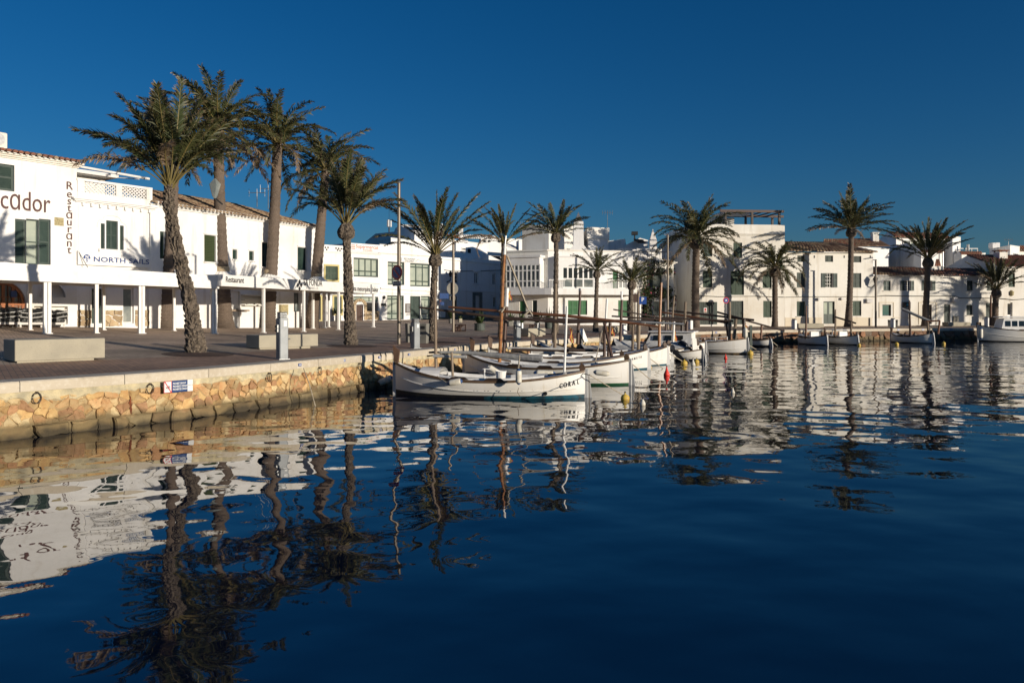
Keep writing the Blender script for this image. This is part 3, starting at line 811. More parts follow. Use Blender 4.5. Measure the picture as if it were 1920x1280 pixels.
PALM_G = 'palm trees along the waterfront'
def palm(px, py, path, Lpx, style, label, seed, n=None, rough=0.015, bark='bark_smooth', bulge=0, extra=(), D=None, ring=0.0):
    """path: (x, y, half width) in photo pixels from foot to crown base"""
    base = gpt(px, py) if D is None else gat(px, D)
    D = base.y
    o = thing('palm_tree', label, 'palm tree', base, 0, PALM_G)
    pts = []
    for x, y, r in path:
        p = P(x, y, D); pts.append((p, r * D / F))
    pts[0] = (Vector((base.x, base.y, base.z - 0.08)), pts[0][1])
    mb = trunk_mesh(base, pts, rough, seed)
    mb.build('trunk', M_[bark], o, world=True, smooth=False)
    top = pts[-1][0]; r0 = pts[-1][1]
    if bulge:
        mb = MB(); rg = random.Random(seed + 3); nr, nk = 9, 16; vs = []; B = bulge * D / F
        for j in range(nr + 1):
            t = j / nr; rr = r0 + (B - r0) * math.sin(math.pi * min(1, t * 1.1) ** 0.8) ** 0.7 if t < 0.9 else r0 * 1.0
            for k in range(nk):
                an = 2 * math.pi * (k + .5 * (j % 2)) / nk; q = rr * (1.0 + (0.10 if (j + k) % 2 else -0.08) + rg.uniform(-.05, .05))
                vs.append(top + Vector((math.cos(an) * q, math.sin(an) * q, (t - 0.75) * B * 2.2)))
        fs = [(j * nk + k, j * nk + (k + 1) % nk, (j + 1) * nk + (k + 1) % nk, (j + 1) * nk + k) for j in range(nr) for k in range(nk)]
        mb.add(vs, fs); mb.build('crown_base', M_['bark'], o, world=True)
        top = top + Vector((0, 0, B * 0.35))
    L = Lpx * D / F; rg = random.Random(seed * 7 + 1)
    lod = 0 if D < 33 else 1
    S = {'arch': (50, [(80, 38), (70, 46), (62, 53), (55, 58), (48, 62), (41, 66), (34, 70), (26, 72), (17, 72), (6, 66), (-8, 55), (-28, 40)], 0.10),
         'shag': (52, [(86, 10), (82, 16), (78, 22), (74, 28), (69, 35), (64, 42), (58, 50), (52, 58), (45, 68)], 0.28),
         'fan': (32, [(86, 10), (80, 15), (74, 20), (66, 25), (58, 30), (48, 40), (36, 45)], 0.26),
         'wide': (46, [(80, 14), (72, 24), (64, 32), (56, 36), (48, 38), (40, 38), (31, 36), (21, 34), (8, 40)], 0.12)}[style]
    if style == 'arch': L *= 1.04
    N = n or S[0]
    for i in range(N):
        t = (i + 0.5) / N
        e0, dr = S[1][min(len(S[1]) - 1, int(t ** 0.85 * len(S[1])))]
        e0 += rg.uniform(-6, 6); dr += rg.uniform(-12, 12)
        az = i * 2.39996 + rg.uniform(-.25, .25)
        dead = (t > 0.88 and rg.random() < 0.5)
        me = frond(e0, max(0, dr), lod, S[2], rg.randint(0, 2), dead)
        f = link('frond', me, o)
        k = L * rg.uniform(0.82, 1.08) * (0.80 if (e0 > 68 and style != 'shag') else 1.0)
        f.matrix_local = W[o].inverted() @ Matrix.Translation(top + Vector((math.cos(az), math.sin(az), 0)) * r0 * 0.5 + Vector((0, 0, (0.5 - t) * r0 * 1.2))) @ Matrix.Rotation(az, 4, 'Z') @ Matrix.Rotation(rg.uniform(-.3, .3), 4, 'X') @ Matrix.Diagonal((k, k, k, 1))
    for az, e0, dr, kk, dead in extra:
        me = frond(e0, dr, lod, S[2], 1, dead)
        f = link('frond', me, o, label='dry brown drooping frond' if dead else None)
        k = L * kk
        f.matrix_local = W[o].inverted() @ Matrix.Translation(top) @ Matrix.Rotation(R(az), 4, 'Z') @ Matrix.Diagonal((k, k, k, 1))
    return o

palm(368, 663, [(372, 664, 21.3), (366, 640, 18.2), (361, 600, 14.4), (351, 545, 13.3), (338, 490, 12.2), (325, 430, 11), (317, 385, 11.4), (319, 347, 9.12)], 178, 'shag',
     'nearest palm tree with shaggy leaning trunk beside the big stone bench', 1, n=35, rough=0.050, bark='bark', extra=[(180, 48, 45, 1.08, False), (165, 60, 75, 1.0, False), (8, 55, 75, 1.0, False)])
palm(312, 615.2, [(311, 615.2, 15.2), (312, 590, 13.6), (315, 520, 11.2), (321, 440, 10), (325, 340, 9.6), (327, 265, 8.8)], 112, 'arch',
     'palm tree whose upright trunk stands half hidden behind the nearest leaning palm', 2, n=36)
palm(425, 615.2, [(424, 615.2, 17.6), (422, 590, 13.6), (419, 530, 11.6), (414, 440, 10.8), (411, 340, 10), (409, 240, 8.8)], 126, 'arch',
     'tallest palm tree of the left group rising above the restaurant pergola corner', 3, n=46)
palm(504, 615.2, [(503, 615.2, 16), (504, 590, 12.8), (508, 530, 11.2), (513, 440, 10.4), (517, 350, 9.6), (520, 270, 8.8)], 108, 'arch',
     'palm tree with straight ringed trunk growing through the second pergola', 4, n=44)
palm(584, 615.2, [(583, 615.2, 15.2), (586, 590, 12), (592, 530, 10.4), (599, 450, 9.6), (605, 380, 8.4), (611, 318, 8)], 104, 'arch',
     'palm tree with trunk leaning right beside the white tiled house gable', 5, n=42)
palm(658, 648, [(660, 649, 14.1), (657, 620, 11.5), (654, 570, 9.6), (652, 510, 8.32), (650, 455, 7.68), (649, 425, 7.68)], 130, 'shag',
     'palm tree with scaly trunk and drooping fronds left of the tall lamp post', 6, n=30, rough=0.034, bark='bark', bulge=15,
     extra=[(176, 50, 105, 1.0, False), (4, 40, 60, 0.95, False), (-5, 55, 60, 0.95, False)])
palm(812, 640, [(811, 641, 9.12), (812, 600, 7.9), (813, 550, 6.69), (815, 510, 6.38), (816, 480, 6.08)], 140, 'fan',
     'palm tree with upright feather duster crown behind the grey litter bins', 7, n=24, rough=0.028, bark='bark', bulge=12,
     extra=[(178, 62, 45, 1.0, False), (3, 58, 15, 1.0, False), (-3, 46, 15, 1.0, False), (175, 60, 30, 0.9, False)])
palm(940, 633, [(940, 634, 7.14), (941, 600, 6.46), (943, 560, 5.78), (944, 500, 5.44), (945, 455, 5.1)], 88, 'fan',
     'palm tree with one dead brown frond hanging, behind the tall orange mast', 8, n=22, rough=0.022, bark='bark',
     extra=[(178, 38, 20, 0.95, False), (-4, 40, 15, 1.0, False), (172, 30, 150, 0.9, True)])
palm(1040, 626, [(1042, 627, 7.57), (1042, 590, 5.5), (1042, 540, 4.82), (1043, 480, 4.47), (1042, 440, 4.47)], 76, 'wide',
     'palm tree with slim scaly trunk in front of the white house chimney', 9, n=26, rough=0.016, bark='bark', bulge=9)
palm(1117, 622, [(1116, 623, 6.4), (1117, 600, 4.8), (1118, 560, 4), (1119, 530, 4), (1119, 510, 4)], 58, 'wide',
     'small palm tree between the two large green shuttered ground floor windows', 10, n=24, rough=0.012, bark='bark', bulge=7)
palm(1182, 620, [(1181, 621, 7.2), (1182, 600, 5.6), (1183, 560, 4.8), (1184, 530, 4.8)], 56, 'wide',
     'small palm tree beside the blue parking sign and the bougainvillea house', 11, n=26, rough=0.012, bark='bark', bulge=8)
palm(1304, 613.8, [(1304, 613.8, 8.8), (1304, 590, 7.6), (1304, 540, 7.2), (1305, 490, 6.8), (1306, 448, 6.4)], 92, 'arch',
     'large palm tree with dense arching crown at the left corner of the roof pergola house', 12, n=48, bulge=12)
palm(1452, 613.4, [(1452, 613.4, 7.2), (1453, 600, 5.6), (1453, 560, 5.2), (1453, 520, 5.2), (1453, 503, 5.2)], 72, 'arch',
     'short palm tree with a green fern tuft under its crown', 13, n=38, bulge=10)
palm(1591, 612.8, [(1590, 612.8, 9.6), (1591, 600, 7.2), (1593, 560, 5.6), (1595, 500, 5.2), (1596, 430, 4.8)], 82, 'wide',
     'tallest palm tree on the right with wide flat crown before the three storey house', 14, n=42, bulge=9)
palm(1735, 611.3, [(1734, 611.3, 8.8), (1735, 600, 6.4), (1737, 560, 5.6), (1739, 510, 5.2), (1740, 487, 5.2)], 90, 'fan',
     'palm tree before the bank front with one frond drooping left', 15, n=38, bulge=9, extra=[(178, 45, 90, 0.95, False)])
palm(1866, 610.6, [(1865, 610.6, 6.4), (1866, 590, 5.6), (1867, 560, 5.2), (1868, 545, 5.2)], 74, 'fan',
     'palm tree at the far right standing behind the cabin boat', 16, n=34, bulge=8)
# palms farther along the quay to the right of the view; their shadows reach the tiled houses
for k, (x, y, h, L) in enumerate(((61.6, 29, 10.8, 3.4), (61.3, 49.6, 9.4, 3.4), (60, 55.7, 5.2, 3.2))):
    g = Vector((x, y, gz(x, y) or 1.0))
    o = thing('palm_tree', ('palm tree on the quay beyond the right edge, %s of its row' % ['nearest', 'middle', 'farthest'][k]), 'palm tree', g, 0, PALM_G)
    trunk_mesh(g, [(g - Vector((0, 0, .1)), .4), (g + Vector((0, 0, h * .5)), .3), (g + Vector((0, 0, h)), .28)], .015, 60 + k).build('trunk', M_['bark_smooth'], o, world=True)
    rg = random.Random(k)
    for i in range(44):
        t = (i + .5) / 44; e0, dr = [(82, 30), (72, 50), (60, 65), (48, 80), (35, 90), (20, 90), (5, 80)][min(6, int(t * 7))]
        f = link('frond', frond(e0, dr, 1, 0.1, i % 3), o); kk = L * rg.uniform(.85, 1.05)
        f.matrix_local = W[o].inverted() @ Matrix.Translation(g + Vector((0, 0, h))) @ Matrix.Rotation(i * 2.4, 4, 'Z') @ Matrix.Diagonal((kk, kk, kk, 1))
# ------------------------------------------------------------------ buildings
class Fac:
    """a house front between two ground points; photo pixels are turned into distances along it and heights"""
    def __init__(s, A, B, zb):
        s.A = Vector((A[0], A[1], 0)); s.B = Vector((B[0], B[1], 0)); s.d = (s.B - s.A); s.len = s.d.length; s.d.normalize()
        s.n = Vector((-s.d.y, s.d.x, 0)); s.rz = math.atan2(s.d.y, s.d.x); s.zb = zb
    def uz(s, px, py, out=0.0):
        k = (px - CX) / F; a = s.A - s.n * out
        t = (k * a.y - a.x) / (s.d.x - k * s.d.y); Y = a.y + t * s.d.y
        return t, EYE - (py - HY) / F * Y - s.zb
    def rect(s, r, out=0.0):
        ym = (r[1] + r[3]) / 2
        u0, _ = s.uz(r[0], ym, out); u1, _ = s.uz(r[2], ym, out); xm = (r[0] + r[2]) / 2
        _, z1 = s.uz(xm, r[1], out); _, z0 = s.uz(xm, r[3], out)
        return u0, u1, z0, z1
    def thing(s, name, label, cat='building', group=None):
        s.o = thing(name, label, cat, (s.A.x, s.A.y, s.zb), s.rz, group); return s.o
    def mat(s, u, z, out=0.03):
        """frame for lettering on the front: X along it, Y up, facing out"""
        return W[s.o] @ Matrix.Translation((u, -out, z)) @ Matrix.Rotation(R(90), 4, 'X')

def wall_front(mb, u0, u1, z0, z1, th, holes, m=0, y0=0.0):
    us = sorted({u0, u1} | {min(max(h[k], u0), u1) for h in holes for k in (0, 1)})
    zs = sorted({z0, z1} | {min(max(h[k], z0), z1) for h in holes for k in (2, 3)})
    for i in range(len(us) - 1):
        for j in range(len(zs) - 1):
            cu, cz = (us[i] + us[i + 1]) / 2, (zs[j] + zs[j + 1]) / 2
            if any(h[0] < cu < h[1] and h[2] < cz < h[3] for h in holes): continue
            mb.quad((us[i], y0, zs[j]), (us[i + 1], y0, zs[j]), (us[i + 1], y0, zs[j + 1]), (us[i], y0, zs[j + 1]), m)
    for a, b, c, d in [h[:4] for h in holes]:
        a, b, c, d = max(a, u0), min(b, u1), max(c, z0), min(d, z1)
        mb.quad((a, y0, c), (a, y0, d), (a, th, d), (a, th, c), m); mb.quad((b, y0, c), (b, th, c), (b, th, d), (b, y0, d), m)
        mb.quad((a, y0, d), (b, y0, d), (b, th, d), (a, th, d), m); mb.quad((a, y0, c), (a, th, c), (b, th, c), (b, y0, c), m)
    mb.quad((u0, y0, z0), (u0, y0, z1), (u0, th, z1), (u0, th, z0), m); mb.quad((u1, y0, z0), (u1, th, z0), (u1, th, z1), (u1, y0, z1), m)
    mb.quad((u0, y0, z1), (u1, y0, z1), (u1, th, z1), (u0, th, z1), m)

def shutter_leaf(o, u0, u1, z0, z1, y, m, name='shutter', t=0.045, mid=True):
    mb = MB(); w_ = u1 - u0; h = z1 - z0; st = min(0.08, w_ * 0.16)
    mb.bb(u0, u0 + st, y, y + t, z0, z1); mb.bb(u1 - st, u1, y, y + t, z0, z1)
    rails = [(z0, z0 + st * 1.2), (z1 - st * 1.2, z1)] + ([(z0 + h * .48, z0 + h * .48 + st)] if mid else [])
    for a, b in rails: mb.bb(u0 + st, u1 - st, y + .003, y + t - .003, a, b)
    ns = max(6, min(22, int(h / 0.085)))
    for k in range(ns):
        zc = z0 + st + (h - 2 * st) * (k + .5) / ns; dz = (h - 2 * st) / ns * .55
        mb.quad((u0 + st, y + .010, zc - dz), (u1 - st, y + .010, zc - dz), (u1 - st, y + .035, zc + dz), (u0 + st, y + .035, zc + dz))
    return mb.build(name, M_[m], o)
def window(o, u0, u1, z0, z1, y, nc, nr, fm='white_paint', gm='glass_dark', fw=0.05, rows=None, cols=None):
    us = [u0 + (u1 - u0) * c for c in (cols or [k / nc for k in range(nc + 1)])]; zs = [z0 + (z1 - z0) * c for c in (rows or [k / nr for k in range(nr + 1)])]
    mb = MB(); h = fw / 2
    for k, u in enumerate(us):
        a, b = (u, u + fw) if k == 0 else ((u - fw, u) if k == len(us) - 1 else (u - h, u + h))
        mb.bb(a, b, y, y + .05, z0, z1)
    for k, z in enumerate(zs):
        a, b = (z, z + fw) if k == 0 else ((z - fw, z) if k == len(zs) - 1 else (z - h, z + h))
        mb.bb(u0, u1, y + .004, y + .046, a, b)
    f = mb.build('window', M_[fm], o)
    for i in range(len(us) - 1):
        for j in range(len(zs) - 1):
            p = MB(); p.bb(us[i] + h * .5, us[i + 1] - h * .5, y + .022, y + .03, zs[j] + h * .5, zs[j + 1] - h * .5)
            p.build('pane', M_[gm], f)
    return f
def plank_door(o, u0, u1, z0, z1, y, m, n=5, name='door', handle=True):
    mb = MB(); mb.bb(u0, u1, y + .02, y + .06, z0, z1); d = mb.build(name, M_[m], o)
    for k in range(n):
        p = MB(); w_ = (u1 - u0) / n; p.bbox(u0 + w_ * k + .006, u0 + w_ * (k + 1) - .006, y, y + .03, z0, z1 - .01, .006); p.build('plank', M_[m], d)
    if handle:
        p = MB(); p.bb(u1 - .13, u1 - .09, y - .05, y, z0 + (z1 - z0) * .45, z0 + (z1 - z0) * .52); p.build('handle', M_['iron'], d)
    return d
def panel_door(o, u0, u1, z0, z1, y, m, glass=None, leaves=2, split=0.42):
    d = None; w_ = (u1 - u0) / leaves
    for k in range(leaves):
        a, b = u0 + w_ * k + .004, u0 + w_ * (k + 1) - .004; st = min(.09, w_ * .16); mb = MB()
        mb.bb(a, a + st, y, y + .05, z0, z1); mb.bb(b - st, b, y, y + .05, z0, z1)
        zs = z0 + (z1 - z0) * split
        for c, e in ((z0, z0 + st * 1.6), (zs - st * .5, zs + st * .5), (z1 - st, z1)): mb.bb(a + st, b - st, y + .003, y + .047, c, e)
        mb.bb(a + st, b - st, y + .018, y + .035, z0 + st, zs)
        if not glass: mb.bb(a + st, b - st, y + .018, y + .035, zs, z1 - st)
        d = mb.build('door', M_[m], o)
        if glass:
            p = MB(); p.bb(a + st, b - st, y + .02, y + .03, zs + st * .5, z1 - st); p.build('pane', M_[glass], d)
    return d

def openings(fc, specs, th=0.3):
    """build the filling of each opening; returns the holes"""
    holes = []; o = fc.o
    for sp in specs:
        r, kind = sp[:4], sp[4]; m = sp[5] if len(sp) > 5 else None; ex = sp[6] if len(sp) > 6 else None
        u0, u1, z0, z1 = fc.rect(r)
        holes.append((u0, u1, z0, z1)); g = 0.008
        a, b, c, d = u0 + g, u1 - g, z0 + g, z1 - g; um = (a + b) / 2
        if kind in ('s2', 's1', 's4'):
            k = int(kind[1]); yy = 0.09 if ex is None else ex
            for i in range(k): shutter_leaf(o, a + (b - a) * i / k + .003, a + (b - a) * (i + 1) / k - .003, c, d, yy, m or 'green')
        elif kind == 'w':
            nc, nr, fm, gm = ex[:4]; window(o, a, b, c, d, 0.13, nc, nr, fm, gm, *(ex[4:]))
        elif kind == 'os':                        # window between shutters folded back on the wall
            window(o, a, b, c, d, 0.13, 3, 4, 'white_paint', 'glass_dark', 0.03); w_ = (b - a) * .5
            shutter_leaf(o, a - w_ - .03, a - .03, c, d, -.055, m or 'green'); shutter_leaf(o, b + .03, b + w_ + .03, c, d, -.055, m or 'green')
        elif kind == 'd': panel_door(o, a, b, c, d, 0.12, m or 'green', ex, 2)
        elif kind == 'd1': panel_door(o, a, b, c, d, 0.12, m or 'green', ex, 1)
        elif kind == 'p': plank_door(o, a, b, c, d, 0.12, m or 'green_grey', ex or 5)
        elif kind == 'roll':
            mb = MB(); n = 16
            for i in range(n):
                zz = c + (d - c) * i / n; h = (d - c) / n
                mb.quad((a, .10, zz), (b, .10, zz), (b, .075, zz + h * .5), (a, .075, zz + h * .5)); mb.quad((a, .075, zz + h * .5), (b, .075, zz + h * .5), (b, .10, zz + h), (a, .10, zz + h))
            mb.build('roller_shutter', M_[m or 'roller'], o)
        elif kind == 'x':
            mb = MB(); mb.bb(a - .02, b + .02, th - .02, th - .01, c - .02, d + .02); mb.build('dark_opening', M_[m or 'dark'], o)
    return holes
def sill(o, u0, u1, z, m='white', d=0.09, h=0.06):
    mb = MB(); mb.bb(u0 - .06, u1 + .06, -d, .0, z - h, z - .002); return mb.build('window_sill', M_[m], o)

def house(fc, name, label, u0, u1, ztop, depth, specs, wm='white', th=0.32, body=True, roof_flat=True, zlow=-0.5):
    o = fc.thing(name, label)
    holes = openings(fc, specs, th)
    mb = MB(); wall_front(mb, u0, u1, zlow, ztop, th, holes)
    mb.build('wall', M_[wm], o)
    if body:
        mb = MB(); e = 0.003
        mb.quad((u0 + e, th + .004, zlow), (u0 + e, depth, zlow), (u0 + e, depth, ztop), (u0 + e, th + .004, ztop))
        mb.quad((u1 - e, th + .004, zlow), (u1 - e, depth, zlow), (u1 - e, depth, ztop), (u1 - e, th + .004, ztop))
        mb.quad((u0, depth, zlow), (u1, depth, zlow), (u1, depth, ztop), (u0, depth, ztop))
        mb.build('side_wall', M_[wm], o)
        mb = MB(); mb.quad((u0, th, ztop - .25), (u1, th, ztop - .25), (u1, depth, ztop - .25), (u0, depth, ztop - .25)); mb.build('roof_deck', M_['white_grey'], o)
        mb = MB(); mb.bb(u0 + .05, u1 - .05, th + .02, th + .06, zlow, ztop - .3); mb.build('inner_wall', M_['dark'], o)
    return o

def tiles(o, E0, E1, R0, R1, mats, tw=0.22, tl=0.40, r=0.075, name='roof_tiles', keep=None, seed=3):
    """barrel tiles in courses from eave E0-E1 up to ridge R0-R1 (local points); one part, kind stuff"""
    E0, E1, R0, R1 = map(Vector, (E0, E1, R0, R1)); rg = random.Random(seed)
    n = max(3, int((E1 - E0).length / tw)); k = max(2, int(((R0 - E0).length + (R1 - E1).length) / 2 / tl))
    nrm = (E1 - E0).cross(R0 - E0).normalized()
    if nrm.z < 0: nrm = -nrm
    mb = MB(); mb.quad(E0, E1, R1, R0, 0)
    at = lambda u, v: (E0.lerp(E1, u)).lerp(R0.lerp(R1, u), v)
    for i in range(n):
        for j in range(k):
            u, v0, v1 = (i + .5) / n, j / k - 0.02, (j + 1.15) / k
            if v1 > 1: v1 = 1
            if keep and not keep(u, (v0 + v1) / 2): continue
            a, b = at(u, max(v0, -0.03)), at(u, v1); ax = (at(min(1, u + .01), .5) - at(u - .01, .5)).normalized()
            jit = rg.uniform(-.012, .012); vs = []
            for p, rr, up in ((a, r * 1.12, 0.028), (b, r * .92, 0.0)):
                for q in range(5):
                    an = math.pi * q / 4
                    vs.append(p + ax * (math.cos(an) * rr + jit) + nrm * (math.sin(an) * rr + up))
            m = rg.choices(range(len(mats)), [5] + [2] * (len(mats) - 1))[0]
            mb.add(vs, [(q, q + 1, 6 + q, 5 + q) for q in range(4)] + [(0, 1, 2, 3, 4)], m)
    return tag(mb.build(name, [M_[x] for x in mats], o), kind='stuff')
def cornice(o, u0, u1, z, steps=((0.10, 0.10), (0.05, 0.10)), m='white', y0=0.0):
    mb = MB(); zz = z
    for d, h in steps:
        mb.bb(u0 - d, u1 + d, y0 - d, y0 - .002, zz - h, zz); zz -= h + .001
    return mb.build('cornice', M_[m], o)
def ledge(o, fc, pts, h=0.06, d=0.05, m='white', name='string_course'):
    (u0, z0), (u1, z1) = [fc.uz(*p) for p in pts]; mb = MB()
    mb.prism([(u0, -d, z0 - h / 2), (u1, -d, z1 - h / 2), (u1, -d, z1 + h / 2), (u0, -d, z0 + h / 2)], (0, d - .002, 0)); return mb.build(name, M_[m], o)
def cable(o, fc, pts, r=0.018, out=0.05, m='iron', name='cable'):
    q = [fc.uz(x, y, out) for x, y in pts]; mb = MB(); mb.tube([(u, -out, z) for u, z in q], r, 5); return mb.build(name, M_[m], o)
def stone_dado(o, fc, u0, u1, z0, z1, seed, mats=None, sw=.34, sh=.28, y=0.0):
    rg = random.Random(seed)
    for poly in cells(u0, u1, z0, z1, sw, sh, seed=seed):
        stone_mesh(poly, lambda u, v, out: Vector((u, y - .02 - out, v)), .012, .03, rg).build('stone', rg.choice(mats or DADO), o)
DADO = [mat('buff_dado_stone', (0.44, 0.34, 0.21), 0.9, noise=(5, (0.34, 0.25, 0.15), 0.4, 0.7), bump=(14, .7, .03), var=.2), mat('tan_dado_stone', (0.38, 0.27, 0.16), 0.9, noise=(5, (0.46, 0.36, 0.22), 0.4, 0.7), bump=(14, .7, .03), var=.2)]
def chimney(o, c, sx, sy, h, m='white', cap='brown_wood'):
    mb = MB(); mb.bbox(c[0] - sx / 2, c[0] + sx / 2, c[1] - sy / 2, c[1] + sy / 2, c[2], c[2] + h, .03); ch = mb.build('chimney', M_[m], o)
    mb = MB(); mb.bb(c[0] - sx * .6, c[0] + sx * .6, c[1] - sy * .6, c[1] + sy * .6, c[2] + h + .12, c[2] + h + .2)
    for i in (-1, 1):
        for j in (-1, 1): mb.bb(c[0] + i * sx * .4 - .05, c[0] + i * sx * .4 + .05, c[1] + j * sy * .4 - .05, c[1] + j * sy * .4 + .05, c[2] + h - .02, c[2] + h + .13)
    mb.build('chimney_cap', M_[cap], ch); return ch
def antenna(p, h, label, arms=3):
    o = thing('tv_antenna', label, 'antenna', p); mb = MB(); mb.tube([(0, 0, 0), (0, 0, h)], .025, 6); mb.build('mast', M_['steel'], o)
    mb = MB(); mb.tube([(-.5, 0, h * .9), (.5, 0, h * .9)], .018, 5)
    for k in range(arms + 2): mb.tube([(-.45 + k * .9 / (arms + 1), -.02, h * .9 - .22), (-.45 + k * .9 / (arms + 1), -.02, h * .9 + .22)], .012, 4)
    mb.build('aerial', M_['steel'], o)

# --- the left row: restaurant with big brown lettering
dl = Vector((.58, .815)); dl.normalize()
B2pt = Vector((-18.7, 33.0))
f1 = Fac(B2pt - dl * 6.2, B2pt, 1.62)
za = f1.uz(142, 309)[1]
o = house(f1, 'restaurant_building', 'white restaurant building with large brown lettering and arched orange door at left edge', 0, 6.2, za, 9,
          [(-34, 306, 27, 356, 's2'), (28, 411, 49, 496, 's1'), (49, 411, 73, 496, 'w', None, (1, 2, 'green', 'glass_pale', .05)), (73, 411, 95, 496, 's1'),
           (-32, 527, 50, 611.5, 'x'), (70, 529, 126, 557, 'x', 'white_grey'), (64, 574, 127, 608, 'x', 'white_warm')], 'white')
# arched door: spandrels, frame, glazed leaves
def arch(o, fc, cxp, rp, yspring, ytop, y0, m, name, zt=None, thick=.09, depth=.1):
    u0, z0 = fc.uz(cxp - rp, yspring); u1, _ = fc.uz(cxp + rp, yspring); uc = (u0 + u1) / 2; r = (u1 - u0) / 2; _, zt = fc.uz(cxp, ytop)
    mb = MB(); n = 14; rz_ = zt - z0
    for k in range(n):
        a, b = math.pi * k / n, math.pi * (k + 1) / n
        mb.prism([(uc + math.cos(x) * (r - t), y0, z0 + math.sin(x) * (rz_ - t)) for x, t in ((a, 0), (b, 0), (b, thick), (a, thick))], (0, depth, 0))
    return mb.build(name, M_[m], o), uc, r, z0, rz_
def spandrel(o, uc, r, z0, rz_, th, m):
    mb = MB(); n = 12
    for sg in (-1, 1):
        poly = [(uc + sg * r * 1.02, -.001, z0), ] + [(uc + sg * r * math.cos(a), -.001, z0 + rz_ * math.sin(a)) for a in [math.pi / 2 * k / n for k in range(n + 1)]] + [(uc + sg * r * 1.02, -.001, z0 + rz_ * 1.01)]
        for k in range(1, len(poly) - 2): mb.prism([poly[-1], poly[k], poly[k + 1]], (0, th, 0))
    mb.build('arch_spandrel', M_[m], o)
d_, uc, r, z0, rz_ = arch(o, f1, 8, 41, 570, 528, .10, 'orange_wood', 'arched_door', thick=.12)
spandrel(o, uc, r, z0, rz_, .28, 'white')
_, zd = f1.uz(8, 611)
mb = MB()
for u in (uc - r + .06, uc - r * .45, uc, uc + r * .45, uc + r - .06): mb.bb(u - .05, u + .05, .12, .19, zd, z0 + .98 * rz_ * math.sqrt(max(0.02, 1 - ((u - uc) / r) ** 2)))
for z in (zd + .1, zd + (z0 - zd) * .45, z0): mb.bb(uc - r, uc + r, .125, .185, z - .05, z + .05)
for k in range(5):
    for u in (uc - r * .72, uc - r * .22, uc + r * .22, uc + r * .72):
        mb.bb(u - .015, u + .015, .13, .18, zd + (z0 - zd) * .45, z0 + rz_ * .9 * math.sqrt(max(0, 1 - ((u - uc) / r) ** 2)))
for k in range(1, 5): 
    zz = zd + (z0 - zd) * (.45 + .22 * k)
    if zz < z0 + rz_ * .8: mb.bb(uc - r * .95, uc + r * .95, .13, .18, zz - .015, zz + .015)
mb.bb(uc - r, uc + r, .15, .17, zd, zd + (z0 - zd) * .42)
mb.build('door_leaf', M_['orange_wood'], d_)
mb = MB(); mb.bb(uc - r, uc + r, .20, .21, zd, z0 + rz_); mb.build('pane', M_['glass_grey'], d_)
u, z = f1.uz(28, 551); mb = MB(); mb.bb(u - .11, u + .11, .10, .118, z - .13, z + .13); mb.build('door_notice', M_['blue_dark'], o)
_, uc2, r2, z02, rz2 = arch(o, f1, 98, 28, 557, 529, -.01, 'white', 'arch_moulding', thick=.06, depth=.05)
spandrel(o, uc2, r2 * .99, z02, rz2, .30, 'white')
for yy in (581, 596, 604):
    u0, z = f1.uz(66, yy); u1, _ = f1.uz(126, yy); mb = MB(); mb.bb(u0, u1, .02, .27, z - .02, z + .02); mb.build('shelf', M_['white_grey'], o)
cornice(o, 0, 6.2, za + .06, ((.22, .07), (.14, .07), (.06, .06)), 'white_warm')
e = .30
tiles(o, (0, -e, za + .07), (6.2, -e, za + .07), (0, 4.5, za + .98), (5.7, 4.5, za + .98), ['terracotta', 'terracotta', 'tile_tan'], r=.085, tl=.45)
mb = MB()
for k in range(28): mb.tube([(.11 + k * .223, -e - .03, za + .10), (.11 + k * .223, -e + .25, za + .16)], .075, 8)
tag(mb.build('eave_tile', M_['tile_white'], o), kind='stuff')
for (body, cxp, cyp, sz) in (('pesc', -30, 383, .95),): pass
u, z = f1.uz(94, 384); text('pescɑdor', 1.14, M_['letter_brown'], f1.mat(u, z, .03), o, align='RIGHT', xs=.66, bold=-.004, depth=.03)
u, _ = f1.uz(129.5, 410)
for k, ch in enumerate('Restɑurɑnt'):
    _, z = f1.uz(129.5, 351 + k * 13.1 - (2 if k == 0 else 0)); text(ch, .48, M_['letter_brown'], f1.mat(u, z, .03), o, depth=.03, bold=-.002)
u0, u1, z0, z1 = f1.rect((102, 408, 119, 423)); mb = MB(); mb.bb(u0, u1, -.025, -.002, z0, z1); mb.build('plaque', M_['plaque'], o)
g = thing('air_conditioner', 'white air conditioner unit on the restaurant roof at the left edge', 'air conditioner', P(-6, 283, 34), f1.rz)
mb = MB(); mb.bbox(-.45, .35, -.2, .2, 0, .82, .03); mb.build('casing', M_['white_warm'], g)
mb = MB(); mb.tube([(.0, -.215, .5), (.0, -.2, .5)], .26, 16); mb.build('fan_grille', M_['steel'], g)

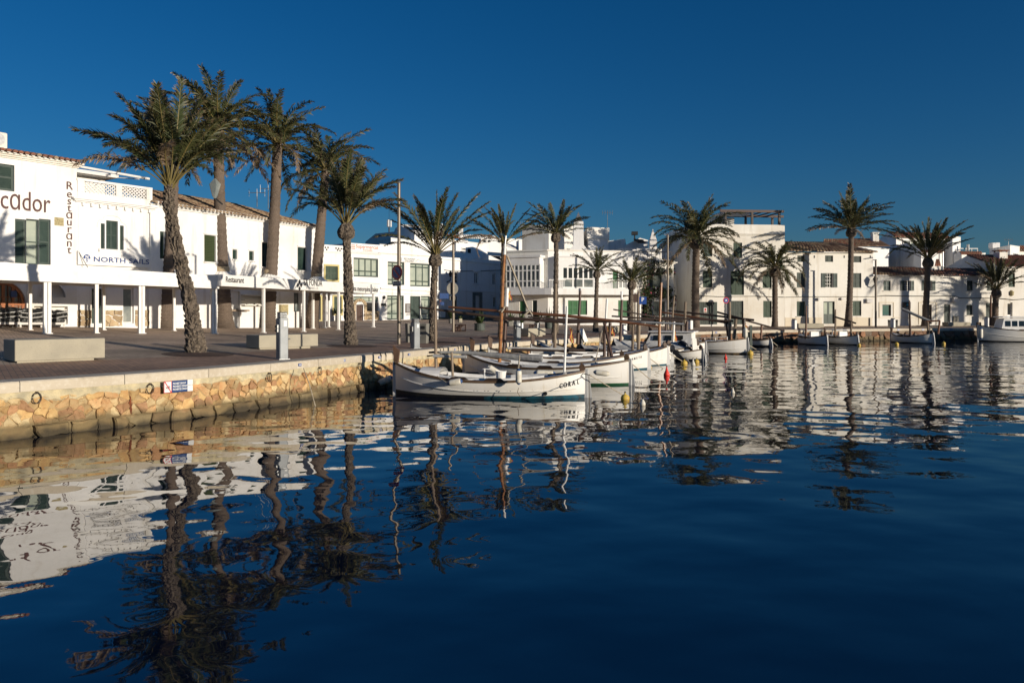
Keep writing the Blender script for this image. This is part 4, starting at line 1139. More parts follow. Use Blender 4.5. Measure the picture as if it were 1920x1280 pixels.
# --- sail shop with lattice balustrade
f2 = Fac(B2pt, B2pt + dl * 3.32, 1.55)
zc = f2.uz(146, 372)[1]
o = house(f2, 'shop_building', 'white shop building with lattice balustrade terrace and triple arched window', 0, 3.32, zc, 8,
          [(189, 419, 196.5, 467, 's1'), (199, 414, 221, 467.5, 's2'), (225, 423, 232, 469, 's1'), (172, 541, 192, 606, 'd', 'green', 'glass_dark'), (231, 540, 251, 606, 'w', None, (1, 1, 'white_paint', 'glass_grey', .05))], 'white')
cornice(o, 0, 3.32, zc + .02, ((.24, .06), (.17, .06), (.08, .05)), 'white')
for k in range(9):
    mb = MB(); mb.bb(.18 + k * .37, .28 + k * .37, -.13, -.003, zc - .30, zc - .165); mb.build('dentil', M_['white'], o)
zt = f2.uz(146, 334)[1]; z1 = zc + .30
mb = MB(); mb.bb(0, 3.32, -.05, .09, zc + .02, z1); mb.bb(-.02, 3.34, -.08, .12, zt - .10, zt)
for a, b in ((0, .28), (1.66, 1.92), (3.06, 3.34)): mb.bb(a, b, -.07, .11, z1, zt - .1)
bal = mb.build('balustrade', M_['white'], o)
for a, b in ((.28, 1.66), (1.92, 3.06)):
    n = max(2, round((b - a) / .17)); s_ = (b - a) / n; h = zt - .1 - z1; rows = 3
    for i in range(n):
        mb = MB()
        for j in range(rows):
            for sg in (-1, 1):
                p0 = Vector((a + s_ * (i + (0 if sg > 0 else 1)), 0, z1 + h * j / rows)); p1 = Vector((a + s_ * (i + (1 if sg > 0 else 0)), 0, z1 + h * (j + 1) / rows))
                dd = (p1 - p0).normalized(); q = Vector((-dd.z, 0, dd.x)) * .021
                mb.prism([p0 - q, p1 - q, p1 + q, p0 + q], (0, .04, 0))
        mb.build('lattice', M_['white'], bal)
# room on the terrace with a slab roof and a folded awning
z0 = zc; zs = f2.uz(146, 306)[1]
mb = MB(); mb.bb(-.2, 2.7, 3.0, 5.5, z0, zs); mb.build('terrace_room', M_['white_warm'], o)
mb = MB(); mb.bb(.1, 2.1, 2.95, 2.99, zs - 1.25, zs - .75); mb.build('terrace_window', M_['glass_dark'], o)
mb = MB(); mb.bb(-.3, 3.0, 2.3, 5.7, zs, zs + .16); mb.build('terrace_roof', M_['white_grey'], o)
mb = MB(); mb.tube([(.0, 1.2, zs + .1), (3.9, 1.2, zs - .02)], .06, 8); mb.tube([(2.9, 2.4, zs + .03), (3.4, 1.2, zs - .1)], .025, 6); mb.build('awning', M_['white_fabric'], o)
mb = MB()
for k in range(14): mb.bb(.1 + k * .2, .118 + k * .2, 2.2, 2.22, zc, zs - .9)
mb.build('terrace_railing', M_['iron'], o)
# window surround with a stepped arch line, sill with brackets
u0, u1, z0, z1 = f2.rect((184, 468, 241, 478)); mb = MB(); mb.bb(u0, u1, -.12, -.003, z0 + .06, z1)
for k in range(4): mb.bb(u0 + .1 + k * (u1 - u0 - .3) / 3, u0 + .2 + k * (u1 - u0 - .3) / 3, -.09, -.003, z0 - .06, z0 + .058)
mb.build('window_sill', M_['white'], o)
q = [f2.uz(x, y) for x, y in ((182, 426), (183, 417), (187, 412), (193, 411), (194, 407), (199, 404), (211, 404), (222, 407), (226, 412), (228, 417), (234, 420), (238, 426), (238.5, 466))]
mb = MB(); mb.tube([(u, -.01, z) for u, z in q], .022, 5); mb.build('window_moulding', M_['white'], o)
for xx in (150, 273):
    u, zt_ = f2.uz(xx, 383); _, zb_ = f2.uz(xx, 470 if xx < 200 else 480); mb = MB(); mb.bb(u - .09, u + .09, -.03, -.002, zb_, zt_); mb.build('pilaster', M_['white'], o)
u, zt_ = f2.uz(281, 385); _, zb_ = f2.uz(281, 480); mb = MB(); mb.tube([(3.25, -.07, zt_), (3.25, -.07, zb_)], .035, 7); mb.build('downpipe', M_['white_paint'], o)
for a, b in ((142, 171), (194, 229), (253, 279)):
    u0, zz1 = f2.uz(a, 581); u1, _ = f2.uz(b, 581); _, zz0 = f2.uz(a, 612); stone_dado(o, f2, max(u0, .02), min(u1, 3.3), zz0, zz1, int(a))
sgn = thing('shop_sign', 'long white shop sign board with navy lettering and round half blue emblem', 'sign', W[o] @ Vector((0, 0, 0)), f2.rz)
u0, u1, z0, z1 = f2.rect((146, 474, 283, 499), .12); f2s = f2.uz(214, 487, .12)
mb = MB(); mb.bb(u0, u1, -.14, -.06, z0, z1); mb.build('board', M_['white_paint'], sgn)
mb = MB(); mb.tube([(u0 + .05, -.1, z1), (u0 + .05, -.02, z1 - .02)], .015, 5); mb.tube([(u0 + .02, -.12, z1 - .02), (u0 + .3, -.5, z0 - .25)], .014, 5); mb.build('bracket', M_['iron'], sgn)
f2.o = sgn
u, z = f2.uz(229, 489, .15); text('NORTH SAILS', .30, M_['letter_blue'], f2.mat(u, z, .146), sgn, xs=1.32, bold=.006, space=1.05)
u, z = f2.uz(163, 485, .15)
for sg, mm in ((1, 'letter_blue'), (-1, 'sign_white')):
    mb = MB(); mb.prism([(u + .19 * math.cos(a) * .8, -.143, z + sg * .19 * math.sin(a)) for a in [math.pi * k / 14 for k in range(15)]], (0, -.006, 0)); mb.build('emblem', M_[mm], sgn)
text('N', .17, M_['sign_white'], f2.mat(u, z + .075, .151), sgn, name='emblem_letter', bold=.006); text('S', .17, M_['letter_blue'], f2.mat(u, z - .08, .151), sgn, name='emblem_letter', bold=.006)
f2.o = o

# --- long house with the tan tiled roof
d3 = Vector((.437, .899)); d3.normalize()
A3 = B2pt + dl * 3.32; B3 = Vector((-11.76, 46.0))
f3 = Fac(A3, B3, 1.45)
L3 = f3.len; ze = f3.uz(281, 383)[1]
o = house(f3, 'tiled_house', 'long white house with tan tiled roof and dark green shutters behind the left palms', 0, L3, ze, 7.5,
          [(300, 434, 309, 485, 's1'), (383, 441, 405, 491, 'roll'), (436, 468, 445, 486, 's1', 'green'), (467, 471, 476, 488.5, 's1', 'green'), (491, 455, 505.5, 500.5, 's2'), (558, 464, 575, 507, 's2'),
           (551, 549, 562, 584, 'w', None, (1, 1, 'green_grey', 'glass_grey', .04)), (433, 546, 450, 613, 'p', 'white_paint', 4)], 'white')
for r in ((383, 441, 405, 491), (436, 468, 445, 486), (467, 471, 476, 488.5), (491, 455, 505.5, 500.5), (558, 464, 575, 507)):
    u0, u1, z0, z1 = f3.rect(r); sill(o, u0, u1, z0)
    mb = MB(); mb.bb(u0 - .06, u1 + .06, -.05, -.002, z1 + .03, z1 + .10); mb.build('window_head', M_['white'], o)
cornice(o, 0, L3, ze + .04, ((.15, .05), (.08, .06)), 'white')
zr = 1.25
tiles(o, (-.1, -.28, ze + .05), (L3 + .25, -.28, ze + .05), (-.1, 3.6, ze + .05 + zr), (L3 * .70, 3.6, ze + .05 + zr), ['tile_tan', 'tile_brown', 'tile_brown'], r=.075, tl=.42)
tiles(o, (L3 + .25, -.28, ze + .05), (L3 + .25, 7.6, ze + .05), (L3 * .70, 3.6, ze + .05 + zr), (L3 * .70, 3.7, ze + .05 + zr), ['tile_tan', 'tile_brown'], r=.085, tl=.42)
mb = MB()
for k in range(int(L3 / .24)): mb.tube([(.12 + k * .24, -.33, ze + .08), (.12 + k * .24, -.05, ze + .13)], .075, 8)
tag(mb.build('eave_tile', M_['tile_white'], o), kind='stuff')
for yy in (553, 562, 572):
    u0, z = f3.uz(452, yy); u1, _ = f3.uz(491, yy); mb = MB(); mb.bb(u0, u1, -.28, -.003, z - .03, z + .03); mb.build('wall_shelf', M_['white_warm'], o)
u0, u1, z0, z1 = f3.rect((523, 571, 536, 590)); mb = MB(); mb.bb(u0, u1, -.18, -.003, z0, z1); mb.build('meter_box', M_['plaque'], o)
g = thing('wall_bar', 'wooden handrail bar fixed on the white wall below the pergola', 'rail', W[o] @ Vector((*([f3.uz(443, 582)[0]]), -.2, f3.uz(443, 582)[1])), f3.rz)
mb = MB(); mb.bb(-.7, .7, -.04, .04, -.04, .04); mb.bb(-.6, -.55, .03, .195, -.03, .03); mb.bb(.55, .6, .03, .195, -.03, .03); mb.build('bar', M_['grey_wood'], g)
for px, py, h in ((482, 388, .9), (503, 392, 1.3)): antenna(P(px, py, 44), h, 'thin rooftop aerial on the tan tiled roof, %s one' % ('taller' if h > 1 else 'shorter'), 1)
g = thing('street_lantern', 'hexagonal glass lantern behind the tall ringed palm trunk', 'lantern', P(403, 372, 37), 0)
mb = MB(); mb.lathe([(.06, 0), (.13, .12), (.27, .62), (.29, .68), (.05, .95)], n=6); mb.build('lamp_head', M_['glass_grey'], g)
mb = MB(); mb.tube([(0, 0, 0), (0.25, .3, -.25)], .04, 6); mb.build('bracket', M_['iron'], g)

# --- supermarket row
d4 = Vector((.707, .707))
A4 = Vector(((592 - CX) / F * 56, 56.0))
f4 = Fac(A4, A4 + d4 * 11.6, 1.6)
z4 = f4.uz(630, 460)[1]
ua = f4.uz(655, 500)[0]; ub = f4.uz(712, 500)[0]; uc4 = f4.uz(822, 500)[0]
o = house(f4, 'village_house', 'low white house with yellow framed window beside the supermarket', 0, ua, z4, 8,
          [(610, 499, 633, 525, 's2', 'green_old'), (594, 556, 601, 600, 'x'), (604, 556, 612, 601, 'x'), (626, 556, 640, 588, 's2', 'green_old')], 'white')
for r in ((610, 499, 633, 525), (626, 556, 640, 588), (594, 556, 601, 600)):
    u0, u1, z0, z1 = f4.rect(r); mb = MB(); t = .13
    mb.bb(u0 - t, u0, -.04, -.003, z0 - t, z1 + t); mb.bb(u1, u1 + t, -.04, -.003, z0 - t, z1 + t); mb.bb(u0, u1, -.04, -.003, z1, z1 + t); mb.bb(u0, u1, -.04, -.003, z0 - t, z0)
    mb.build('window_surround', M_['yellow_trim'], o)
cornice(o, 0, ua, f4.uz(630, 471)[1], ((.12, .07), (.06, .07)))
for k, (x, y) in enumerate(((610, 464), (615, 464), (612.5, 468), (630, 465.5), (635, 466), (640, 466.5), (633, 469), (637.5, 470))):
    u, z = f4.uz(x, y); mb = MB(); mb.tube([(u, -.006, z), (u, .05, z)], .07, 8); mb.build('parapet_hole', M_['dark'], o)
z5 = f4.uz(680, 457)[1]
f4b = Fac(A4 + d4 * ua, A4 + d4 * ub, 1.6)
o = house(f4b, 'supermarket_building', 'white supermarket building with a wide green framed window and red lettered roof sign', .003, ub - ua - .003, z5, 8,
          [(663, 484, 709, 519, 'w', None, (4, 2, 'green', 'glass_pale', .10, [0, .30, 1])), (663, 556, 709, 566, 'w', None, (3, 1, 'green', 'glass_pale', .07)), (668, 571, 681, 601, 'p', 'brown_wood', 4), (685, 567, 709, 586, 'x')], 'white')
bs = thing('roof_sign', 'white supermarket sign board with faded red lettering on the parapet', 'sign', W[o] @ Vector((0, 0, 0)), f4b.rz)
u0, u1, z0, z1 = f4b.rect((657, 459, 710, 472)); mb = MB(); mb.bb(u0, u1, -.10, -.003, z0, z1); mb.build('board', M_['sign_white'], bs)
f4b.o = bs
u, z = f4b.uz(687, 463.3); text('Supermercat', .38, M_['letter_red'], f4b.mat(u, z, .105), bs, xs=1.05, bold=.004)
u, z = f4b.uz(688, 469.3); text('Fornells', .26, M_['letter_red'], f4b.mat(u, z, .105), bs, xs=1.05)
u, z = f4b.uz(661, 464.5); mb = MB()
for k in range(3): mb.bb(u - .16, u + .16, -.108, -.102, z + .16 - k * .13, z + .22 - k * .13)
mb.build('emblem', M_['letter_red'], bs)
f4b.o = o
cornice(o, 0, ub - ua, f4b.uz(680, 473)[1], ((.16, .06), (.08, .06)))
ledge(o, f4b, ((656, 527), (712, 531)), .12, .10)
u0, z = f4b.uz(664, 573); u1, _ = f4b.uz(685, 573); uc_ = (u0 + u1) / 2; r_ = (u1 - u0) / 2; _, z0 = f4b.uz(674, 600); rgx = random.Random(4)
u2, zd1 = f4b.uz(711, 583); stone_dado(o, f4b, u1 + .02, u2, z0, zd1, 77, sw=.36, sh=.26)
for k in range(9):
    a, b = math.pi * k / 9 + .02, math.pi * (k + 1) / 9 - .02; mb = MB()
    mb.prism([(uc_ + math.cos(x) * q, -.06, z + math.sin(x) * q * .9) for x, q in ((a, r_ + .12), (b, r_ + .12), (b, r_ - .12), (a, r_ - .12))], (0, .057, 0)); mb.build('stone', rgx.choice(DADO), o)
for sg in (-1, 1):
    for k in range(4):
        h = (z - z0) / 4; mb = MB(); mb.bbox(uc_ + sg * r_ - .12, uc_ + sg * r_ + .12, -.06, -.003, z0 + h * k + .01, z0 + h * (k + 1) - .01, .015); mb.build('stone', rgx.choice(DADO), o)
f4c = Fac(A4 + d4 * ub, A4 + d4 * uc4, 1.62)
z6 = f4c.uz(760, 461)[1]
o = house(f4c, 'restaurant_building', 'white restaurant building with tall green framed windows behind the no parking sign', .003, f4c.len, z6, 7,
          [(727, 491, 758, 534, 'w', None, (3, 3, 'green', 'glass_pale', .10, [0, .22, .84, 1])), (769, 494, 806, 537, 'w', None, (3, 3, 'green', 'glass_pale', .10, [0, .22, .84, 1])),
           (726, 554, 757, 599, 'w', None, (3, 3, 'green', 'glass_pale', .10, [0, .25, .86, 1])), (769, 555, 788, 599, 'd', 'green'), (789, 555, 806, 599, 'w', None, (1, 3, 'green', 'glass_pale', .08, [0, .25, .86, 1]))], 'white')
cornice(o, 0, f4c.len, f4c.uz(770, 477)[1], ((.14, .05), (.07, .05)), 'white_warm')
ledge(o, f4c, ((713, 540), (822, 546)), .12, .12); ledge(o, f4c, ((713, 548), (822, 553)), .05, .08)
bs = thing('restaurant_sign', 'pale restaurant sign board above the tall green windows', 'sign', W[o] @ Vector((0, 0, 0)), f4c.rz)
u0, u1, z0, z1 = f4c.rect((752, 484, 806, 492)); mb = MB(); mb.bb(u0, u1, -.08, -.003, z0, z1); mb.build('board', M_['sign_white'], bs); f4c.o = bs
u, z = f4c.uz(767, 485.8); text('RESTAURANT', .20, M_['letter_black'], f4c.mat(u, z, .085), bs, xs=.95); u, z = f4c.uz(767, 489.6); text("S'ALGARET", .20, M_['letter_black'], f4c.mat(u, z, .085), bs, xs=.95)
u, z = f4c.uz(784, 488.5); mb = MB(); mb.tube([(u - .35, -.085, z - .10), (u - .05, -.085, z + .10), (u + .1, -.085, z), (u + .25, -.085, z - .06), (u + .6, -.085, z)], .012, 4); mb.build('swash', M_['letter_red'], bs); f4c.o = o
u0, u1, z0, z1 = f4c.rect((760, 569, 768.5, 586)); mb = MB(); mb.bb(u0, u1, -.07, -.003, z0, z1); mb.build('menu_board', M_['brown_wood'], o); mb = MB(); mb.bb(u0 + .05, u1 - .05, -.078, -.072, z0 + .05, z1 - .05); mb.build('menu', M_['letter_grey'], o)
u, z = f4c.uz(719, 571); mb = MB(); mb.bb(u - .25, u + .25, -.03, -.003, z - .1, z + .1); mb.build('plaque', M_['iron'], o)
u, z = f4c.uz(719, 558); mb = MB(); mb.lathe([(.03, -.12), (.09, -.06), (.10, .08), (.03, .16)], (u, -.12, z), 8); mb.build('wall_lamp', M_['iron'], o)
for (x0, y0, x1, y1, m) in ((829, 550, 837, 560, 'blue_dark'), (824, 566, 828.5, 572, 'blue_dark'), (820, 562, 823, 572, 'letter_brown')):
    u0, u1, z0, z1 = f4c.rect((x0, y0, x1, y1)); 
    mb = MB(); mb.bb(min(u0, f4c.len - .1), u1, -.3, -.25, z0, z1); mb.build('hanging_sign', M_[m], o)

# --- house in the shade at the end of the square
A5 = Vector(((827 - CX) / F * 70.5, 70.5)); f5 = Fac(A5, A5 + d4 * 12, 1.62)
z7 = f5.uz(835, 482)[1]
o = house(f5, 'shaded_house', 'white house standing in blue shade at the back of the square', 0, f5.len, z7, 8,
          [(853, 509, 859, 531, 'w', None, (1, 3, 'white_paint', 'glass_dark', .05)), (889, 511, 897, 532, 'w', None, (2, 1, 'white_paint', 'glass_grey', .06)), (923, 513, 930, 534, 'w', None, (2, 1, 'white_paint', 'glass_grey', .06)),
           (890, 553, 901, 592, 'd1', 'white_paint'), (925, 557, 930, 576, 'w', None, (1, 1, 'white_paint', 'glass_dark', .05)), (851, 555, 857, 580, 's1', 'green_old')], 'white')
for r in ((853, 509, 859, 531), (889, 511, 897, 532), (923, 513, 930, 534), (925, 557, 930, 576)):
    u0, u1, z0, z1 = f5.rect(r); sill(o, u0 - .1, u1 + .1, z0); mb = MB(); mb.bb(u0 - .25, u1 + .25, -.08, -.003, z1 + .12, z1 + .2); mb.build('window_head', M_['white'], o)
ledge(o, f5, ((828, 485), (945, 496)), .10, .10); ledge(o, f5, ((826, 543), (950, 548)), .10, .08)
cable(o, f5, ((833, 506), (850, 508.5), (900, 508), (950, 506)), .025)
u0, u1, z0, z1 = f5.rect((886, 549, 904, 592)); mb = MB(); mb.bb(u0, u0 + .35, -.04, -.003, z0, z1); mb.bb(u1 - .35, u1, -.04, -.003, z0, z1); mb.bb(u0, u1, -.042, -.003, z1 - .25, z1 + .05); mb.build('door_surround', M_['concrete_grey'], o)
stone_dado(o, f5, f5.uz(835, 590)[0], f5.uz(886, 590)[0], f5.uz(860, 598)[1], f5.uz(860, 584)[1], 31, [M_['concrete_grey']], sw=.7, sh=.4)
# parapet rooms and gable behind
mb = MB(); u0, z0 = f5.uz(850, 478); u1, _ = f5.uz(905, 460); _, zt = f5.uz(870, 462); mb.bb(u0 + 2.2, u1 + 1.5, 3, 6, z7 - .3, zt - .3); mb.build('roof_room', M_['white'], o)
g = thing('wall_lantern', 'black iron wall lantern on the shaded white house', 'lantern', W[o] @ Vector((f5.uz(838, 520)[0], 0, f5.uz(838, 520)[1])), f5.rz)
mb = MB(); mb.tube([(0, 0, -.45), (0, -.45, -.3), (0, -.5, -.05)], .05, 6); mb.build('bracket', M_['iron'], g); mb = MB(); mb.lathe([(.09, 0), (.16, .32), (.2, .36), (.03, .62)], (0, -.5, 0), 6); mb.build('lamp_head', M_['iron'], g)

# --- central white house with chimney and glazed bays
fL = Fac((-.45, 63.5), (2.9, 62), 1.2); fR = Fac((2.9, 62), (10.0, 63.6), 1.2)
zP = fR.uz(1040, 470.5)[1]; zB = fR.uz(1100, 541)[1]; zS = fR.uz(1100, 553)[1]
o = house(fR, 'corner_house', 'central white corner house with tall tapering chimney and glazed balcony bays', 0, fR.len, zP, 6,
          [(1065, 563, 1101, 590, 's4', 'green_mid'), (1159, 563, 1178, 593, 's2', 'green_mid'), (1149, 508, 1159, 541, 's1', 'green_mid'), (1160, 508, 1176, 541, 'w', None, (2, 1, 'white_paint', 'glass_grey', .08))], 'white', body=False)
loc = lambda v, z: W[o].inverted() @ Vector((v[0], v[1], z + 1.2))
pl = [(2.9, 62), (10.0, 63.6), (9.4, 71), (1.5, 74), (-.45, 63.5)]
mb = MB(); q = [(2.85, 62.5), (9.6, 64.1), (9.2, 70.8), (1.5, 73.6), (0.0, 63.9)]
mb.prism([loc(p, -.5) for p in q], (0, 0, zP + .35)); mb.build('body', M_['white'], o)
# left front as a part of the same house, built in its own frame
def onL(mb): 
    T = W[o].inverted() @ (Matrix.Translation((fL.A.x, fL.A.y, 1.2)) @ Matrix.Rotation(fL.rz, 4, 'Z'))
    mb.v = [T @ v for v in mb.v]; return mb
hl = [fL.rect(r) for r in ((974, 564, 986, 586), (998, 563, 1007, 591))]
mb = MB(); wall_front(mb, 0, fL.len - .003, -.5, zP, .32, hl); onL(mb).build('wall', M_['white_warm'], o)
for r, m in ((hl[0], 'green_mid'), (hl[1], 'green')):
    mb = MB(); mb.bb(r[0], r[1], .10, .15, r[2], r[3])
    for k in range(8): mb.bb(r[0] + .05, r[1] - .05, .085, .10, r[2] + (r[3] - r[2]) * (k + .2) / 8, r[2] + (r[3] - r[2]) * (k + .7) / 8)
    onL(mb).build('shutter' if m == 'green_mid' else 'door', M_[m], o)
# balcony slab all round
mb = MB(); q = [Vector((-.9, 62.7)), Vector((2.6, 61.0)), Vector((3.1, 60.8)), Vector((10.0, 62.5)), Vector((10.0, 63.5)), Vector((2.9, 61.95)), Vector((-.45, 63.45))]
mb.prism([loc(p, zS) for p in q], (0, 0, zB - zS)); mb.build('balcony_slab', M_['white'], o)
# left glazed bay
z0, z1 = zB + .01, fL.uz(985, 497)[1]; uA, uB = 0.0, fL.len - .35
mb = MB(); mb.bb(uA, uB, -.95, -.003, z1, z1 + .55); mb.bb(uA - .1, uB + .1, -1.05, -.003, z1 + .55, z1 + .72); onL(mb).build('bay_roof', M_['white'], o)
mb = MB(); n = 9
for k in range(n + 1): mb.bb(uA + (uB - uA) * k / n - .05, uA + (uB - uA) * k / n + .05, -.95, -.86, z0, z1)
for zz in (z0 + .06, z0 + (z1 - z0) * .3, z1 - .5, z1 - .04): mb.bb(uA, uB, -.945, -.865, zz - .05, zz + .05)
mb.bb(uB - .09, uB + .02, -.86, -.003, z0, z1)
bay = onL(mb).build('glazed_bay', M_['white_paint'], o)
for k in range(n):
    a, b = uA + (uB - uA) * k / n + .05, uA + (uB - uA) * (k + 1) / n - .05
    for c, d in ((z0 + .1, z0 + (z1 - z0) * .3 - .05), (z0 + (z1 - z0) * .3 + .05, z1 - .55), (z1 - .45, z1 - .08)):
        mb = MB(); mb.bb(a, b, -.91, -.90, c, d); onL(mb).build('pane', M_['glass_grey'], bay)
# right glazed bay
u0, _ = fR.uz(1055, 520, .9); u1, _ = fR.uz(1113, 520, .9); zt = fR.uz(1085, 500, .9)[1]
mb = MB(); mb.bb(u0 - .35, u1 + .3, -.9, -.003, zt, zt + .75); mb.bb(u0 - .45, u1 + .4, -1.0, -.003, zt + .75, zt + .88); mb.bb(u0 - .35, u0, -.9, -.003, zB, zt); mb.bb(u1, u1 + .3, -.9, -.003, zB, zt); mb.build('bay_roof', M_['white'], o)
mb = MB(); n = 6
for k in range(n + 1): mb.bb(u0 + (u1 - u0) * k / n - .06, u0 + (u1 - u0) * k / n + .06, -.88, -.80, zB + (.0 if k % 2 == 0 else .75), zt)
for zz in (zB + .05, zB + .75, zt - .05): mb.bb(u0, u1, -.875, -.805, zz - .05, zz + .05)
bay = mb.build('glazed_bay', M_['white_paint'], o)
for k in range(n):
    mb = MB(); mb.bb(u0 + (u1 - u0) * k / n + .06, u0 + (u1 - u0) * (k + 1) / n - .06, -.85, -.84, zB + .8, zt - .1); mb.build('pane', M_['glass_dark'], bay)
    if k % 2 == 0: mb = MB(); mb.bb(u0 + (u1 - u0) * k / n + .06, u0 + (u1 - u0) * (k + 2) / n - .06, -.85, -.84, zB + .1, zB + .7); mb.build('pane', M_['glass_grey'], bay)
mb = MB(); a, _ = fR.uz(1122, 535, .9); 
for k in range(28): mb.bb(a + k * .11, a + k * .11 + .025, -.95, -.92, zB, zB + .62)
mb.bb(a - .03, a + 27 * .11 + .05, -.96, -.91, zB + .62, zB + .67); mb.build('balcony_railing', M_['white_paint'], o)
mb = MB()
for k in range(12): mb.bb(-.15 + k * .11, -.125 + k * .11, -1.05, -1.02, zB, zB + .62)
mb.bb(-.2, 1.2, -1.06, -1.01, zB + .62, zB + .67); mb.build('balcony_railing', M_['white_paint'], o)
mb = MB(); mb.prism([loc(p, zP) for p in ((2.83, 61.9), (10.05, 63.55), (10.0, 63.9), (2.95, 62.35), (-.4, 63.85), (-.55, 63.42))], (0, 0, .12)); mb.build('cornice', M_['white_warm'], o)
# top storey blocks
zT = P(1029, 424, 66.5).z - 1.2
mb = MB(); cx0 = (1029 - CX) / F * 66.5
blk = [(cx0, 66.5), ((1085 - CX) / F * 68, 68), ((1083 - CX) / F * 75, 75), ((985 - CX) / F * 74, 74), ((979 - CX) / F * 67.7, 67.7)]
mb.prism([loc(p, zP - .1) for p in blk], (0, 0, zT - zP + .1)); mb.build('top_storey', M_['white_warm'], o)
mb = MB(); big = [(p[0] + (p[0] - 4.2) * .02, p[1] - .12 if p[1] < 69 else p[1] + .1) for p in blk]; mb.prism([loc(p, zT) for p in big], (0, 0, .14)); mb.build('top_cornice', M_['white_warm'], o)
zT2 = P(1120, 430, 68.5).z - 1.2
b2 = [((1103 - CX) / F * 67.5, 67.5), ((1140 - CX) / F * 68.2, 68.2), ((1138 - CX) / F * 74, 74), ((1092 - CX) / F * 74, 74)]
mb = MB(); mb.prism([loc(p, zP - .1) for p in b2], (0, 0, zT2 - zP + .1)); mb.build('top_storey', M_['white'], o)
mb = MB(); mb.prism([loc((p[0] + (.1 if i in (1, 2) else -.1), p[1] - .15 if p[1] < 70 else p[1]), zT2 - .9) for i, p in enumerate(b2)], (0, 0, .98)); mb.build('top_band', M_['white_warm'], o)
cc = Vector(((1085 - CX) / F * 65.5, 65.5)); zc0, zc1 = P(1085, 470, 65.5).z - 1.2, P(1085, 415, 65.5).z - 1.2
mb = MB(); Mo = W[o].inverted()
prof = [(-1.05, zP), (-.95, zP + .15), (-.45, zP + .75), (-.40, zc1), (.40, zc1), (.45, zP + .75), (.95, zP + .15), (1.05, zP)]
mb.prism([Mo @ Vector((cc.x + a, cc.y, z + 1.2)) for a, z in prof], Mo.to_3x3() @ Vector((0, .6, 0))); ch = mb.build('chimney', M_['white'], o)
mb = MB(); pk = [Mo @ Vector((cc.x + a, cc.y + b, zc1 + 1.2)) for a, b in ((-.34, .02), (.34, .02), (.34, .58), (-.34, .58))]; ap = Mo @ Vector((cc.x, cc.y + .3, zc1 + 1.2 + .85)); mb.add(pk + [ap], [(0, 1, 4), (1, 2, 4), (2, 3, 4), (3, 0, 4), (0, 3, 2, 1)]); mb.build('chimney_cap', M_['steel'], ch)
antenna(P(1139, 430, 70), 1.7, 'rooftop aerial on the central white corner house', 3)

# --- bougainvillea house
f7 = Fac(((1190 - CX) / F * 65, 65.0), ((1263 - CX) / F * 66, 66.0), 1.1)
z8 = f7.uz(1230, 492)[1]
o = house(f7, 'creeper_house', 'narrow white house overgrown with a dark flowering creeper', 0, f7.len, z8, 6,
          [(1217, 511, 1241, 538, 's2', 'green_grey'), (1225, 565, 1247, 592, 's2', 'green_grey'), (1204, 567, 1216, 606, 'x')], 'white_warm')
cornice(o, 0, f7.len, z8 + .05, ((.25, .08), (.12, .08)), 'white_warm')
tiles(o, (0, -.3, z8 + .02), (f7.len, -.3, z8 + .02), (0, .5, z8 + .3), (f7.len, .5, z8 + .3), ['tile_white', 'tile_tan'])
mb = MB(); mb.bb(0, f7.len, 2.2, 5.8, z8 - .2, f7.uz(1230, 462)[1]); mb.build('top_storey', M_['white_grey'], o)
mb = MB(); zr_ = z8 + .35
for k in range(9): mb.bb(.1 + k * .4, .13 + k * .4, .3, .33, z8 + .2, zr_ + .55)
mb.bb(0, f7.len, .28, .35, zr_ + .55, zr_ + .60); mb.build('terrace_railing', M_['iron'], o)
pk = P(1224, 473, 69); mb = MB(); Mo = W[o].inverted()
pyr = [Mo @ (pk + Vector((a, b, -1.0))) for a, b in ((-.32, -.32), (.32, -.32), (.32, .32), (-.32, .32))]; top_ = [Mo @ (pk + Vector((a, b, 1.0))) for a, b in ((-.32, -.32), (.32, -.32), (.32, .32), (-.32, .32))]; ap = Mo @ (pk + Vector((0, 0, 2.1)))
mb.add(pyr + top_ + [ap], [(0, 1, 5, 4), (1, 2, 6, 5), (2, 3, 7, 6), (3, 0, 4, 7), (4, 5, 8), (5, 6, 8), (6, 7, 8), (7, 4, 8)]); mb.build('chimney', M_['white_grey'], o)
cr = thing('creeper_plant', 'dark bougainvillea creeper with magenta flowers climbing the narrow white house', 'plant', W[o] @ Vector((.6, -.1, 0)), f7.rz)
mb = MB(); 
q = [f7.uz(x, y) for x, y in ((1218, 605), (1219, 585), (1216, 560), (1210, 540), (1206, 520))]; mb.tube([(u - .6, -.12, z) for u, z in q], [.09, .07, .06, .04, .02], 6)
q = [f7.uz(x, y) for x, y in ((1216, 560), (1228, 550), (1245, 548), (1258, 550))]; mb.tube([(u - .6, -.12, z) for u, z in q], [.05, .04, .03, .02], 6); mb.build('stem', M_['grey_wood'], cr)
rg = random.Random(12); mb = MB(); mf = MB()
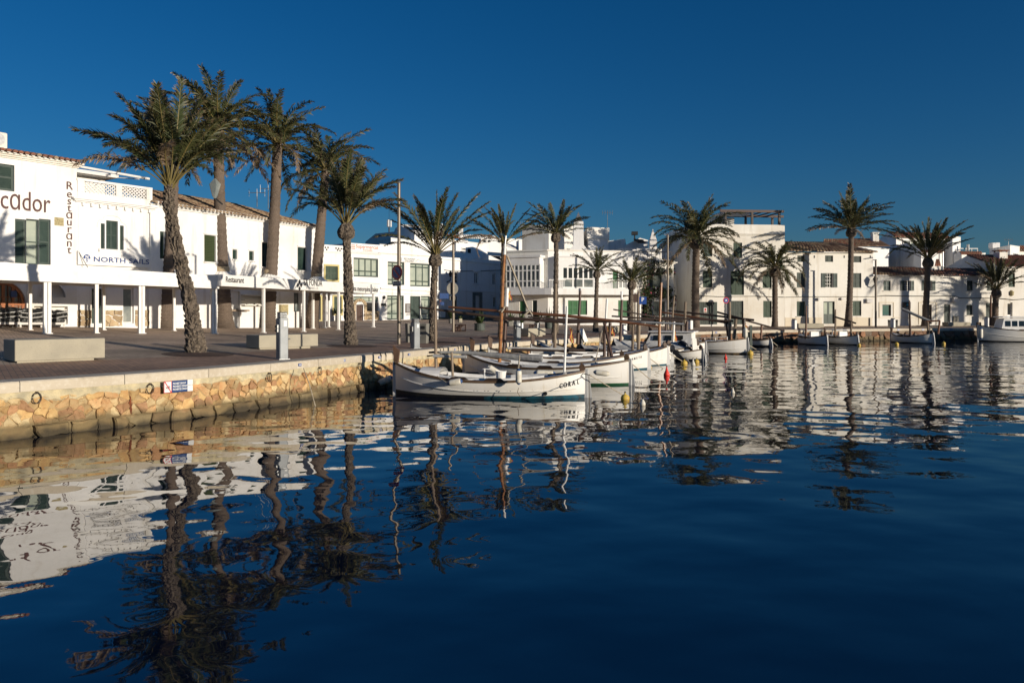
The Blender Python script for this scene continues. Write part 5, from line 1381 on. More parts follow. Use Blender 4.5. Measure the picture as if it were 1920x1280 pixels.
for x0, y0, x1, y1, n in ((1200, 515, 1216, 560, 260), (1206, 538, 1258, 558, 520), (1200, 503, 1262, 514, 330), (1252, 552, 1263, 576, 110), (1205, 560, 1220, 604, 220), (1222, 592, 1248, 606, 150), (1206, 490, 1258, 500, 90)):
    for _ in range(n):
        x, y = rg.uniform(x0, x1), rg.uniform(y0, y1); u, z = f7.uz(x, y); c = Vector((u - .6 + rg.gauss(0, .08), -.10 - abs(rg.gauss(0, .16)), z + rg.gauss(0, .08)))
        a = Vector((rg.gauss(0, 1), rg.gauss(0, 1), rg.gauss(0, 1))).normalized(); b = a.cross(Vector((rg.gauss(0, 1), rg.gauss(0, 1), rg.gauss(0, 1)))).normalized(); s = rg.uniform(.07, .13)
        (mf if rg.random() < .06 else mb).add([c - a * s, c + b * s * .6, c + a * s, c - b * s * .6], [(0, 1, 2, 3)])
tag(mb.build('foliage', M_['leaf'], cr), kind='stuff'); tag(mf.build('flowers', M_['flower'], cr), kind='stuff')
# --- set back lane house between creeper house and roof pergola house
f8 = Fac(((1250 - CX) / F * 73, 73.0), ((1300 - CX) / F * 73, 73.0), 1.1)
o = house(f8, 'lane_house', 'set back white house in shade at the end of the narrow lane', 0, f8.len, f8.uz(1270, 473)[1], 5, [(1268, 541, 1277, 556, 'x'), (1273, 573, 1284, 609, 'x')], 'white')
tiles(o, (.3, -.6, f8.uz(1260, 563)[1]), (1.9, -.6, f8.uz(1260, 563)[1]), (.3, -.003, f8.uz(1260, 556)[1]), (1.9, -.003, f8.uz(1260, 556)[1]), ['tile_tan', 'tile_white'])
mb = MB(); mb.bb(-.2, .9, -1.5, -1.3, -.3, f8.uz(1262, 512)[1]); mb.build('lane_wall', M_['white'], o)
mb = MB(); a = f8.uz(1243, 473)[1]; mb.bb(-.3, .5, 1, 2, a - .5, a + .95); mb.bb(.4, f8.len, 1.2, 1.3, a + .75, a + .85); mb.build('roof_frame', M_['white_grey'], o)

# --- three storey house with the timber roof pergola
f9 = Fac(((1299 - CX) / F * 67, 67.0), ((1471.5 - CX) / F * 67.8, 67.8), 1.0)
z9 = f9.uz(1400, 421)[1]
o = house(f9, 'pergola_house', 'three storey white house with a brown timber pergola on its roof', 0, f9.len - .003, z9, 8,
          [(1318, 454, 1335.5, 481, 's2'), (1375, 455, 1391.5, 482, 's2', 'green_old'), (1318, 507, 1335.5, 539, 's2', 'green_old'), (1370, 508, 1395, 553, 's2', 'green_old'), (1430, 508, 1447, 540, 's2', 'green_old'),
           (1311, 566, 1337, 608.5, 'p', 'green_grey', 6), (1371, 564, 1394, 608, 'p', 'green_grey', 5), (1431, 564, 1447, 595, 's2', 'green_old')], 'white_warm')
ledge(o, f9, ((1300, 437), (1471, 439)), .12, .12, 'white_warm'); ledge(o, f9, ((1300, 440), (1471, 442)), .07, .06, 'white_warm'); ledge(o, f9, ((1300, 555), (1471, 556)), .05, .05, 'white_warm')
cable(o, f9, ((1300, 554), (1350, 556), (1420, 555), (1471, 557)), .02, .09)
for r in ((1318, 454, 1335.5, 481), (1375, 455, 1391.5, 482), (1318, 507, 1335.5, 539), (1430, 508, 1447, 540)):
    u0, u1, z0, z1 = f9.rect(r); sill(o, u0, u1, z0, 'white_warm')
    for u in (u0 - .25, u1 + .25): mb = MB(); mb.bb(u - .03, u + .03, -.06, -.003, z0 + .0, z0 + .08); mb.build('shutter_catch', M_['iron'], o)
u0, u1, z0, z1 = f9.rect((1337, 566, 1344.5, 608)); mb = MB(); mb.bb(u0 + .02, u1, -.02, -.004, z0, z1); mb.build('door_leaf', M_['green'], o)
u0, u1, z0, z1 = f9.rect((1320, 577, 1326, 586)); mb = MB(); mb.bb(u0, u1, .06, .10, z0, z1); mb.build('no_parking_notice', M_['sign_white'], o)
mb = MB(); mb.tube([((u0 + u1) / 2, .058, z1 - .15), ((u0 + u1) / 2, .052, z1 - .15)], .10, 12); mb.build('notice_symbol', M_['red'], o); mb = MB(); mb.bb(u0 + .03, u1 - .03, .055, .059, z0 + .03, z0 + .14); mb.build('notice_text', M_['orange_wood'], o)
pg = thing('roof_pergola', 'brown timber pergola on the roof of the three storey house', 'pergola', W[o] @ Vector((0, 0, z9)), f9.rz)
ux = lambda x, D=1.5: f9.uz(x, 400, -D)[0]
h1 = f9.uz(1440, 400, -1.0)[1] - z9; mb = None
for x, d in ((1398, 4.0), (1410, .5), (1448, 4.0), (1461, .5), (1360, .5), (1350, 4.0)):
    mb = MB(); mb.bb(ux(x, d) - .09, ux(x, d) + .09, d - .09, d + .09, -.05, h1); mb.build('post', M_['dark_wood'], pg)
for d in (.5, 4.0):
    mb = MB(); mb.bb(ux(1350, d), ux(1467, d) + .1, d - .07, d + .07, h1, h1 + .22); mb.build('beam', M_['brown_wood'], pg)
for k in range(7):
    u = ux(1356) + k * (ux(1461) - ux(1356)) / 6; mb = MB(); mb.bb(u - .05, u + .05, .58, 3.92, h1 + .09, h1 + .18); mb.build('rafter', M_['brown_wood'], pg)
mb = MB(); mb.bb(ux(1352), ux(1412), .9, 3.8, h1 + .05, h1 + .08); mb.build('canopy', M_['white_fabric'], pg)
mb = MB(); mb.bb(ux(1345, 2), ux(1386, 2), 2.2, 5, -.3, f9.uz(1370, 405, -2)[1] - z9); mb.build('roof_room', M_['white_warm'], o) if False else None
mb = MB(); mb.bb(ux(1340, 3.), ux(1386, 3.), 4.2, 6, z9 - .3, z9 + 1.1); mb.build('roof_room', M_['white_warm'], o)
rs = thing('road_sign', 'round red and blue no parking sign on the wall of the roof pergola house', 'road sign', W[o] @ Vector((f9.uz(1361, 564, .9)[0], -.9, -.1)), f9.rz)
zz = f9.uz(1361, 563, .9)[1] + .1; mb = MB(); mb.tube([(0, 0, 0), (0, 0, zz)], .035, 8); mb.build('post', M_['steel'], rs)
for r_, y, m in ((.27, -.05, 'red'), (.20, -.062, 'blue'), (.07, -.068, 'sign_white')): mb = MB(); mb.tube([(0, y + .02, zz), (0, y, zz)], r_, 20); mb.build('disc', M_[m], rs)
gsh = thing('fern_tuft', 'bright green fern tuft growing on the short palm trunk', 'plant', P(1465, 494, 62.9)); rg = random.Random(3); mb = MB()
for _ in range(220):
    a = Vector((rg.gauss(0, 1), rg.gauss(0, 1), rg.gauss(0, 1))).normalized(); c = a * rg.uniform(.05, .30); s = rg.uniform(.05, .1); b = a.cross(Vector((0, 0, 1))).normalized()
    mb.add([c - b * s * .4, c + a * s * 2, c + b * s * .4], [(0, 1, 2)])
mb.build('leaves', M_['leaf'], gsh)

# --- three storey house with barrel tile roof
f10 = Fac(((1471.5 - CX) / F * 67.8, 67.8), ((1637 - CX) / F * 69.0, 69.0), 1.0)
zA = f10.uz(1550, 473)[1]
o = house(f10, 'tiled_house', 'three storey cream white house with grey brown barrel tiles and a green double door', 0.003, f10.len, zA, 8,
          [(1495, 479, 1509, 491, 's2', 'green_grey'), (1547, 479, 1562, 491, 's2', 'green_grey'), (1600, 480, 1615, 492, 's2', 'green_grey'), (1494, 511, 1510, 539, 's2', 'green_grey'), (1547.5, 512, 1562, 539, 'os'), (1599, 512, 1615, 539.5, 's2', 'green_grey'),
           (1494, 565, 1510, 593, 's2', 'green_old'), (1544, 565, 1565, 607, 'd', 'green', 'glass_pale'), (1599, 564, 1615, 592, 's2', 'green_old')], 'white_warm')
ledge(o, f10, ((1473, 557), (1637, 556)), .05, .05, 'white_warm'); cable(o, f10, ((1473, 557), (1540, 556), (1640, 556)), .02, .09)
ledge(o, f10, ((1473, 475), (1637, 474)), .12, .10, 'white_warm')
tiles(o, (-.1, -.4, zA + .02), (f10.len + .15, -.4, zA + .02), (-.1, 4.2, zA + 1.25), (f10.len - 1.2, 4.2, zA + 1.25), ['tile_tan', 'tile_brown', 'tile_brown'], tw=.30, r=.11, tl=.5)
mb = MB(); u0, z0 = f10.uz(1546, 595); u1, _ = f10.uz(1634, 595); mb.bb(.02, f10.uz(1541, 595)[0], -.02, -.003, -.3, z0); mb.bb(f10.uz(1568, 595)[0], u1, -.02, -.003, -.3, z0); mb.build('painted_plinth', M_['cream'], o)
for r in ((1494, 511, 1510, 539), (1599, 512, 1615, 539.5), (1494, 565, 1510, 593), (1599, 564, 1615, 592)):
    u0, u1, z0, z1 = f10.rect(r); sill(o, u0, u1, z0, 'white_warm')
for x in (1527, 1583, 1632):
    u, z = f10.uz(x, 481); mb = MB(); mb.bb(u - .04, u + .04, -.04, -.003, z - .12, z + .1); mb.build('anchor_plate', M_['iron'], o)
for px, py, h in ((1534, 561, .25), (1578, 560, .2)):
    u, z = f10.uz(px, py); mb = MB(); mb.bb(u - .12, u + .12, -.2, -.003, z - h / 2, z + h / 2); mb.build('wall_box', M_['white_grey'], o)
g = thing('wall_lantern', 'black lantern on a bracket at the corner of the tiled three storey house', 'lantern', W[o] @ Vector((f10.uz(1634, 533)[0], 0, f10.uz(1634, 533)[1])), f10.rz)
mb = MB(); mb.tube([(0, 0, -.3), (0, -.35, -.15), (.05, -.5, 0)], .045, 6); mb.build('bracket', M_['iron'], g); mb = MB(); mb.lathe([(.10, 0), (.2, .42), (.25, .46), (.04, .8)], (.05, -.5, 0), 6); mb.build('lamp_head', M_['iron'], g)
u, z = f10.uz(1629, 564); mb = MB(); mb.bb(u - .3, u + .25, -.25, -.003, z - .18, z + .18); mb.build('air_conditioner', M_['white_grey'], o)
u, z = f10.uz(1630, 603); mb = MB(); mb.tube([(u, -.05, -.2), (u, -.05, z + .35)], .06, 6); mb.build('downpipe', M_['iron'], o)

# --- long two storey house with brown roof and the bank front
f11 = Fac(((1637 - CX) / F * 69, 69.0), ((1760 - CX) / F * 69.9, 69.9), 1.02)
zB_ = f11.uz(1700, 517)[1]
o = house(f11, 'bank_building', 'low white bank building with brown tiled roof and framed ground floor window', 0.003, f11.len, zB_, 6,
          [(1656.5, 526, 1670, 545, 's2'), (1695, 526, 1707, 545, 'os'), (1735, 526, 1747, 545, 'os'), (1654.5, 571, 1671, 592, 'w', None, (1, 1, 'iron', 'glass_teal', .07)), (1729, 571, 1747, 607.5, 'd', 'brown_wood', 'glass_dark')], 'white_warm')
for r in ((1648, 566, 1676, 594.5), (1722, 566, 1756, 608)):
    u0, u1, z0, z1 = f11.rect(r); mb = MB(); t = .07
    mb.bb(u0, u0 + t, -.04, -.003, z0, z1); mb.bb(u1 - t, u1, -.04, -.003, z0, z1); mb.bb(u0 + t, u1 - t, -.04, -.003, z1 - t, z1); mb.build('door_moulding' if r[0] > 1700 else 'window_moulding', M_['cream'], o)
ledge(o, f11, ((1640, 595), (1722, 595)), .05, .04, 'cream')
bs = thing('bank_sign', 'dark square bank sign with teal star emblem and white lettering', 'sign', W[o] @ Vector((0, 0, 0)), f11.rz)
u0, u1, z0, z1 = f11.rect((1692, 566, 1706, 579)); mb = MB(); mb.bb(u0, u1, -.12, -.003, z0, z1); mb.build('board', M_['letter_black'], bs); uc_ = (u0 + u1) / 2; zc_ = z0 + (z1 - z0) * .6
mb = MB(); pts = []
for k in range(10):
    a = math.pi / 2 + .2 + k * math.pi / 5; r_ = .19 if k % 2 == 0 else .06
    pts.append((uc_ + .04 + r_ * math.cos(a), -.125, zc_ + r_ * math.sin(a)))
for k in range(10): mb.prism([(uc_ + .04, -.125, zc_), pts[k], pts[(k + 1) % 10]], (0, -.008, 0))
mb.build('emblem', mat('teal_emblem', (.02, .32, .42), .5), bs)
for dx, m in ((-.16, 'red'), (-.2, 'flag_yellow')): mb = MB(); mb.tube([(uc_ + dx, -.122, zc_ + (-.06 if m == 'red' else -.13)), (uc_ + dx, -.132, zc_ + (-.06 if m == 'red' else -.13))], .03, 8); mb.build('emblem_dot', M_[m], bs)
f11.o = bs; text('CaixaBank', .15, M_['sign_white'], f11.mat(uc_, z0 + .10, .124), bs, xs=.85); f11.o = o
f12 = Fac(((1760 - CX) / F * 69.9, 69.9), ((1871 - CX) / F * 70.8, 70.8), 1.05)
o2 = house(f12, 'row_house', 'low white terraced house with small dark shuttered windows right of the bank', 0.003, f12.len, zB_, 6,
           [(1813, 526, 1824.5, 545, 's2', 'green_grey'), (1850, 526, 1861.5, 545, 's2', 'green_grey'), (1812, 571.5, 1824, 591, 's2', 'green_grey'), (1770, 571, 1782, 607, 'p', 'green_grey', 3), (1848.5, 568, 1861, 607, 'p', 'green_grey', 3)], 'white_warm')
tiles(o, (0, -.35, zB_ + .02), (f11.len, -.35, zB_ + .02), (0, 3.3, zB_ + .95), (f11.len, 3.3, zB_ + .95), ['tile_brown', 'terracotta', 'tile_tan'], tw=.27, r=.10, tl=.45)
tiles(o2, (0, -.35, zB_ + .02), (f12.len, -.35, zB_ + .02), (0, 3.3, zB_ + .85), (f12.len, 3.3, zB_ + .85), ['terracotta', 'tile_brown', 'brown_wood'], tw=.27, r=.10, tl=.45)
cable(o, f11, ((1640, 556), (1660, 554), (1700, 555), (1760, 555)), .03, .07); cable(o2, f12, ((1760, 555), (1790, 555), (1800, 558.5), (1870, 559)), .03, .07)
u0, u1, z0, z1 = f12.rect((1785, 557, 1792, 566)); mb = MB(); mb.bb(u0, u1, -.25, -.003, z0, z1); mb.build('air_conditioner', M_['white_grey'], o2)
u0, u1, z0, z1 = f12.rect((1786.5, 592, 1796, 603)); mb = MB(); mb.bb(u0, u1, -.12, -.003, z0, z1); mb.build('meter_box', M_['concrete_grey'], o2)
for fc, oo, r in ((f11, o, (1656.5, 526, 1670, 545)), (f12, o2, (1813, 526, 1824.5, 545)), (f12, o2, (1812, 571.5, 1824, 591))):
    u0, u1, z0, z1 = fc.rect(r); sill(oo, u0, u1, z0, 'white_warm')
mb = MB(); u, z = f12.uz(1787, 505); mb.bbox(u - .65, u + .65, 2.0, 3.2, zB_ + .2, zB_ + 1.0, .04); mb.build('chimney', M_['white_warm'], o2)
f13 = Fac(((1871 - CX) / F * 70.8, 70.8), ((1990 - CX) / F * 71.6, 71.6), 1.05)
zC = f13.uz(1900, 501)[1]
o = house(f13, 'corner_house', 'taller white house with red roof and green shutters at the right edge', 0.003, f13.len, zC, 7,
          [(1891, 511.5, 1903, 538, 's2', 'green_old'), (1889, 567, 1898.5, 608, 'd1', 'white_paint', 'glass_dark'), (1935, 511, 1948, 538, 's2', 'green_old')], 'white_warm')
tiles(o, (-.1, -.3, zC + .02), (f13.len, -.3, zC + .02), (-.1, 4, zC + 1.4), (f13.len, 4, zC + 1.4), ['terracotta', 'terracotta', 'tile_brown'], tw=.27, r=.10, tl=.45)
mb = MB(); mb.add([(.0, -.0, zC), (.0, 8, zC), (.0, 4, zC + 1.35), (.15, -.0, zC), (.15, 8, zC), (.15, 4, zC + 1.35)], [(0, 1, 2), (3, 5, 4), (0, 2, 5, 3), (1, 4, 5, 2)]); mb.build('gable', M_['white_warm'], o)
cable(o, f13, ((1871, 559), (1900, 562), (1930, 560)), .03, .07)
u0, u1, z0, z1 = f13.rect((1893.5, 544, 1899, 555)); mb = MB(); mb.lathe([(.05, z0), (.18, z0 + .1), (.2, z1 - .15), (.05, z1)], ((u0 + u1) / 2, -.02, 0), 10); mb.build('wall_plaque', M_['plaque'], o)
chimney(o, (f13.uz(1917, 480)[0] + .1, 2.8, zC + .6), .9, .8, 1.0, 'white_warm', 'terracotta')
# ------------------------------------------------------------------ houses on the slope behind
def hill_block(label, plan, ytop, wm='white', zlow=1.0, roof=None, name='hillside_house'):
    """plan: (photo x, distance) corners seen left to right, closed behind; flat topped block with a parapet"""
    pts = [Vector(((x - CX) / F * D, D, 0)) for x, D in plan]
    zt = P(plan[1][0], ytop, plan[1][1]).z
    o = thing(name, label, 'building', (pts[1].x, pts[1].y, zlow)); Mi = W[o].inverted()
    n = len(pts); mb = MB()
    mb.prism([Mi @ Vector((p.x, p.y, zlow)) for p in pts], (0, 0, zt - zlow)); mb.build('wall', M_[wm], o)
    c = sum(pts, Vector()) / n; mb = MB()
    mb.prism([Mi @ (c + (p - c) * 1.015 + Vector((0, 0, zt + .002))) for p in pts], (0, 0, .10)); mb.build('parapet_cap', M_[wm], o)
    return o, zt
def hole_on(o, A, B, r, kind='x', m='dark', fm='white_paint'):
    """window standing proud in a slight frame on a block's face A-B (photo x, distance)"""
    fc = Fac(((A[0] - CX) / F * A[1], A[1]), ((B[0] - CX) / F * B[1], B[1]), 0.0)
    u0, u1, z0, z1 = fc.rect(r)
    T = W[o].inverted() @ (Matrix.Translation((fc.A.x, fc.A.y, 0)) @ Matrix.Rotation(fc.rz, 4, 'Z'))
    mb = MB(); t = .06
    mb.bb(u0 - t, u0, -.06, -.003, z0 - t, z1 + t); mb.bb(u1, u1 + t, -.06, -.003, z0 - t, z1 + t); mb.bb(u0, u1, -.06, -.003, z1, z1 + t); mb.bb(u0, u1, -.06, -.003, z0 - t, z0)
    if u1 - u0 > 1.2: mb.bb((u0 + u1) / 2 - .03, (u0 + u1) / 2 + .03, -.05, -.003, z0, z1)
    mb.v = [T @ v for v in mb.v]; f = mb.build('window', M_[fm], o)
    mb = MB(); mb.bb(u0, u1, -.02, -.004, z0, z1); mb.v = [T @ v for v in mb.v]; mb.build('pane', M_[m], f)
def profile_wall(o, A, B, outline, ext, m='white', name='gable_wall'):
    """outline in photo pixels on the plane A-B, given thickness by the vector ext"""
    fc = Fac(((A[0] - CX) / F * A[1], A[1]), ((B[0] - CX) / F * B[1], B[1]), 0.0); Mi = W[o].inverted(); q = []
    for x, y in outline:
        u, z = fc.uz(x, y); q.append(Mi @ (fc.A + fc.d * u + Vector((0, 0, z))))
    mb = MB(); mb.prism(q, Mi.to_3x3() @ Vector(ext)); return mb.build(name, M_[m], o)
def roof_on(o, e0, e1, r0, r1, mats, **k):
    Mi = W[o].inverted(); tiles(o, Mi @ P(*e0), Mi @ P(*e1), Mi @ P(*r0), Mi @ P(*r1), mats, **k)

# left hill
o = thing('hillside_house', 'tall white hillside house with blue shaded gable and solar panels behind the restaurant row', 'building', P(777, 470, 82))
profile_wall(o, (685, 97), (777, 82), [(685, 500), (685, 453.5), (704, 438), (739, 434.5), (741, 428), (750, 422.5), (757, 426), (777, 435), (777, 500)], (2.2, 2.6, 0))
profile_wall(o, (777.4, 82), (830, 87), [(777.4, 500), (777.4, 435), (830, 440), (830, 500)], (-.5, .4, 0), 'white', 'front_wall')
hole_on(o, (777.4, 81.95), (830, 86.95), (790, 448.5, 803, 460), m='glass_grey')
Mi = W[o].inverted(); q = [Mi @ P(*p) for p in ((764, 430, 82.3), (812, 434, 87), (806, 429.5, 91), (757, 425.5, 86))]
mb = MB(); mb.prism(q, (0, 0, .08)); mb.build('solar_panel', M_['solar'], o)
roof_on(o, (757, 426.5, 86), (806, 430.5, 91), (748, 422, 92), (790, 425, 97), ['tile_white', 'tile_white'], tw=.4, r=.14, tl=.6)
mb = MB(); a = Mi @ P(791, 442, 84); mb.bb(a.x - .6, a.x + .5, a.y - 1.2, a.y - .1, a.z, a.z + .5); mb.build('balcony_box', M_['white_grey'], o)
o, zt = hill_block('plain white block with pale parapet left of the lamp post top', [(698, 83), (733, 77), (815, 83), (806, 92), (705, 92)], 447.5)
o, zt = hill_block('white hillside house with dark window row and red lean-to roof behind the duster palm', [(800, 90), (812, 87), (932, 97), (925, 110), (812, 105)], 447)
for r in ((822, 450, 829, 458), (860.5, 451, 867.5, 457), (868.5, 451.5, 876, 457)): hole_on(o, (812, 86.95), (932, 96.95), r, m='glass_dark')
roof_on(o, (838, 447, 89), (862, 447.5, 90.5), (838, 439.5, 93), (858, 442, 94), ['terracotta', 'terracotta'], tw=.3, r=.11)
roof_on(o, (862, 447, 92), (935, 448.5, 98), (858, 440.5, 97), (930, 443.5, 102), ['tile_white', 'tile_white'], tw=.4, r=.14, tl=.6)
Mi = W[o].inverted(); a = Mi @ P(864, 446, 93); chimney(o, (a.x, a.y, a.z - .2), .52, .5, 1.45)
a = Mi @ P(855.5, 444, 95); chimney(o, (a.x, a.y, a.z - .2), .35, .3, .5); a = Mi @ P(919, 446, 99); chimney(o, (a.x, a.y, a.z - .2), .45, .4, .4)
mb = MB(); a = Mi @ P(827, 440, 90); mb.bb(a.x - .25, a.x + .25, a.y, a.y + .4, a.z - 1, a.z + 1.3); mb.build('chimney', M_['white'], o)
antenna(P(918, 441, 99), 1.6, 'thin aerial left of the orange mast top')
antenna(P(976, 445, 92), 1.9, 'rooftop aerial left of the central white corner house')
o, zt = hill_block('white terrace block with low wall and small dark opening above the shaded house', [(848, 82), (855, 79), (903, 83), (902, 92), (852, 92)], 455)
for r in ((866, 466, 879, 469), (863, 472, 868, 478)): hole_on(o, (855, 78.95), (903, 82.95), r, m='concrete_grey')
o = thing('roof_shed', 'small lean-to roof shed with square black opening above the shaded house', 'shed', P(884, 480, 77))
profile_wall(o, (873, 77), (904, 78.5), [(873, 485), (873, 464), (886, 462.5), (904, 474), (904, 485)], (.6, 2.5, 0), 'white', 'front_wall'); hole_on(o, (873, 76.9), (904, 78.4), (876, 466.5, 882.5, 474.5))
o = thing('hillside_house', 'shaded hillside gable with whitewashed tile roof behind the orange mast', 'building', P(930, 480, 84))
profile_wall(o, (902, 84), (985, 86), [(902, 500), (902, 459), (927, 451.5), (983, 476), (983, 500)], (1.0, 5, 0), 'white')
roof_on(o, (983, 477, 86), (986, 474, 92), (938, 455, 86.3), (945, 454, 92), ['tile_white', 'tile_white'], tw=.4, r=.14, tl=.55)
profile_wall(o, (913, 78.5), (962, 79), [(914, 478), (914, 472), (960, 475.5), (960, 481)], (0, .6, 0), 'white_warm', 'eave_board'); profile_wall(o, (921, 78.8), (962, 79.2), [(921, 479.5), (961, 482), (961, 493), (945, 491)], (0, .5, 0), 'brown_wood', 'awning')
o, zt = hill_block('long pale house on the hill crest with a row of small openings', [(898, 112), (902, 110), (985, 114), (985, 125), (902, 125)], 445.5)
for k in range(4): hole_on(o, (902, 109.9), (985, 113.9), (905 + k * 9, 450, 911 + k * 9, 455), m='dark')
o, zt = hill_block('small white turret block left of the corner house', [(968, 88), (973, 86), (981, 87), (981, 92), (970, 92)], 451.5)
mast = thing('phone_mast', 'telephone mast with white antenna panels on the hill', 'mast', P(729.5, 445, 110)); mb = MB(); mb.tube([(0, 0, 0), (0, 0, 2.6)], .09, 8); mb.tube([(0, 0, 2.6), (0, 0, 4.6)], .02, 5); mb.build('mast', M_['iron'], mast)
for k in range(3):
    an = k * 2.1 + .4; mb = MB(); mb.bbox(math.cos(an) * .28 - .1, math.cos(an) * .28 + .1, math.sin(an) * .28 - .07, math.sin(an) * .28 + .07, 1.5, 2.5, .03); mb.build('antenna_panel', M_['white_paint'], mast)
# between corner house and creeper house
o = thing('hillside_house', 'grey shaded upper house with small tiled turret right of the corner house', 'building', P(1160, 470, 78))
profile_wall(o, (1138, 78), (1215, 79), [(1138, 510), (1138, 452), (1172, 448), (1174, 459), (1200, 446), (1215, 450), (1215, 510)], (.5, 4, 0), 'white_grey'); 
roof_on(o, (1197, 456, 77.5), (1212, 456, 77.5), (1187, 448.5, 79), (1203, 450, 79), ['tile_brown', 'terracotta'], tw=.3, r=.11)
mb = MB(); a = W[o].inverted() @ P(1190, 448, 78.6); mb.bb(a.x - .06, a.x + .06, a.y, a.y + .1, a.z - .2, a.z + .4); mb.bb(a.x - .3, a.x + .3, a.y - .2, a.y + .3, a.z + .4, a.z + .75); mb.build('chimney_cowl', M_['iron'], o)
o, zt = hill_block('low red tiled house behind the creeper house roof terrace', [(1200, 84), (1207, 83), (1250, 84), (1250, 90), (1202, 90)], 476, 'white_grey')
roof_on(o, (1207, 476, 82.6), (1250, 476, 83.6), (1210, 470, 86), (1248, 470, 86), ['terracotta', 'tile_tan'], tw=.3, r=.11)

# right hill
o, zt = hill_block('white shaded house with brown tile roof above the tiled three storey house', [(1530, 84), (1545, 80), (1667, 84), (1660, 94), (1545, 94)], 461.5, 'white')
roof_on(o, (1540, 463, 79.8), (1668, 462, 83.8), (1545, 449, 86), (1642, 448, 88), ['tile_brown', 'tile_tan', 'terracotta'], tw=.32, r=.12, tl=.5)
Mi = W[o].inverted(); a = Mi @ P(1640, 451, 86); chimney(o, (a.x, a.y, a.z - .3), .7, .6, 1.0, 'white_warm', 'white_warm'); antenna(P(1646, 447, 87), .9, 'small aerial beside the square white chimney')
st = thing('street_lamp', 'bare grey lamp post rising over the tiled roofs', 'street lamp', P(1614, 460, 88)); mb = MB(); mb.tube([(0, 0, -3), (0, 0, 1.55), (.25, 0, 1.75)], .05, 6); mb.build('pole', M_['pole'], st)
o = thing('hillside_house', 'large white hillside house with red tiled roof and wide terrace windows', 'building', P(1680, 480, 88))
profile_wall(o, (1640, 98), (1680, 88), [(1640, 520), (1640, 457), (1664, 435), (1680, 441.5), (1680, 520)], (3, 5, 0))
profile_wall(o, (1680.3, 88), (1785, 91), [(1680.3, 520), (1680.3, 444), (1775, 446), (1775, 520)], (-.3, 1.5, 0), 'white', 'front_wall')
for r in ((1694, 451, 1706, 463), (1707, 451, 1727, 463), (1757, 453, 1769, 466)): hole_on(o, (1680.3, 87.9), (1785, 90.9), r, m='glass_pale' if r[0] > 1700 else 'glass_grey')
roof_on(o, (1678, 444.5, 87.4), (1784, 447, 90.4), (1666, 435.5, 91), (1768, 438, 94), ['terracotta', 'terracotta', 'tile_tan'], tw=.32, r=.12, tl=.5)
o, zt = hill_block('white tower block with shaded left side on the right hill', [(1772, 90), (1786, 86), (1801, 87), (1801, 94), (1776, 94)], 444.5)
o = thing('hillside_house', 'lower white hillside house with shaded wall and small tile eave behind the bank', 'building', P(1727, 500, 82))
profile_wall(o, (1666, 92), (1727, 82), [(1666, 530), (1666, 464), (1700, 455.5), (1727, 470), (1727, 530)], (1.2, 3, 0), 'white')
profile_wall(o, (1727.3, 82), (1772, 83.5), [(1727.3, 530), (1727.3, 471), (1769, 473), (1769, 530)], (-.3, 1, 0), 'white', 'front_wall')
roof_on(o, (1726, 472, 81.6), (1771, 474, 83), (1727, 468.5, 83), (1768, 470, 84.4), ['terracotta', 'tile_brown'], tw=.3, r=.11)
mb = MB(); a = W[o].inverted() @ P(1767, 500, 83); mb.tube([(a.x, a.y - .1, a.z - 1), (a.x, a.y - .1, a.z + 1.6)], .07, 7); mb.build('downpipe', M_['steel'], o)
mb = MB(); a = W[o].inverted() @ P(1756, 498, 82.5)
for k in range(3): mb.prism([(a.x - .35 + k * .25, a.y - .3, a.z - .4), (a.x - .1 + k * .25, a.y - .3, a.z - .4), (a.x + .02 + (k - 1) * .12, a.y - .3, a.z + .7)], (0, .2, 0))
mb.build('tile_chimney_cap', M_['terracotta'], o)
o = thing('hillside_house', 'white hillside house with brown tile eave and white roof railing', 'building', P(1803, 490, 84))
profile_wall(o, (1770, 92), (1803, 84), [(1770, 520), (1770, 472), (1788, 467), (1803, 475), (1803, 520)], (1.0, 3, 0)); profile_wall(o, (1803.3, 84), (1850, 85.5), [(1803.3, 520), (1803.3, 475), (1848, 474), (1848, 520)], (-.3, 1, 0), 'white', 'front_wall')
roof_on(o, (1802, 476.5, 83.6), (1842, 476.5, 85), (1797, 472, 86), (1840, 472.5, 87), ['terracotta', 'tile_brown'], tw=.3, r=.11)
Mi = W[o].inverted(); mb = MB(); a, b = Mi @ P(1800, 466, 86), Mi @ P(1833, 466, 87)
mb.tube([a, b], .05, 6)
for k in range(4): q = a.lerp(b, k / 3); mb.tube([q, q - Vector((0, 0, .5))], .04, 5)
mb.build('roof_railing', M_['white_paint'], o); a = Mi @ P(1815, 470, 86); mb = MB(); mb.tube([a, a + Vector((0, 0, .7))], .13, 8); mb.build('flue', M_['steel'], o)
o, zt = hill_block('white cubic house with roof box behind the far right palm', [(1855, 94), (1894, 88), (1912, 90), (1908, 99), (1862, 99)], 461)
hole_on(o, (1894, 87.9), (1912, 89.9), (1901, 476, 1908, 484)); Mi = W[o].inverted(); a = Mi @ P(1868, 460, 91); mb = MB(); mb.bbox(a.x - .45, a.x + .45, a.y, a.y + .8, zt - 1.02, zt - .35, .03); mb.build('roof_box', M_['white'], o)
antenna(P(1891, 461, 90), .8, 'small aerial on the white cubic house')
o, zt = hill_block('brown tiled house end at the right edge behind the red roof', [(1905, 97), (1908, 96), (1960, 98), (1960, 104), (1906, 104)], 470, 'white_warm'); roof_on(o, (1904, 471, 95.6), (1962, 471, 97.6), (1912, 461, 99), (1962, 461, 101), ['tile_brown', 'terracotta'], tw=.35, r=.12)
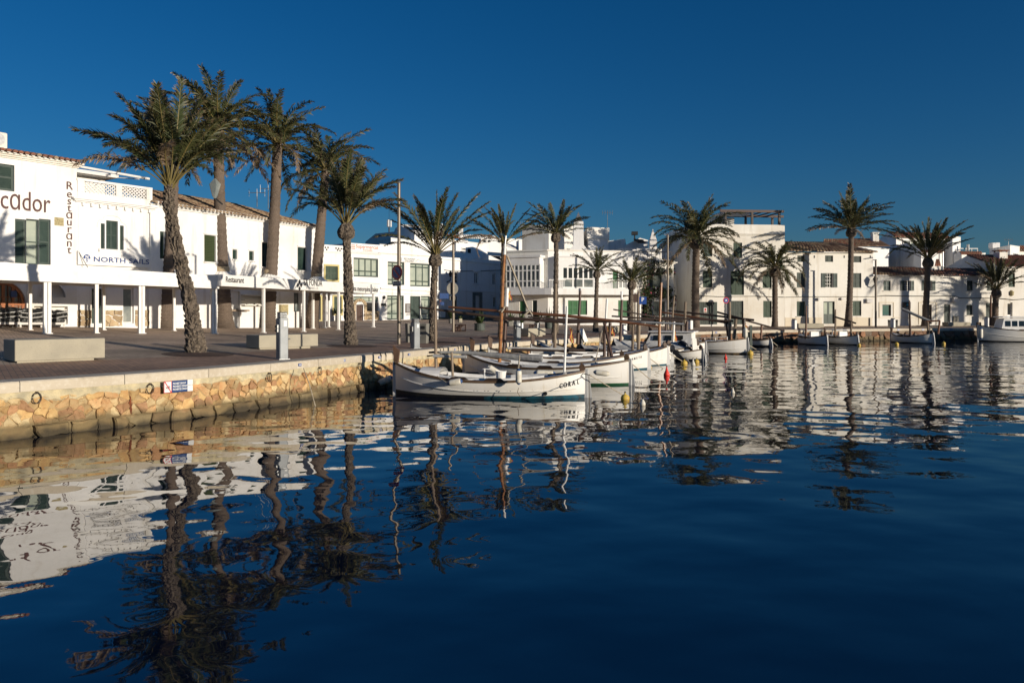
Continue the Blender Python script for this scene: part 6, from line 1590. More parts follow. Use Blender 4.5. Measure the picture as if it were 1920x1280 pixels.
# ------------------------------------------------------------------ restaurant pergolas
def pergola(label, A, B, za, zb, depth, posts, fascia_h):
    """A, B: front corner points (Vector), za/zb: (top, bottom) heights of the fascia at each end"""
    fc = Fac(A, B, 0.0); o = fc.thing('pergola', label, 'pergola'); L = fc.len
    zt = lambda u: za[0] + (zb[0] - za[0]) * u / L; zl = lambda u: za[1] + (zb[1] - za[1]) * u / L
    mb = MB(); mb.prism([(0, 0, zl(0)), (L, 0, zl(L)), (L, 0, zt(L)), (0, 0, zt(0))], (0, .09, 0)); mb.build('fascia', M_['white_paint'], o)
    for a in (0, L):
        mb = MB(); s = 1 if a == 0 else -1
        mb.prism([(a + s * .001, .092, zl(a)), (a + s * .001, depth, zl(a)), (a + s * .001, depth, zt(a)), (a + s * .001, .092, zt(a))], (s * .08, 0, 0)); mb.build('fascia', M_['white_paint'], o)
    mb = MB(); mb.prism([(.1, depth - .08, zl(0)), (L - .1, depth - .08, zl(L)), (L - .1, depth - .08, zt(L)), (.1, depth - .08, zt(0))], (0, .08, 0)); mb.build('rear_beam', M_['white_paint'], o)
    n = max(2, int(L / 2.2))
    for k in range(1, n):
        u = L * k / n; mb = MB(); mb.bb(u - .05, u + .05, .095, depth - .082, zl(u) + .12, zt(u) - .05); mb.build('cross_beam', M_['white_paint'], o)
    for k in range(n):
        a, b = L * k / n + .06, L * (k + 1) / n - .06; mb = MB(); m = 6
        for i in range(m):
            for j in range(m):
                f = lambda i, j: (a + (b - a) * i / m, .1 + (depth - .2) * j / m, zt(a) - .03 - .05 * math.sin(math.pi * i / m) + .012 * math.sin(j * 3 + i))
                mb.quad(f(i, j), f(i + 1, j), f(i + 1, j + 1), f(i, j + 1))
        mb.build('canopy', M_['white_fabric'], o, smooth=True)
    for px, w_, y in posts:
        u = fc.uz(px, 580, -y)[0] if y else fc.uz(px, 580)[0]
        u = max(.1, min(L - .1, u)); wp = W[o] @ Vector((u, y + .12, 0)); g = gz(wp.x, wp.y) or 1.4
        mb = MB(); k = 2 if w_ > .2 else 1
        for i in range(k):
            c = u + (i - (k - 1) / 2) * w_ * .55; h = w_ * (.24 if k == 2 else .45)
            mb.bbox(c - h, c + h, y + .11, y + .11 + h * 2, g - .02, zl(u) + .1, .012)
        mb.bb(u - w_ * .62, u + w_ * .62, y + .06, y + .30, g - .02, g + .025)
        mb.build('post', M_['white_paint'], o)
    return fc
PA = Vector(((92 - CX) / F * 27.7, 27.7)); PB = Vector(((411 - CX) / F * 33, 33)); dP = (PB - PA).normalized()
PA0 = PA - dP * 4.6
z_ = lambda y, D: EYE - (y - HY) / F * D
t0, b0, t1, b1 = z_(497, 27.7), z_(528.5, 27.7), z_(517, 33), z_(541, 33); Lp = (PB - PA).length
ex = 4.6 / Lp
pf1 = pergola('long white pergola in front of the restaurant with the brown lettering', PA0, PB, (t0 - (t1 - t0) * ex, b0 - (b1 - b0) * ex), (t1, b1), 3.1,
              [(-20, .16, 0), (92, .25, 0), (184.5, .15, 0), (198, .12, 2.4), (269, .24, 0), (405, .24, 0), (60, .12, 2.4), (330, .12, 2.5)], .57)
QA = Vector(((415 - CX) / F * 32.8, 32.8)); QB = Vector(((708 - CX) / F * 46, 46))
pf2 = pergola('white pergola with restaurant lettering and black serif sign between the palms', QA, QB, (z_(514.5, 32.8), z_(536, 32.8)), (z_(534, 46), z_(551, 46)), 2.6,
              [(500, .14, 0), (575, .14, 0), (640, .14, 0), (705, .14, 0), (592, .14, 2.4), (613, .16, 2.2), (621, .12, 2.4)], .5)
def ftext(fc, px, py, s, body, m='letter_black', **k):
    u, z = fc.uz(px, py, .02); text(body, s, M_[m], fc.mat(u, z, .008), fc.o, **k)
ftext(pf2, 441, 525, .35, 'Restaurant', xs=.80, bold=.004)
ftext(pf2, 587.5, 530.5, .47, 'SA FONDA', xs=.74, bold=.004); ftext(pf2, 586, 540.5, .19, 'FORNELLS', 'letter_grey', xs=1.0, space=1.3); ftext(pf2, 684, 542, .40, 'Cuina menorquina i balear', xs=.78, bold=.003)
u, z = pf2.uz(562, 534.5, .02); mb = MB()
for dx, dz in ((0, .17), (0, -.17), (.14, 0), (-.14, 0)): mb.prism([(u + dx - .10, -.012, z + dz), (u + dx, -.012, z + dz - .12), (u + dx + .10, -.012, z + dz), (u + dx, -.012, z + dz + .12)], (0, -.006, 0))
mb.build('emblem', M_['letter_black'], pf2.o)
# palm wraps where trunks pass the canopy: burlap collar and white gaiter
for px, y, r in ((417.5, 503, .33), (507, 508, .29), (594.5, 513, .29)):
    D = {417.5: None}.get(px); b = gpt({417.5: 425, 507: 504, 594.5: 584}[px], 615.2); D = b.y
    g = thing('trunk_wrap', {417.5: 'burlap and canvas wrap round the tallest left palm trunk', 507: 'burlap and canvas wrap round the straight palm trunk in the second pergola', 594.5: 'burlap and canvas wrap round the right leaning palm trunk'}[px], 'trunk wrap', P(px, y, D) - Vector((0, 0, .2)))
    mb = MB(); mb.lathe([(r, .0), (r + .01, .12), (r, .28)], n=18); mb.build('burlap_collar', M_['burlap'], g)
    mb = MB(); prof = [(r + .02, .02), (r + .12, -.12), (r + .42, -.30)]; n = 28
    b_ = len(mb.v)
    for rr, zz in prof:
        for k in range(n):
            an = 2 * math.pi * k / n; q = rr * (1 + (.05 if k % 2 else -.04)); mb.v.append(Vector((q * math.cos(an), q * math.sin(an), zz)))
    for i in range(2):
        for k in range(n): mb.f.append([i * n + k, i * n + (k + 1) % n, (i + 1) * n + (k + 1) % n, (i + 1) * n + k]); mb.m.append(0)
    mb.build('canvas_gaiter', M_['white_fabric'], g)
# covered carts under the first pergola
def cart(px, py, w_, h, label, seed, rz=.55):
    b = gpt(px, py); o = thing('covered_cart', label, 'cart', b, rz, 'carts under black covers below the pergola'); rg = random.Random(seed)
    mb = MB(); mb.bb(-w_ / 2, w_ / 2, -.3, .3, .12, .34); mb.build('frame', M_['white_grey'], o)
    for i in (-1, 1):
        for j in (-1, 1): mb = MB(); mb.tube([(i * w_ * .42 - .03, j * .25, .06), (i * w_ * .42 + .03, j * .25, .06)], .06, 10); mb.build('castor', M_['white_grey'], o)
    mb = MB(); nu, nv = 22, 8; vs = []
    for j in range(nv + 1):
        t = j / nv
        for k in range(nu):
            an = 2 * math.pi * k / nu; ca, sa = math.cos(an), math.sin(an); e = .45
            rx = (w_ / 2 + .06) * abs(ca) ** e * (1 if ca > 0 else -1); ry = .36 * abs(sa) ** e * (1 if sa > 0 else -1)
            q = (1 - .75 * max(0, t - .72) / .28) * rg.uniform(.90, 1.06)
            vs.append((rx * q, ry * q, .22 + (h - .22) * min(1, t * 1.25) * rg.uniform(.93, 1.05) + (.06 if k % 3 == 0 else 0) * t))
    fs = [(j * nu + k, j * nu + (k + 1) % nu, (j + 1) * nu + (k + 1) % nu, (j + 1) * nu + k) for j in range(nv) for k in range(nu)] + [tuple(nv * nu + k for k in range(nu))]
    mb.add(vs, fs); mb.build('cover', M_['tarp'], o)
    mb = MB()
    for zz in (.45, .62): mb.tube([(-w_ / 2 - .08, -.385, zz), (0, -.405, zz - .06), (w_ / 2 + .08, -.385, zz + .03)], .012, 5)
    mb.build('strap', M_['white_fabric'], o)
cart(6, 614, 1.1, .74, 'black covered cart in front of the orange door at the left edge', 1); cart(62, 614, 1.0, .72, 'black covered cart right of the orange arched door', 2); cart(99, 614, .95, .66, 'low black covered cart partly behind the wide pergola post', 3)

# ------------------------------------------------------------------ benches
def bench(pa, pb, ytop, depth, label, gap=0.06, plinth=True):
    A, B = gpt(*pa), gpt(*pb); d = (B - A); d.z = 0; L = d.length; rz = math.atan2(d.y, d.x); h = (EYE - (ytop - HY) / F * A.y) - A.z
    o = thing('stone_bench', label, 'bench', A, rz, 'block benches of speckled concrete on the promenade')
    mb = MB(); mb.bbox(0, L, 0, depth, gap, h, .012); mb.build('seat_block', M_['concrete'], o)
    mb = MB(); mb.bb(.06, L * .88, .07, depth - .1, -.08, gap - .002); mb.build('plinth', M_['concrete'], o)
    return o
bench((28, 682), (197, 675), 637.5, .95, 'largest speckled concrete block bench at the left on the quay', .05)
bench((486, 655.5), (596.5, 653), 628.5, .8, 'speckled concrete block bench behind the silver service post', .05)
bench((991, 631.5), (1023, 630.5), 616, .8, 'speckled concrete block bench among the planters behind the boats'); bench((1152, 624.5), (1163, 624), 612, .8, 'short pale block bench right of the small palm')
bench((1497, 615.2), (1545, 615), 606.5, .8, 'pale block bench in front of the tiled three storey house'); bench((1778, 611.8), (1820, 611.6), 604, .8, 'pale block bench in front of the white terraced house right of the bank')

# ------------------------------------------------------------------ service posts, bins, lamps, signs
def service_post(px, py, ytop, label, m='silver', k=1.0):
    b = gpt(px, py); h = (EYE - (ytop - HY) / F * b.y) - b.z; s = .125 * k
    o = thing('service_post', label, 'service post', b, R(42), 'water and power service posts along the quay')
    mb = MB(); mb.bbox(-s, s, -s, s, .0, h * .86, .02); mb.build('body', M_[m], o)
    mb = MB(); mb.bb(-s - .03, s + .03, -s - .03, s + .03, -.03, .02); mb.build('base_plate', M_['steel'], o)
    mb = MB(); mb.bb(-s * .75, s * .75, -s * .75, s * .75, h * .861, h * .97)
    for j in range(3): mb.lathe([(s * 1.05, h * (.875 + .04 * j)), (s * 1.12, h * (.887 + .04 * j)), (s * 1.05, h * (.90 + .04 * j))], n=14)
    mb.build('cap', M_['steel'], o)
    if m == 'silver':
        for zz in (.68, .60):
            mb = MB(); mb.bb(-s - .04, -s - .002, -.06, .06, h * zz - .045, h * zz + .045); mb.build('socket_cover', M_['steel'], o); mb = MB(); mb.tube([(-s - .042, 0, h * zz), (-s - .07, 0, h * zz)], .035, 10); mb.build('socket', M_['black_plastic'], o)
        mb = MB(); mb.bb(-.02, .07, -s - .008, -s - .001, h * .68, h * .80); mb.build('notice', M_['sign_white'], o)
    mb = MB(); mb.tube([(s, -.05, h * .42), (s + .08, -.05, h * .42)], .018, 6); mb.build('tap', M_['steel'], o)
service_post(529, 673.5, 583, 'silver service post with two sockets nearest on the left quay'); service_post(778.5, 653, 596, 'silver service post in front of the grey litter bins'); service_post(969.5, 639.5, 598, 'silver service post right of the orange mast')
for px, py, yt, lb in ((1294, 617.5, 598, 'white service post left of the large dense palm'), (1489, 617, 597, 'white service post beside the bench before the tiled house'), (1674, 614.5, 596, 'white service post before the bank bins'), (1850, 613, 593, 'white service post behind the cabin boat bow'), (1169, 626, 607, 'white service post near the short pale bench')): service_post(px, py, yt, lb, 'white_paint', 1.25)
def litter_bin(px, py, ytop, w_, label, slot=True, rz=-.35):
    b = gpt(px, py); h = (EYE - (ytop - HY) / F * b.y) - b.z; o = thing('litter_bin', label, 'litter bin', b, rz, 'grey litter bins on the promenade'); w_ = w_ * b.y / F
    mb = MB(); a = w_ / 2; t = a * .84
    vs = [(-t, -t, 0), (t, -t, 0), (t, t, 0), (-t, t, 0), (-a, -a, h), (a, -a, h), (a, a, h), (-a, a, h)]
    mb.add(vs, [(0, 3, 2, 1), (4, 5, 6, 7), (0, 1, 5, 4), (1, 2, 6, 5), (2, 3, 7, 6), (3, 0, 4, 7)]); mb.build('body', M_['concrete_grey'], o)
    mb = MB(); mb.bb(-a * 1.03, a * 1.03, -a * 1.03, a * 1.03, h + .001, h + .03); mb.build('lid', M_['concrete_grey'], o)
    if slot: mb = MB(); mb.bb(-a * .55, a * .6, -a - .012, -a + .03, h * .76, h * .92); mb.build('slot', M_['dark'], o)
litter_bin(768.5, 642, 608, 14, 'tapered grey litter bin left of the silver service post', False, .5); litter_bin(796, 643.5, 608, 14.5, 'tapered grey litter bin with black slot right of the silver service post')
litter_bin(1668, 613.2, 600, 6, 'grey litter bin left of the white post before the bank'); litter_bin(1680, 613.2, 600, 6, 'grey litter bin right of the white post before the bank'); litter_bin(1893, 611.4, 597, 6.5, 'grey litter bin beside the white glazed door at the right'); litter_bin(1902, 611.5, 597, 8, 'pale grey litter bin with slot at the far right')
litter_bin(1197, 624, 603, 8, 'dark litter bin behind the boats left of the parking sign')
def lamp_post(px, py, ytop, r, label):
    b = gpt(px, py); h = (EYE - (ytop - HY) / F * b.y) - b.z; o = thing('street_lamp', label, 'street lamp', b, 0, 'tall tubular lamp posts'); mb = MB()
    mb.tube([(0, 0, -.05), (0, 0, h * .62), (0, 0, h * .625), (0, 0, h)], [r, r, r * .86, r * .86], 14); mb.build('pole', M_['pole'], o, smooth=False)
    mb = MB(); mb.lathe([(r * .9, h), (r * 1.1, h + .03), (r * .6, h + .07)], n=14); mb.tube([(0, 0, h + .02), (-.28, -.05, h + .05)], .04, 8); mb.build('lamp_head', M_['steel'], o)
    return o, b
lo, lb_ = lamp_post(748, 645, 344, .070, 'tallest lamp post carrying the no parking sign beside the litter bins')
lamp2, lb2 = lamp_post(850, 622.5, 446, .075, 'lamp post with the back of a round sign in front of the shaded house')
lamp_post(1252, 617, 441, .075, 'lamp post before the creeper covered house'); lamp_post(1642, 613.3, 488, .085, 'lamp post at the joint of tiled house and bank')
def round_sign(base, pxc, pyc, r, label, rz, back=False):
    D = base.y; z = EYE - (pyc - HY) / F * D; o = thing('road_sign', label, 'road sign', (base.x, base.y, z), rz); y = -.10
    if back:
        mb = MB(); mb.tube([(0, .10, 0), (0, .12, 0)], r, 26); mb.build('sign_back', M_['concrete_grey'], o); mb = MB(); mb.tube([(0, .121, 0), (0, .126, 0)], r, 26); mb.build('sign_face', M_['red'], o)
        mb = MB(); mb.bb(-.16, .16, .09, .12, -r - .28, -r - .06); mb.build('sub_plate', M_['concrete_grey'], o)
        return o
    for rr, yy, m in ((r, 0, 'red'), (r * .74, -.012, 'blue')): mb = MB(); mb.tube([(0, y + yy, 0), (0, y + yy - .012, 0)], rr, 28); mb.build('disc', M_[m], o)
    mb = MB(); s = r * .72; q = r * .10
    mb.prism([(-s * .707 - q * .7, y - .026, s * .707 - q * .7), (s * .707 - q * .7, y - .026, -s * .707 - q * .7), (s * .707 + q * .7, y - .026, -s * .707 + q * .7), (-s * .707 + q * .7, y - .026, s * .707 + q * .7)], (0, -.006, 0)); mb.build('diagonal_bar', M_['red'], o)
    mb = MB(); mb.bb(-.22, .22, y, y - .01, -r - .23, -r - .04); pl = mb.build('sub_plate', M_['sign_white'], o)
    for zz, tx in ((-r - .09, 'EXCEPTE'), (-r - .175, 'AUTORITZATS')): text(tx, .066, M_['letter_black'], W[o] @ Matrix.Translation((0, y - .016, zz)) @ Matrix.Rotation(R(90), 4, 'X'), pl, name='lettering', bold=.002)
    mb = MB(); mb.bb(-.03, .03, y + .012, -.06, -.05, .05); mb.build('clamp', M_['steel'], o)
    return o
round_sign(lb_, 746, 511, .285, 'no parking sign, round red and blue, on the tallest lamp post', R(-38))
round_sign(lb2, 850, 541, .34, 'round road sign seen from behind on the lamp post before the shaded house', R(30), True)
b = gpt(1203, 620); o = thing('road_sign', 'blue square parking sign beside a palm near the creeper house', 'road sign', b); z1 = EYE - (557 - HY) / F * b.y - b.z; mb = MB(); mb.tube([(-.1, 0, 0), (-.1, 0, z1)], .04, 8); mb.build('post', M_['steel'], o)
mb = MB(); mb.bb(-.2, .32, -.08, -.05, z1 - .48, z1 + .02); mb.build('panel', M_['blue'], o); text('P', .36, M_['sign_white'], W[o] @ Matrix.Translation((.06, -.084, z1 - .18)) @ Matrix.Rotation(R(90), 4, 'X'), o, bold=.01)
mb = MB(); mb.bb(-.62, -.28, -.06, -.02, z1 - .35, z1 + .22); mb.build('side_panel', M_['corten'], o); mb = MB(); mb.tube([(-.45, 0, 0), (-.45, 0, z1 + .3)], .035, 7); mb.build('post', M_['corten'], o)
# no dinghy sign on the quay wall
s1, s2 = s_of_px(299), s_of_px(353); pa, na = qat(s1); pb, nb = qat(s2); c = (pa + pb) / 2; n = na; rz = math.atan2(-n.x, n.y); Ls = (pb - pa).length
o = thing('warning_sign', 'white and navy no dinghy warning sign fixed on the near quay wall', 'sign', Vector((c.x, c.y, 0)) - n * .16 + Vector((0, 0, .735)), rz)
hh = .125; x0, x1, x2, x3 = -Ls / 2, -Ls / 2 + Ls * .27, -Ls / 2 + Ls * .81, Ls / 2
mb = MB(); mb.bb(x0, x3, .0, .012, -hh, hh); mb.build('panel', M_['sign_white'], o); mb = MB(); mb.bb(x1, x2, -.004, -.001, -hh, hh); mb.build('text_field', M_['blue_dark'], o)
mb = MB(); t = .011
mb.bb(x0, x1, -.004, -.001, hh - t, hh); mb.bb(x0, x1, -.004, -.001, -hh, -hh + t); mb.bb(x0, x0 + t, -.0042, -.001, -hh + t, hh - t); mb.bb(x1 - t, x1 - .001, -.0042, -.001, -hh + t, hh - t)
mb.prism([(x0 + .01, -.0075, hh - .01), (x0 + .03, -.0075, hh - .01), (x1 - .01, -.0075, -hh + .01), (x1 - .03, -.0075, -hh + .01)], (0, -.002, 0)); mb.build('red_frame', M_['red'], o)
xc = (x0 + x1) / 2; mb = MB(); mb.prism([(xc - .055, -.004, .01), (xc - .04, -.004, -.02), (xc + .04, -.004, -.02), (xc + .06, -.004, 0), (xc + .03, -.004, -.003), (xc - .03, -.004, -.003)], (0, -.003, 0)); mb.bb(xc + .015, xc + .03, -.007, -.004, 0, .03); mb.bb(x0 + .02, x1 - .02, -.006, -.004, -.045, -.041); mb.build('dinghy_symbol', M_['letter_black'], o)
for k, tx in enumerate(('PROHIBIT DINGHY', 'PROHIBIDO DINGHY', 'PROHIBITED DINGHY')): text(tx, .060, M_['sign_white'], W[o] @ Matrix.Translation((x1 + .02, -.006, .062 - k * .062)) @ Matrix.Rotation(R(90), 4, 'X'), o, align='LEFT', xs=.60, bold=.0012, depth=.002)
text('ports ib', .036, M_['letter_grey'], W[o] @ Matrix.Translation(((x2 + x3) / 2, -.003, .01)) @ Matrix.Rotation(R(90), 4, 'X'), o, depth=.002)
mb = MB(); mb.bb(x0 + .03, x0 + .07, .013, .15, -.03, .03); mb.bb(x3 - .07, x3 - .03, .013, .15, -.03, .03); mb.build('bracket', M_['steel'], o)

# planters, wedge signs
def planter(px, py, ytop, w_, label, seed, pot='steel', square=False, plant_h=.8):
    b = gpt(px, py); D = b.y; r = w_ * D / F / 2; h = (EYE - (ytop - HY) / F * D) - b.z; o = thing('planter', label, 'planter', b, .4, 'planters on the square'); mb = MB()
    if square: mb.bbox(-r, r, -r, r, 0, h, .02)
    else: mb.lathe([(r * .92, 0), (r, .04), (r * .98, h * .86), (r * 1.05, h * .9), (r * 1.05, h)], n=18)
    mb.build('pot', M_[pot], o); rg = random.Random(seed); mb = MB()
    for k in range(46):
        an = rg.uniform(0, 6.28); e = rg.uniform(.5, 1.45); L = plant_h * rg.uniform(.6, 1.1); d = Vector((math.cos(an) * math.cos(e), math.sin(an) * math.cos(e), math.sin(e))); s = Vector((-math.sin(an), math.cos(an), 0)) * .03
        c = Vector((math.cos(an) * r * .3, math.sin(an) * r * .3, h - .02)); m_ = c + d * L * .6; t_ = c + d * L + Vector((0, 0, -.22 * L * math.cos(e)))
        mb.add([c - s, c + s, m_ + s * 1.3, m_ - s * 1.3, t_], [(0, 1, 2, 3), (3, 2, 4)])
    mb.build('foliage', M_['leaf'], o)
planter(899.5, 620, 606, 20, 'large round metal planter with spiky green plant left of the orange mast', 1, 'green_grey'); planter(978, 617, 605, 9, 'slim round planter with spiky plant right of the silver service post', 2, 'steel'); planter(1007, 616.5, 605, 11, 'round steel planter with flowering plant before the corner house', 3, 'steel', plant_h=1.1); planter(1029, 616, 604, 15, 'dark round planter with tall plants before the corner house', 4, 'green_grey', plant_h=1.1)
planter(601, 601.5, 590.5, 11, 'low grey planter bowl with shrub under the yellow framed window', 5, 'concrete_grey', plant_h=.5); planter(634, 602, 590, 11, 'grey planter bowl with spiky shrub near the yellow framed door', 6, 'concrete_grey', plant_h=.9); planter(847, 606, 597, 9, 'square dark planter behind the round sign lamp post', 7, 'concrete_grey', True); planter(863, 604.5, 597, 6, 'small pale square planter behind the wedge board', 8, 'concrete', True, .3); planter(957, 611, 602, 12, 'dark square planter behind the orange mast palm', 9, 'concrete_grey', True)
for px, py, w_, label in ((858, 621, 24, 'brown steel wedge stand left of the big round planter'), (996, 617, 16, 'brown steel wedge stand before the corner house')):
    b = gpt(px, py); s = w_ * b.y / F / 2; o = thing('wedge_stand', label, 'stand', b, R(-25)); h = s * 1.1; t = .05
    mb = MB()
    for y in (-.3, .3): mb.bb(0, t, y - t / 2, y + t / 2, 0, h); mb.bb(s - t, s, y - t / 2, y + t / 2, 0, h); mb.bb(0, s, y - t / 2, y + t / 2, h - t, h); mb.bb(0, s, y - t / 2, y + t / 2, .0, t)
    mb.build('frame', M_['corten'], o)
    mb = MB(); mb.prism([(-s, -.28, 0), (s * .8, -.28, h * .92), (s * .8, -.28, h * .85), (-s * .8, -.28, 0)], (0, .56, 0)); mb.build('sloping_board', M_['corten'], o)
    mb = MB(); mb.prism([(-s, -.3, 0), (0, -.3, 0), (0, -.3, h * .5)], (0, .6, 0)); mb.build('wedge', M_['corten'], o)
for px, py, w_, lb in ((372, 664, .95, 'nearest leaning palm'), (660, 649, .9, 'scaly palm left of the lamp post'), (811, 641.5, 1.0, 'palm behind the litter bins'), (940, 634, 1.0, 'palm behind the orange mast'), (1042, 627, 1.0, 'slim palm before the corner house')):
    b = gpt(px, py); mb = MB(); n = 20; g = [(b.x + math.cos(2 * math.pi * k / n) * w_, b.y + math.sin(2 * math.pi * k / n) * w_) for k in range(n)]
    rg = random.Random(px); pts = [Vector((x, y, (gz(x, y) or b.z) + .006)) for x, y in g]; cen = Vector((b.x, b.y, b.z + .05))
    for k in range(n): mb.add([pts[k], pts[(k + 1) % n], cen], [(0, 1, 2)])
    tag(mb.build('tree_pit', M_['soil']), 'round brown mulch tree pit at the foot of the ' + lb, None, None, 'structure')
# ------------------------------------------------------------------ boats
HY_ = {}
def hull_boat(label, bow, stern, beam, h0=.46, hb=.88, hs=.72, anti='anti_black', stripe=None, anti_z=.10, stem_h=.5, name='fishing_boat', cat='boat', seed=1, deck=True, rub=True, anti2=None, thwarts=2, gun='gunwale', stem_w='stem_wood', group='white wooden boats moored along the quay'):
    """double-ended wooden boat; bow and stern are waterline points"""
    bow, stern = Vector((bow[0], bow[1], 0)), Vector((stern[0], stern[1], 0)); d = stern - bow; L = d.length; c = (bow + stern) / 2
    o = thing(name, label, cat, c, math.atan2(d.y, d.x), group); rg = random.Random(seed)
    N = 24
    S = [-1 + 2 * i / N for i in range(N + 1)]
    hbw = lambda s: beam / 2 * max(0.035, (1 - abs(s) ** 2.3)) ** 0.78
    sh = lambda s: h0 + ((hb - h0) if s < 0 else (hs - h0)) * abs(s) ** 2.2
    rows = [(-.40, .05), (-.18, .42), (.0, .70), (None, .80), (.36, .92), (.7, .98), (1.0, 1.0)]     # row 3 is the paint line, then fractions of the sheer
    def pt(s, r, sg, inn=0):
        z, f = rows[r]; H = sh(s); az = anti_z * (1 + (.9 if s < -.4 else .35) * abs(s) ** 3)
        if r == 3: z = az
        elif r > 3: z = az + (H - az) * z
        x = s * L / 2 * (1 + (.0 if z > 0 else .02 * z))
        return Vector((x, sg * max(.0, hbw(s) * f - inn), z))
    mb = MB()
    for sg in (-1, 1):
        b = len(mb.v)
        for s in S:
            for r in range(7): mb.v.append(pt(s, r, sg))
        for i in range(N):
            for r in range(6):
                q = [b + i * 7 + r, b + (i + 1) * 7 + r, b + (i + 1) * 7 + r + 1, b + i * 7 + r + 1]
                mb.f.append(q if sg < 0 else q[::-1]); mb.m.append((2 if (anti2 and i > 11) else 1) if r < 3 else 0)
    hull = mb.build('hull', [M_['hull_white'], M_[anti]] + ([M_[anti2]] if anti2 else []), o, smooth=True)
    mb = MB()                                     # inner skin and floor
    for sg in (-1, 1):
        b = len(mb.v)
        for s in S:
            q = pt(s * .97, 6, sg, .05); f = pt(s * .97, 3, sg, .05); mb.v += [Vector((q.x, q.y, sh(s))), Vector((q.x, f.y * .95, max(.10, sh(s) - .38))), Vector((q.x, 0, max(.08, sh(s) - .40)))]
        for i in range(N):
            for r in range(2): mb.f.append([b + i * 3 + r, b + (i + 1) * 3 + r, b + (i + 1) * 3 + r + 1, b + i * 3 + r + 1]); mb.m.append(0)
    mb.build('inner_planking', M_['deck_white'], o, smooth=False)
    mb = MB()                                     # gunwale cap
    for sg in (-1, 1):
        b = len(mb.v)
        for s in S:
            y = hbw(s); z = sh(s)
            for dy, dz in ((.025, -.03), (.025, .03), (-.065, .03), (-.065, -.03)): mb.v.append(Vector((s * L / 2, sg * max(0.0, y + dy), z + dz)))
        for i in range(N):
            for k in range(4): mb.f.append([b + i * 4 + k, b + i * 4 + (k + 1) % 4, b + (i + 1) * 4 + (k + 1) % 4, b + (i + 1) * 4 + k]); mb.m.append(0)
    mb.build('gunwale', M_[gun], o)
    if rub:
        mb = MB()
        for sg in (-1, 1):
            pts = []
            for s in S[1:-1]:
                z = anti_z + (sh(s) - anti_z) * (.30 + .30 * max(0, -s) ** 1.5); f = .90 + .08 * ((z - anti_z) / (sh(s) - anti_z)); pts.append(Vector((s * L / 2, sg * (hbw(s) * f + .012), z)))
            mb.tube(pts, .016, 5)
        mb.build('rubbing_strake', M_['hull_white'], o)
    for s, hh in ((-1, hb), (1, hs)):              # stem and stern posts
        x = s * L / 2; mb = MB(); mb.bbox(min(x - s * .03, x + s * .09), max(x - s * .03, x + s * .09), -.055, .055, -.45, hh + .05, .015); mb.build('stem_post', M_['hull_grey'], o)
    if stem_h:
        x = -L / 2; mb = MB(); mb.prism([(x - .05, -.055, hb - .05), (x + .06, -.055, hb - .05), (x + .10, -.055, hb + stem_h * .70), (x - .08, -.055, hb + stem_h)], (0, .11, 0)); mb.build('stem_head', M_[stem_w], o)
    x = L / 2; mb = MB(); mb.prism([(x - .14, -.05, hs), (x + .02, -.05, hs), (x - .02, -.05, hs + .15), (x - .10, -.05, hs + .22), (x - .17, -.05, hs + .12)], (0, .10, 0)); mb.build('rudder_head', M_[stem_w], o)
    mb = MB(); mb.prism([(x + .085, -.03, -.4), (x + .20, -.03, -.4), (x + .18, -.03, .1), (x + .11, -.03, hs * .85), (x + .085, -.03, hs * .85)], (0, .06, 0)); mb.build('rudder', M_['hull_grey'], o)
    if deck:
        for a, b_, nm in ((-.98, -.48, 'foredeck'), (.60, .97, 'stern_deck')):
            mb = MB(); n = 8; vs = []
            for i in range(n + 1):
                s = a + (b_ - a) * i / n; y = max(.0, hbw(s) - .07); z = sh(s) - .04
                vs += [(s * L / 2, -y, z), (s * L / 2, 0, z + .07), (s * L / 2, y, z)]
            mb.add(vs, [(i * 3 + k, (i + 1) * 3 + k, (i + 1) * 3 + k + 1, i * 3 + k + 1) for i in range(n) for k in (0, 1)])
            y = hbw(b_ if nm == 'foredeck' else a) - .08; xx = (b_ if nm == 'foredeck' else a) * L / 2; z = sh(b_ if nm == 'foredeck' else a)
            mb.quad((xx, -y, z - .04), (xx, y, z - .04), (xx, y * .85, z - .42), (xx, -y * .85, z - .42)); mb.build(nm, M_['deck_white'], o)
        for sg in (-1, 1):                         # side decks
            mb = MB(); n = 10
            for i in range(n):
                s, s2 = -.48 + 1.08 * i / n, -.48 + 1.08 * (i + 1) / n
                mb.quad((s * L / 2, sg * (hbw(s) - .06), sh(s) - .02), (s2 * L / 2, sg * (hbw(s2) - .06), sh(s2) - .02), (s2 * L / 2, sg * (hbw(s2) - .26), sh(s2) - .03), (s * L / 2, sg * (hbw(s) - .26), sh(s) - .03))
                mb.quad((s * L / 2, sg * (hbw(s) - .26), sh(s) - .03), (s2 * L / 2, sg * (hbw(s2) - .26), sh(s2) - .03), (s2 * L / 2, sg * (hbw(s2) - .26), sh(s2) + .07), (s * L / 2, sg * (hbw(s) - .26), sh(s) + .07))
            mb.build('side_deck', M_['deck_white'], o)
    for k in range(thwarts):
        s = -.15 + .5 * k / max(1, thwarts - 1) if thwarts > 1 else .1; mb = MB(); y = hbw(s) - .12; mb.bb(s * L / 2 - .12, s * L / 2 + .12, -y, y, sh(s) - .16, sh(s) - .12); mb.build('thwart', M_['deck_white'], o)
    for sg in (-1, 1):                             # dark rowlock pads
        for s in (-.25, .12): mb = MB(); mb.prism([(s * L / 2 - .28, sg * hbw(s) - .04, sh(s) + .03), (s * L / 2 + .28, sg * hbw(s) - .04, sh(s) + .03), (s * L / 2 + .17, sg * hbw(s) - .04, sh(s) + .10), (s * L / 2 - .17, sg * hbw(s) - .04, sh(s) + .10)], (0, .08, 0)); mb.build('rowlock_pad', M_['dark_wood'], o)
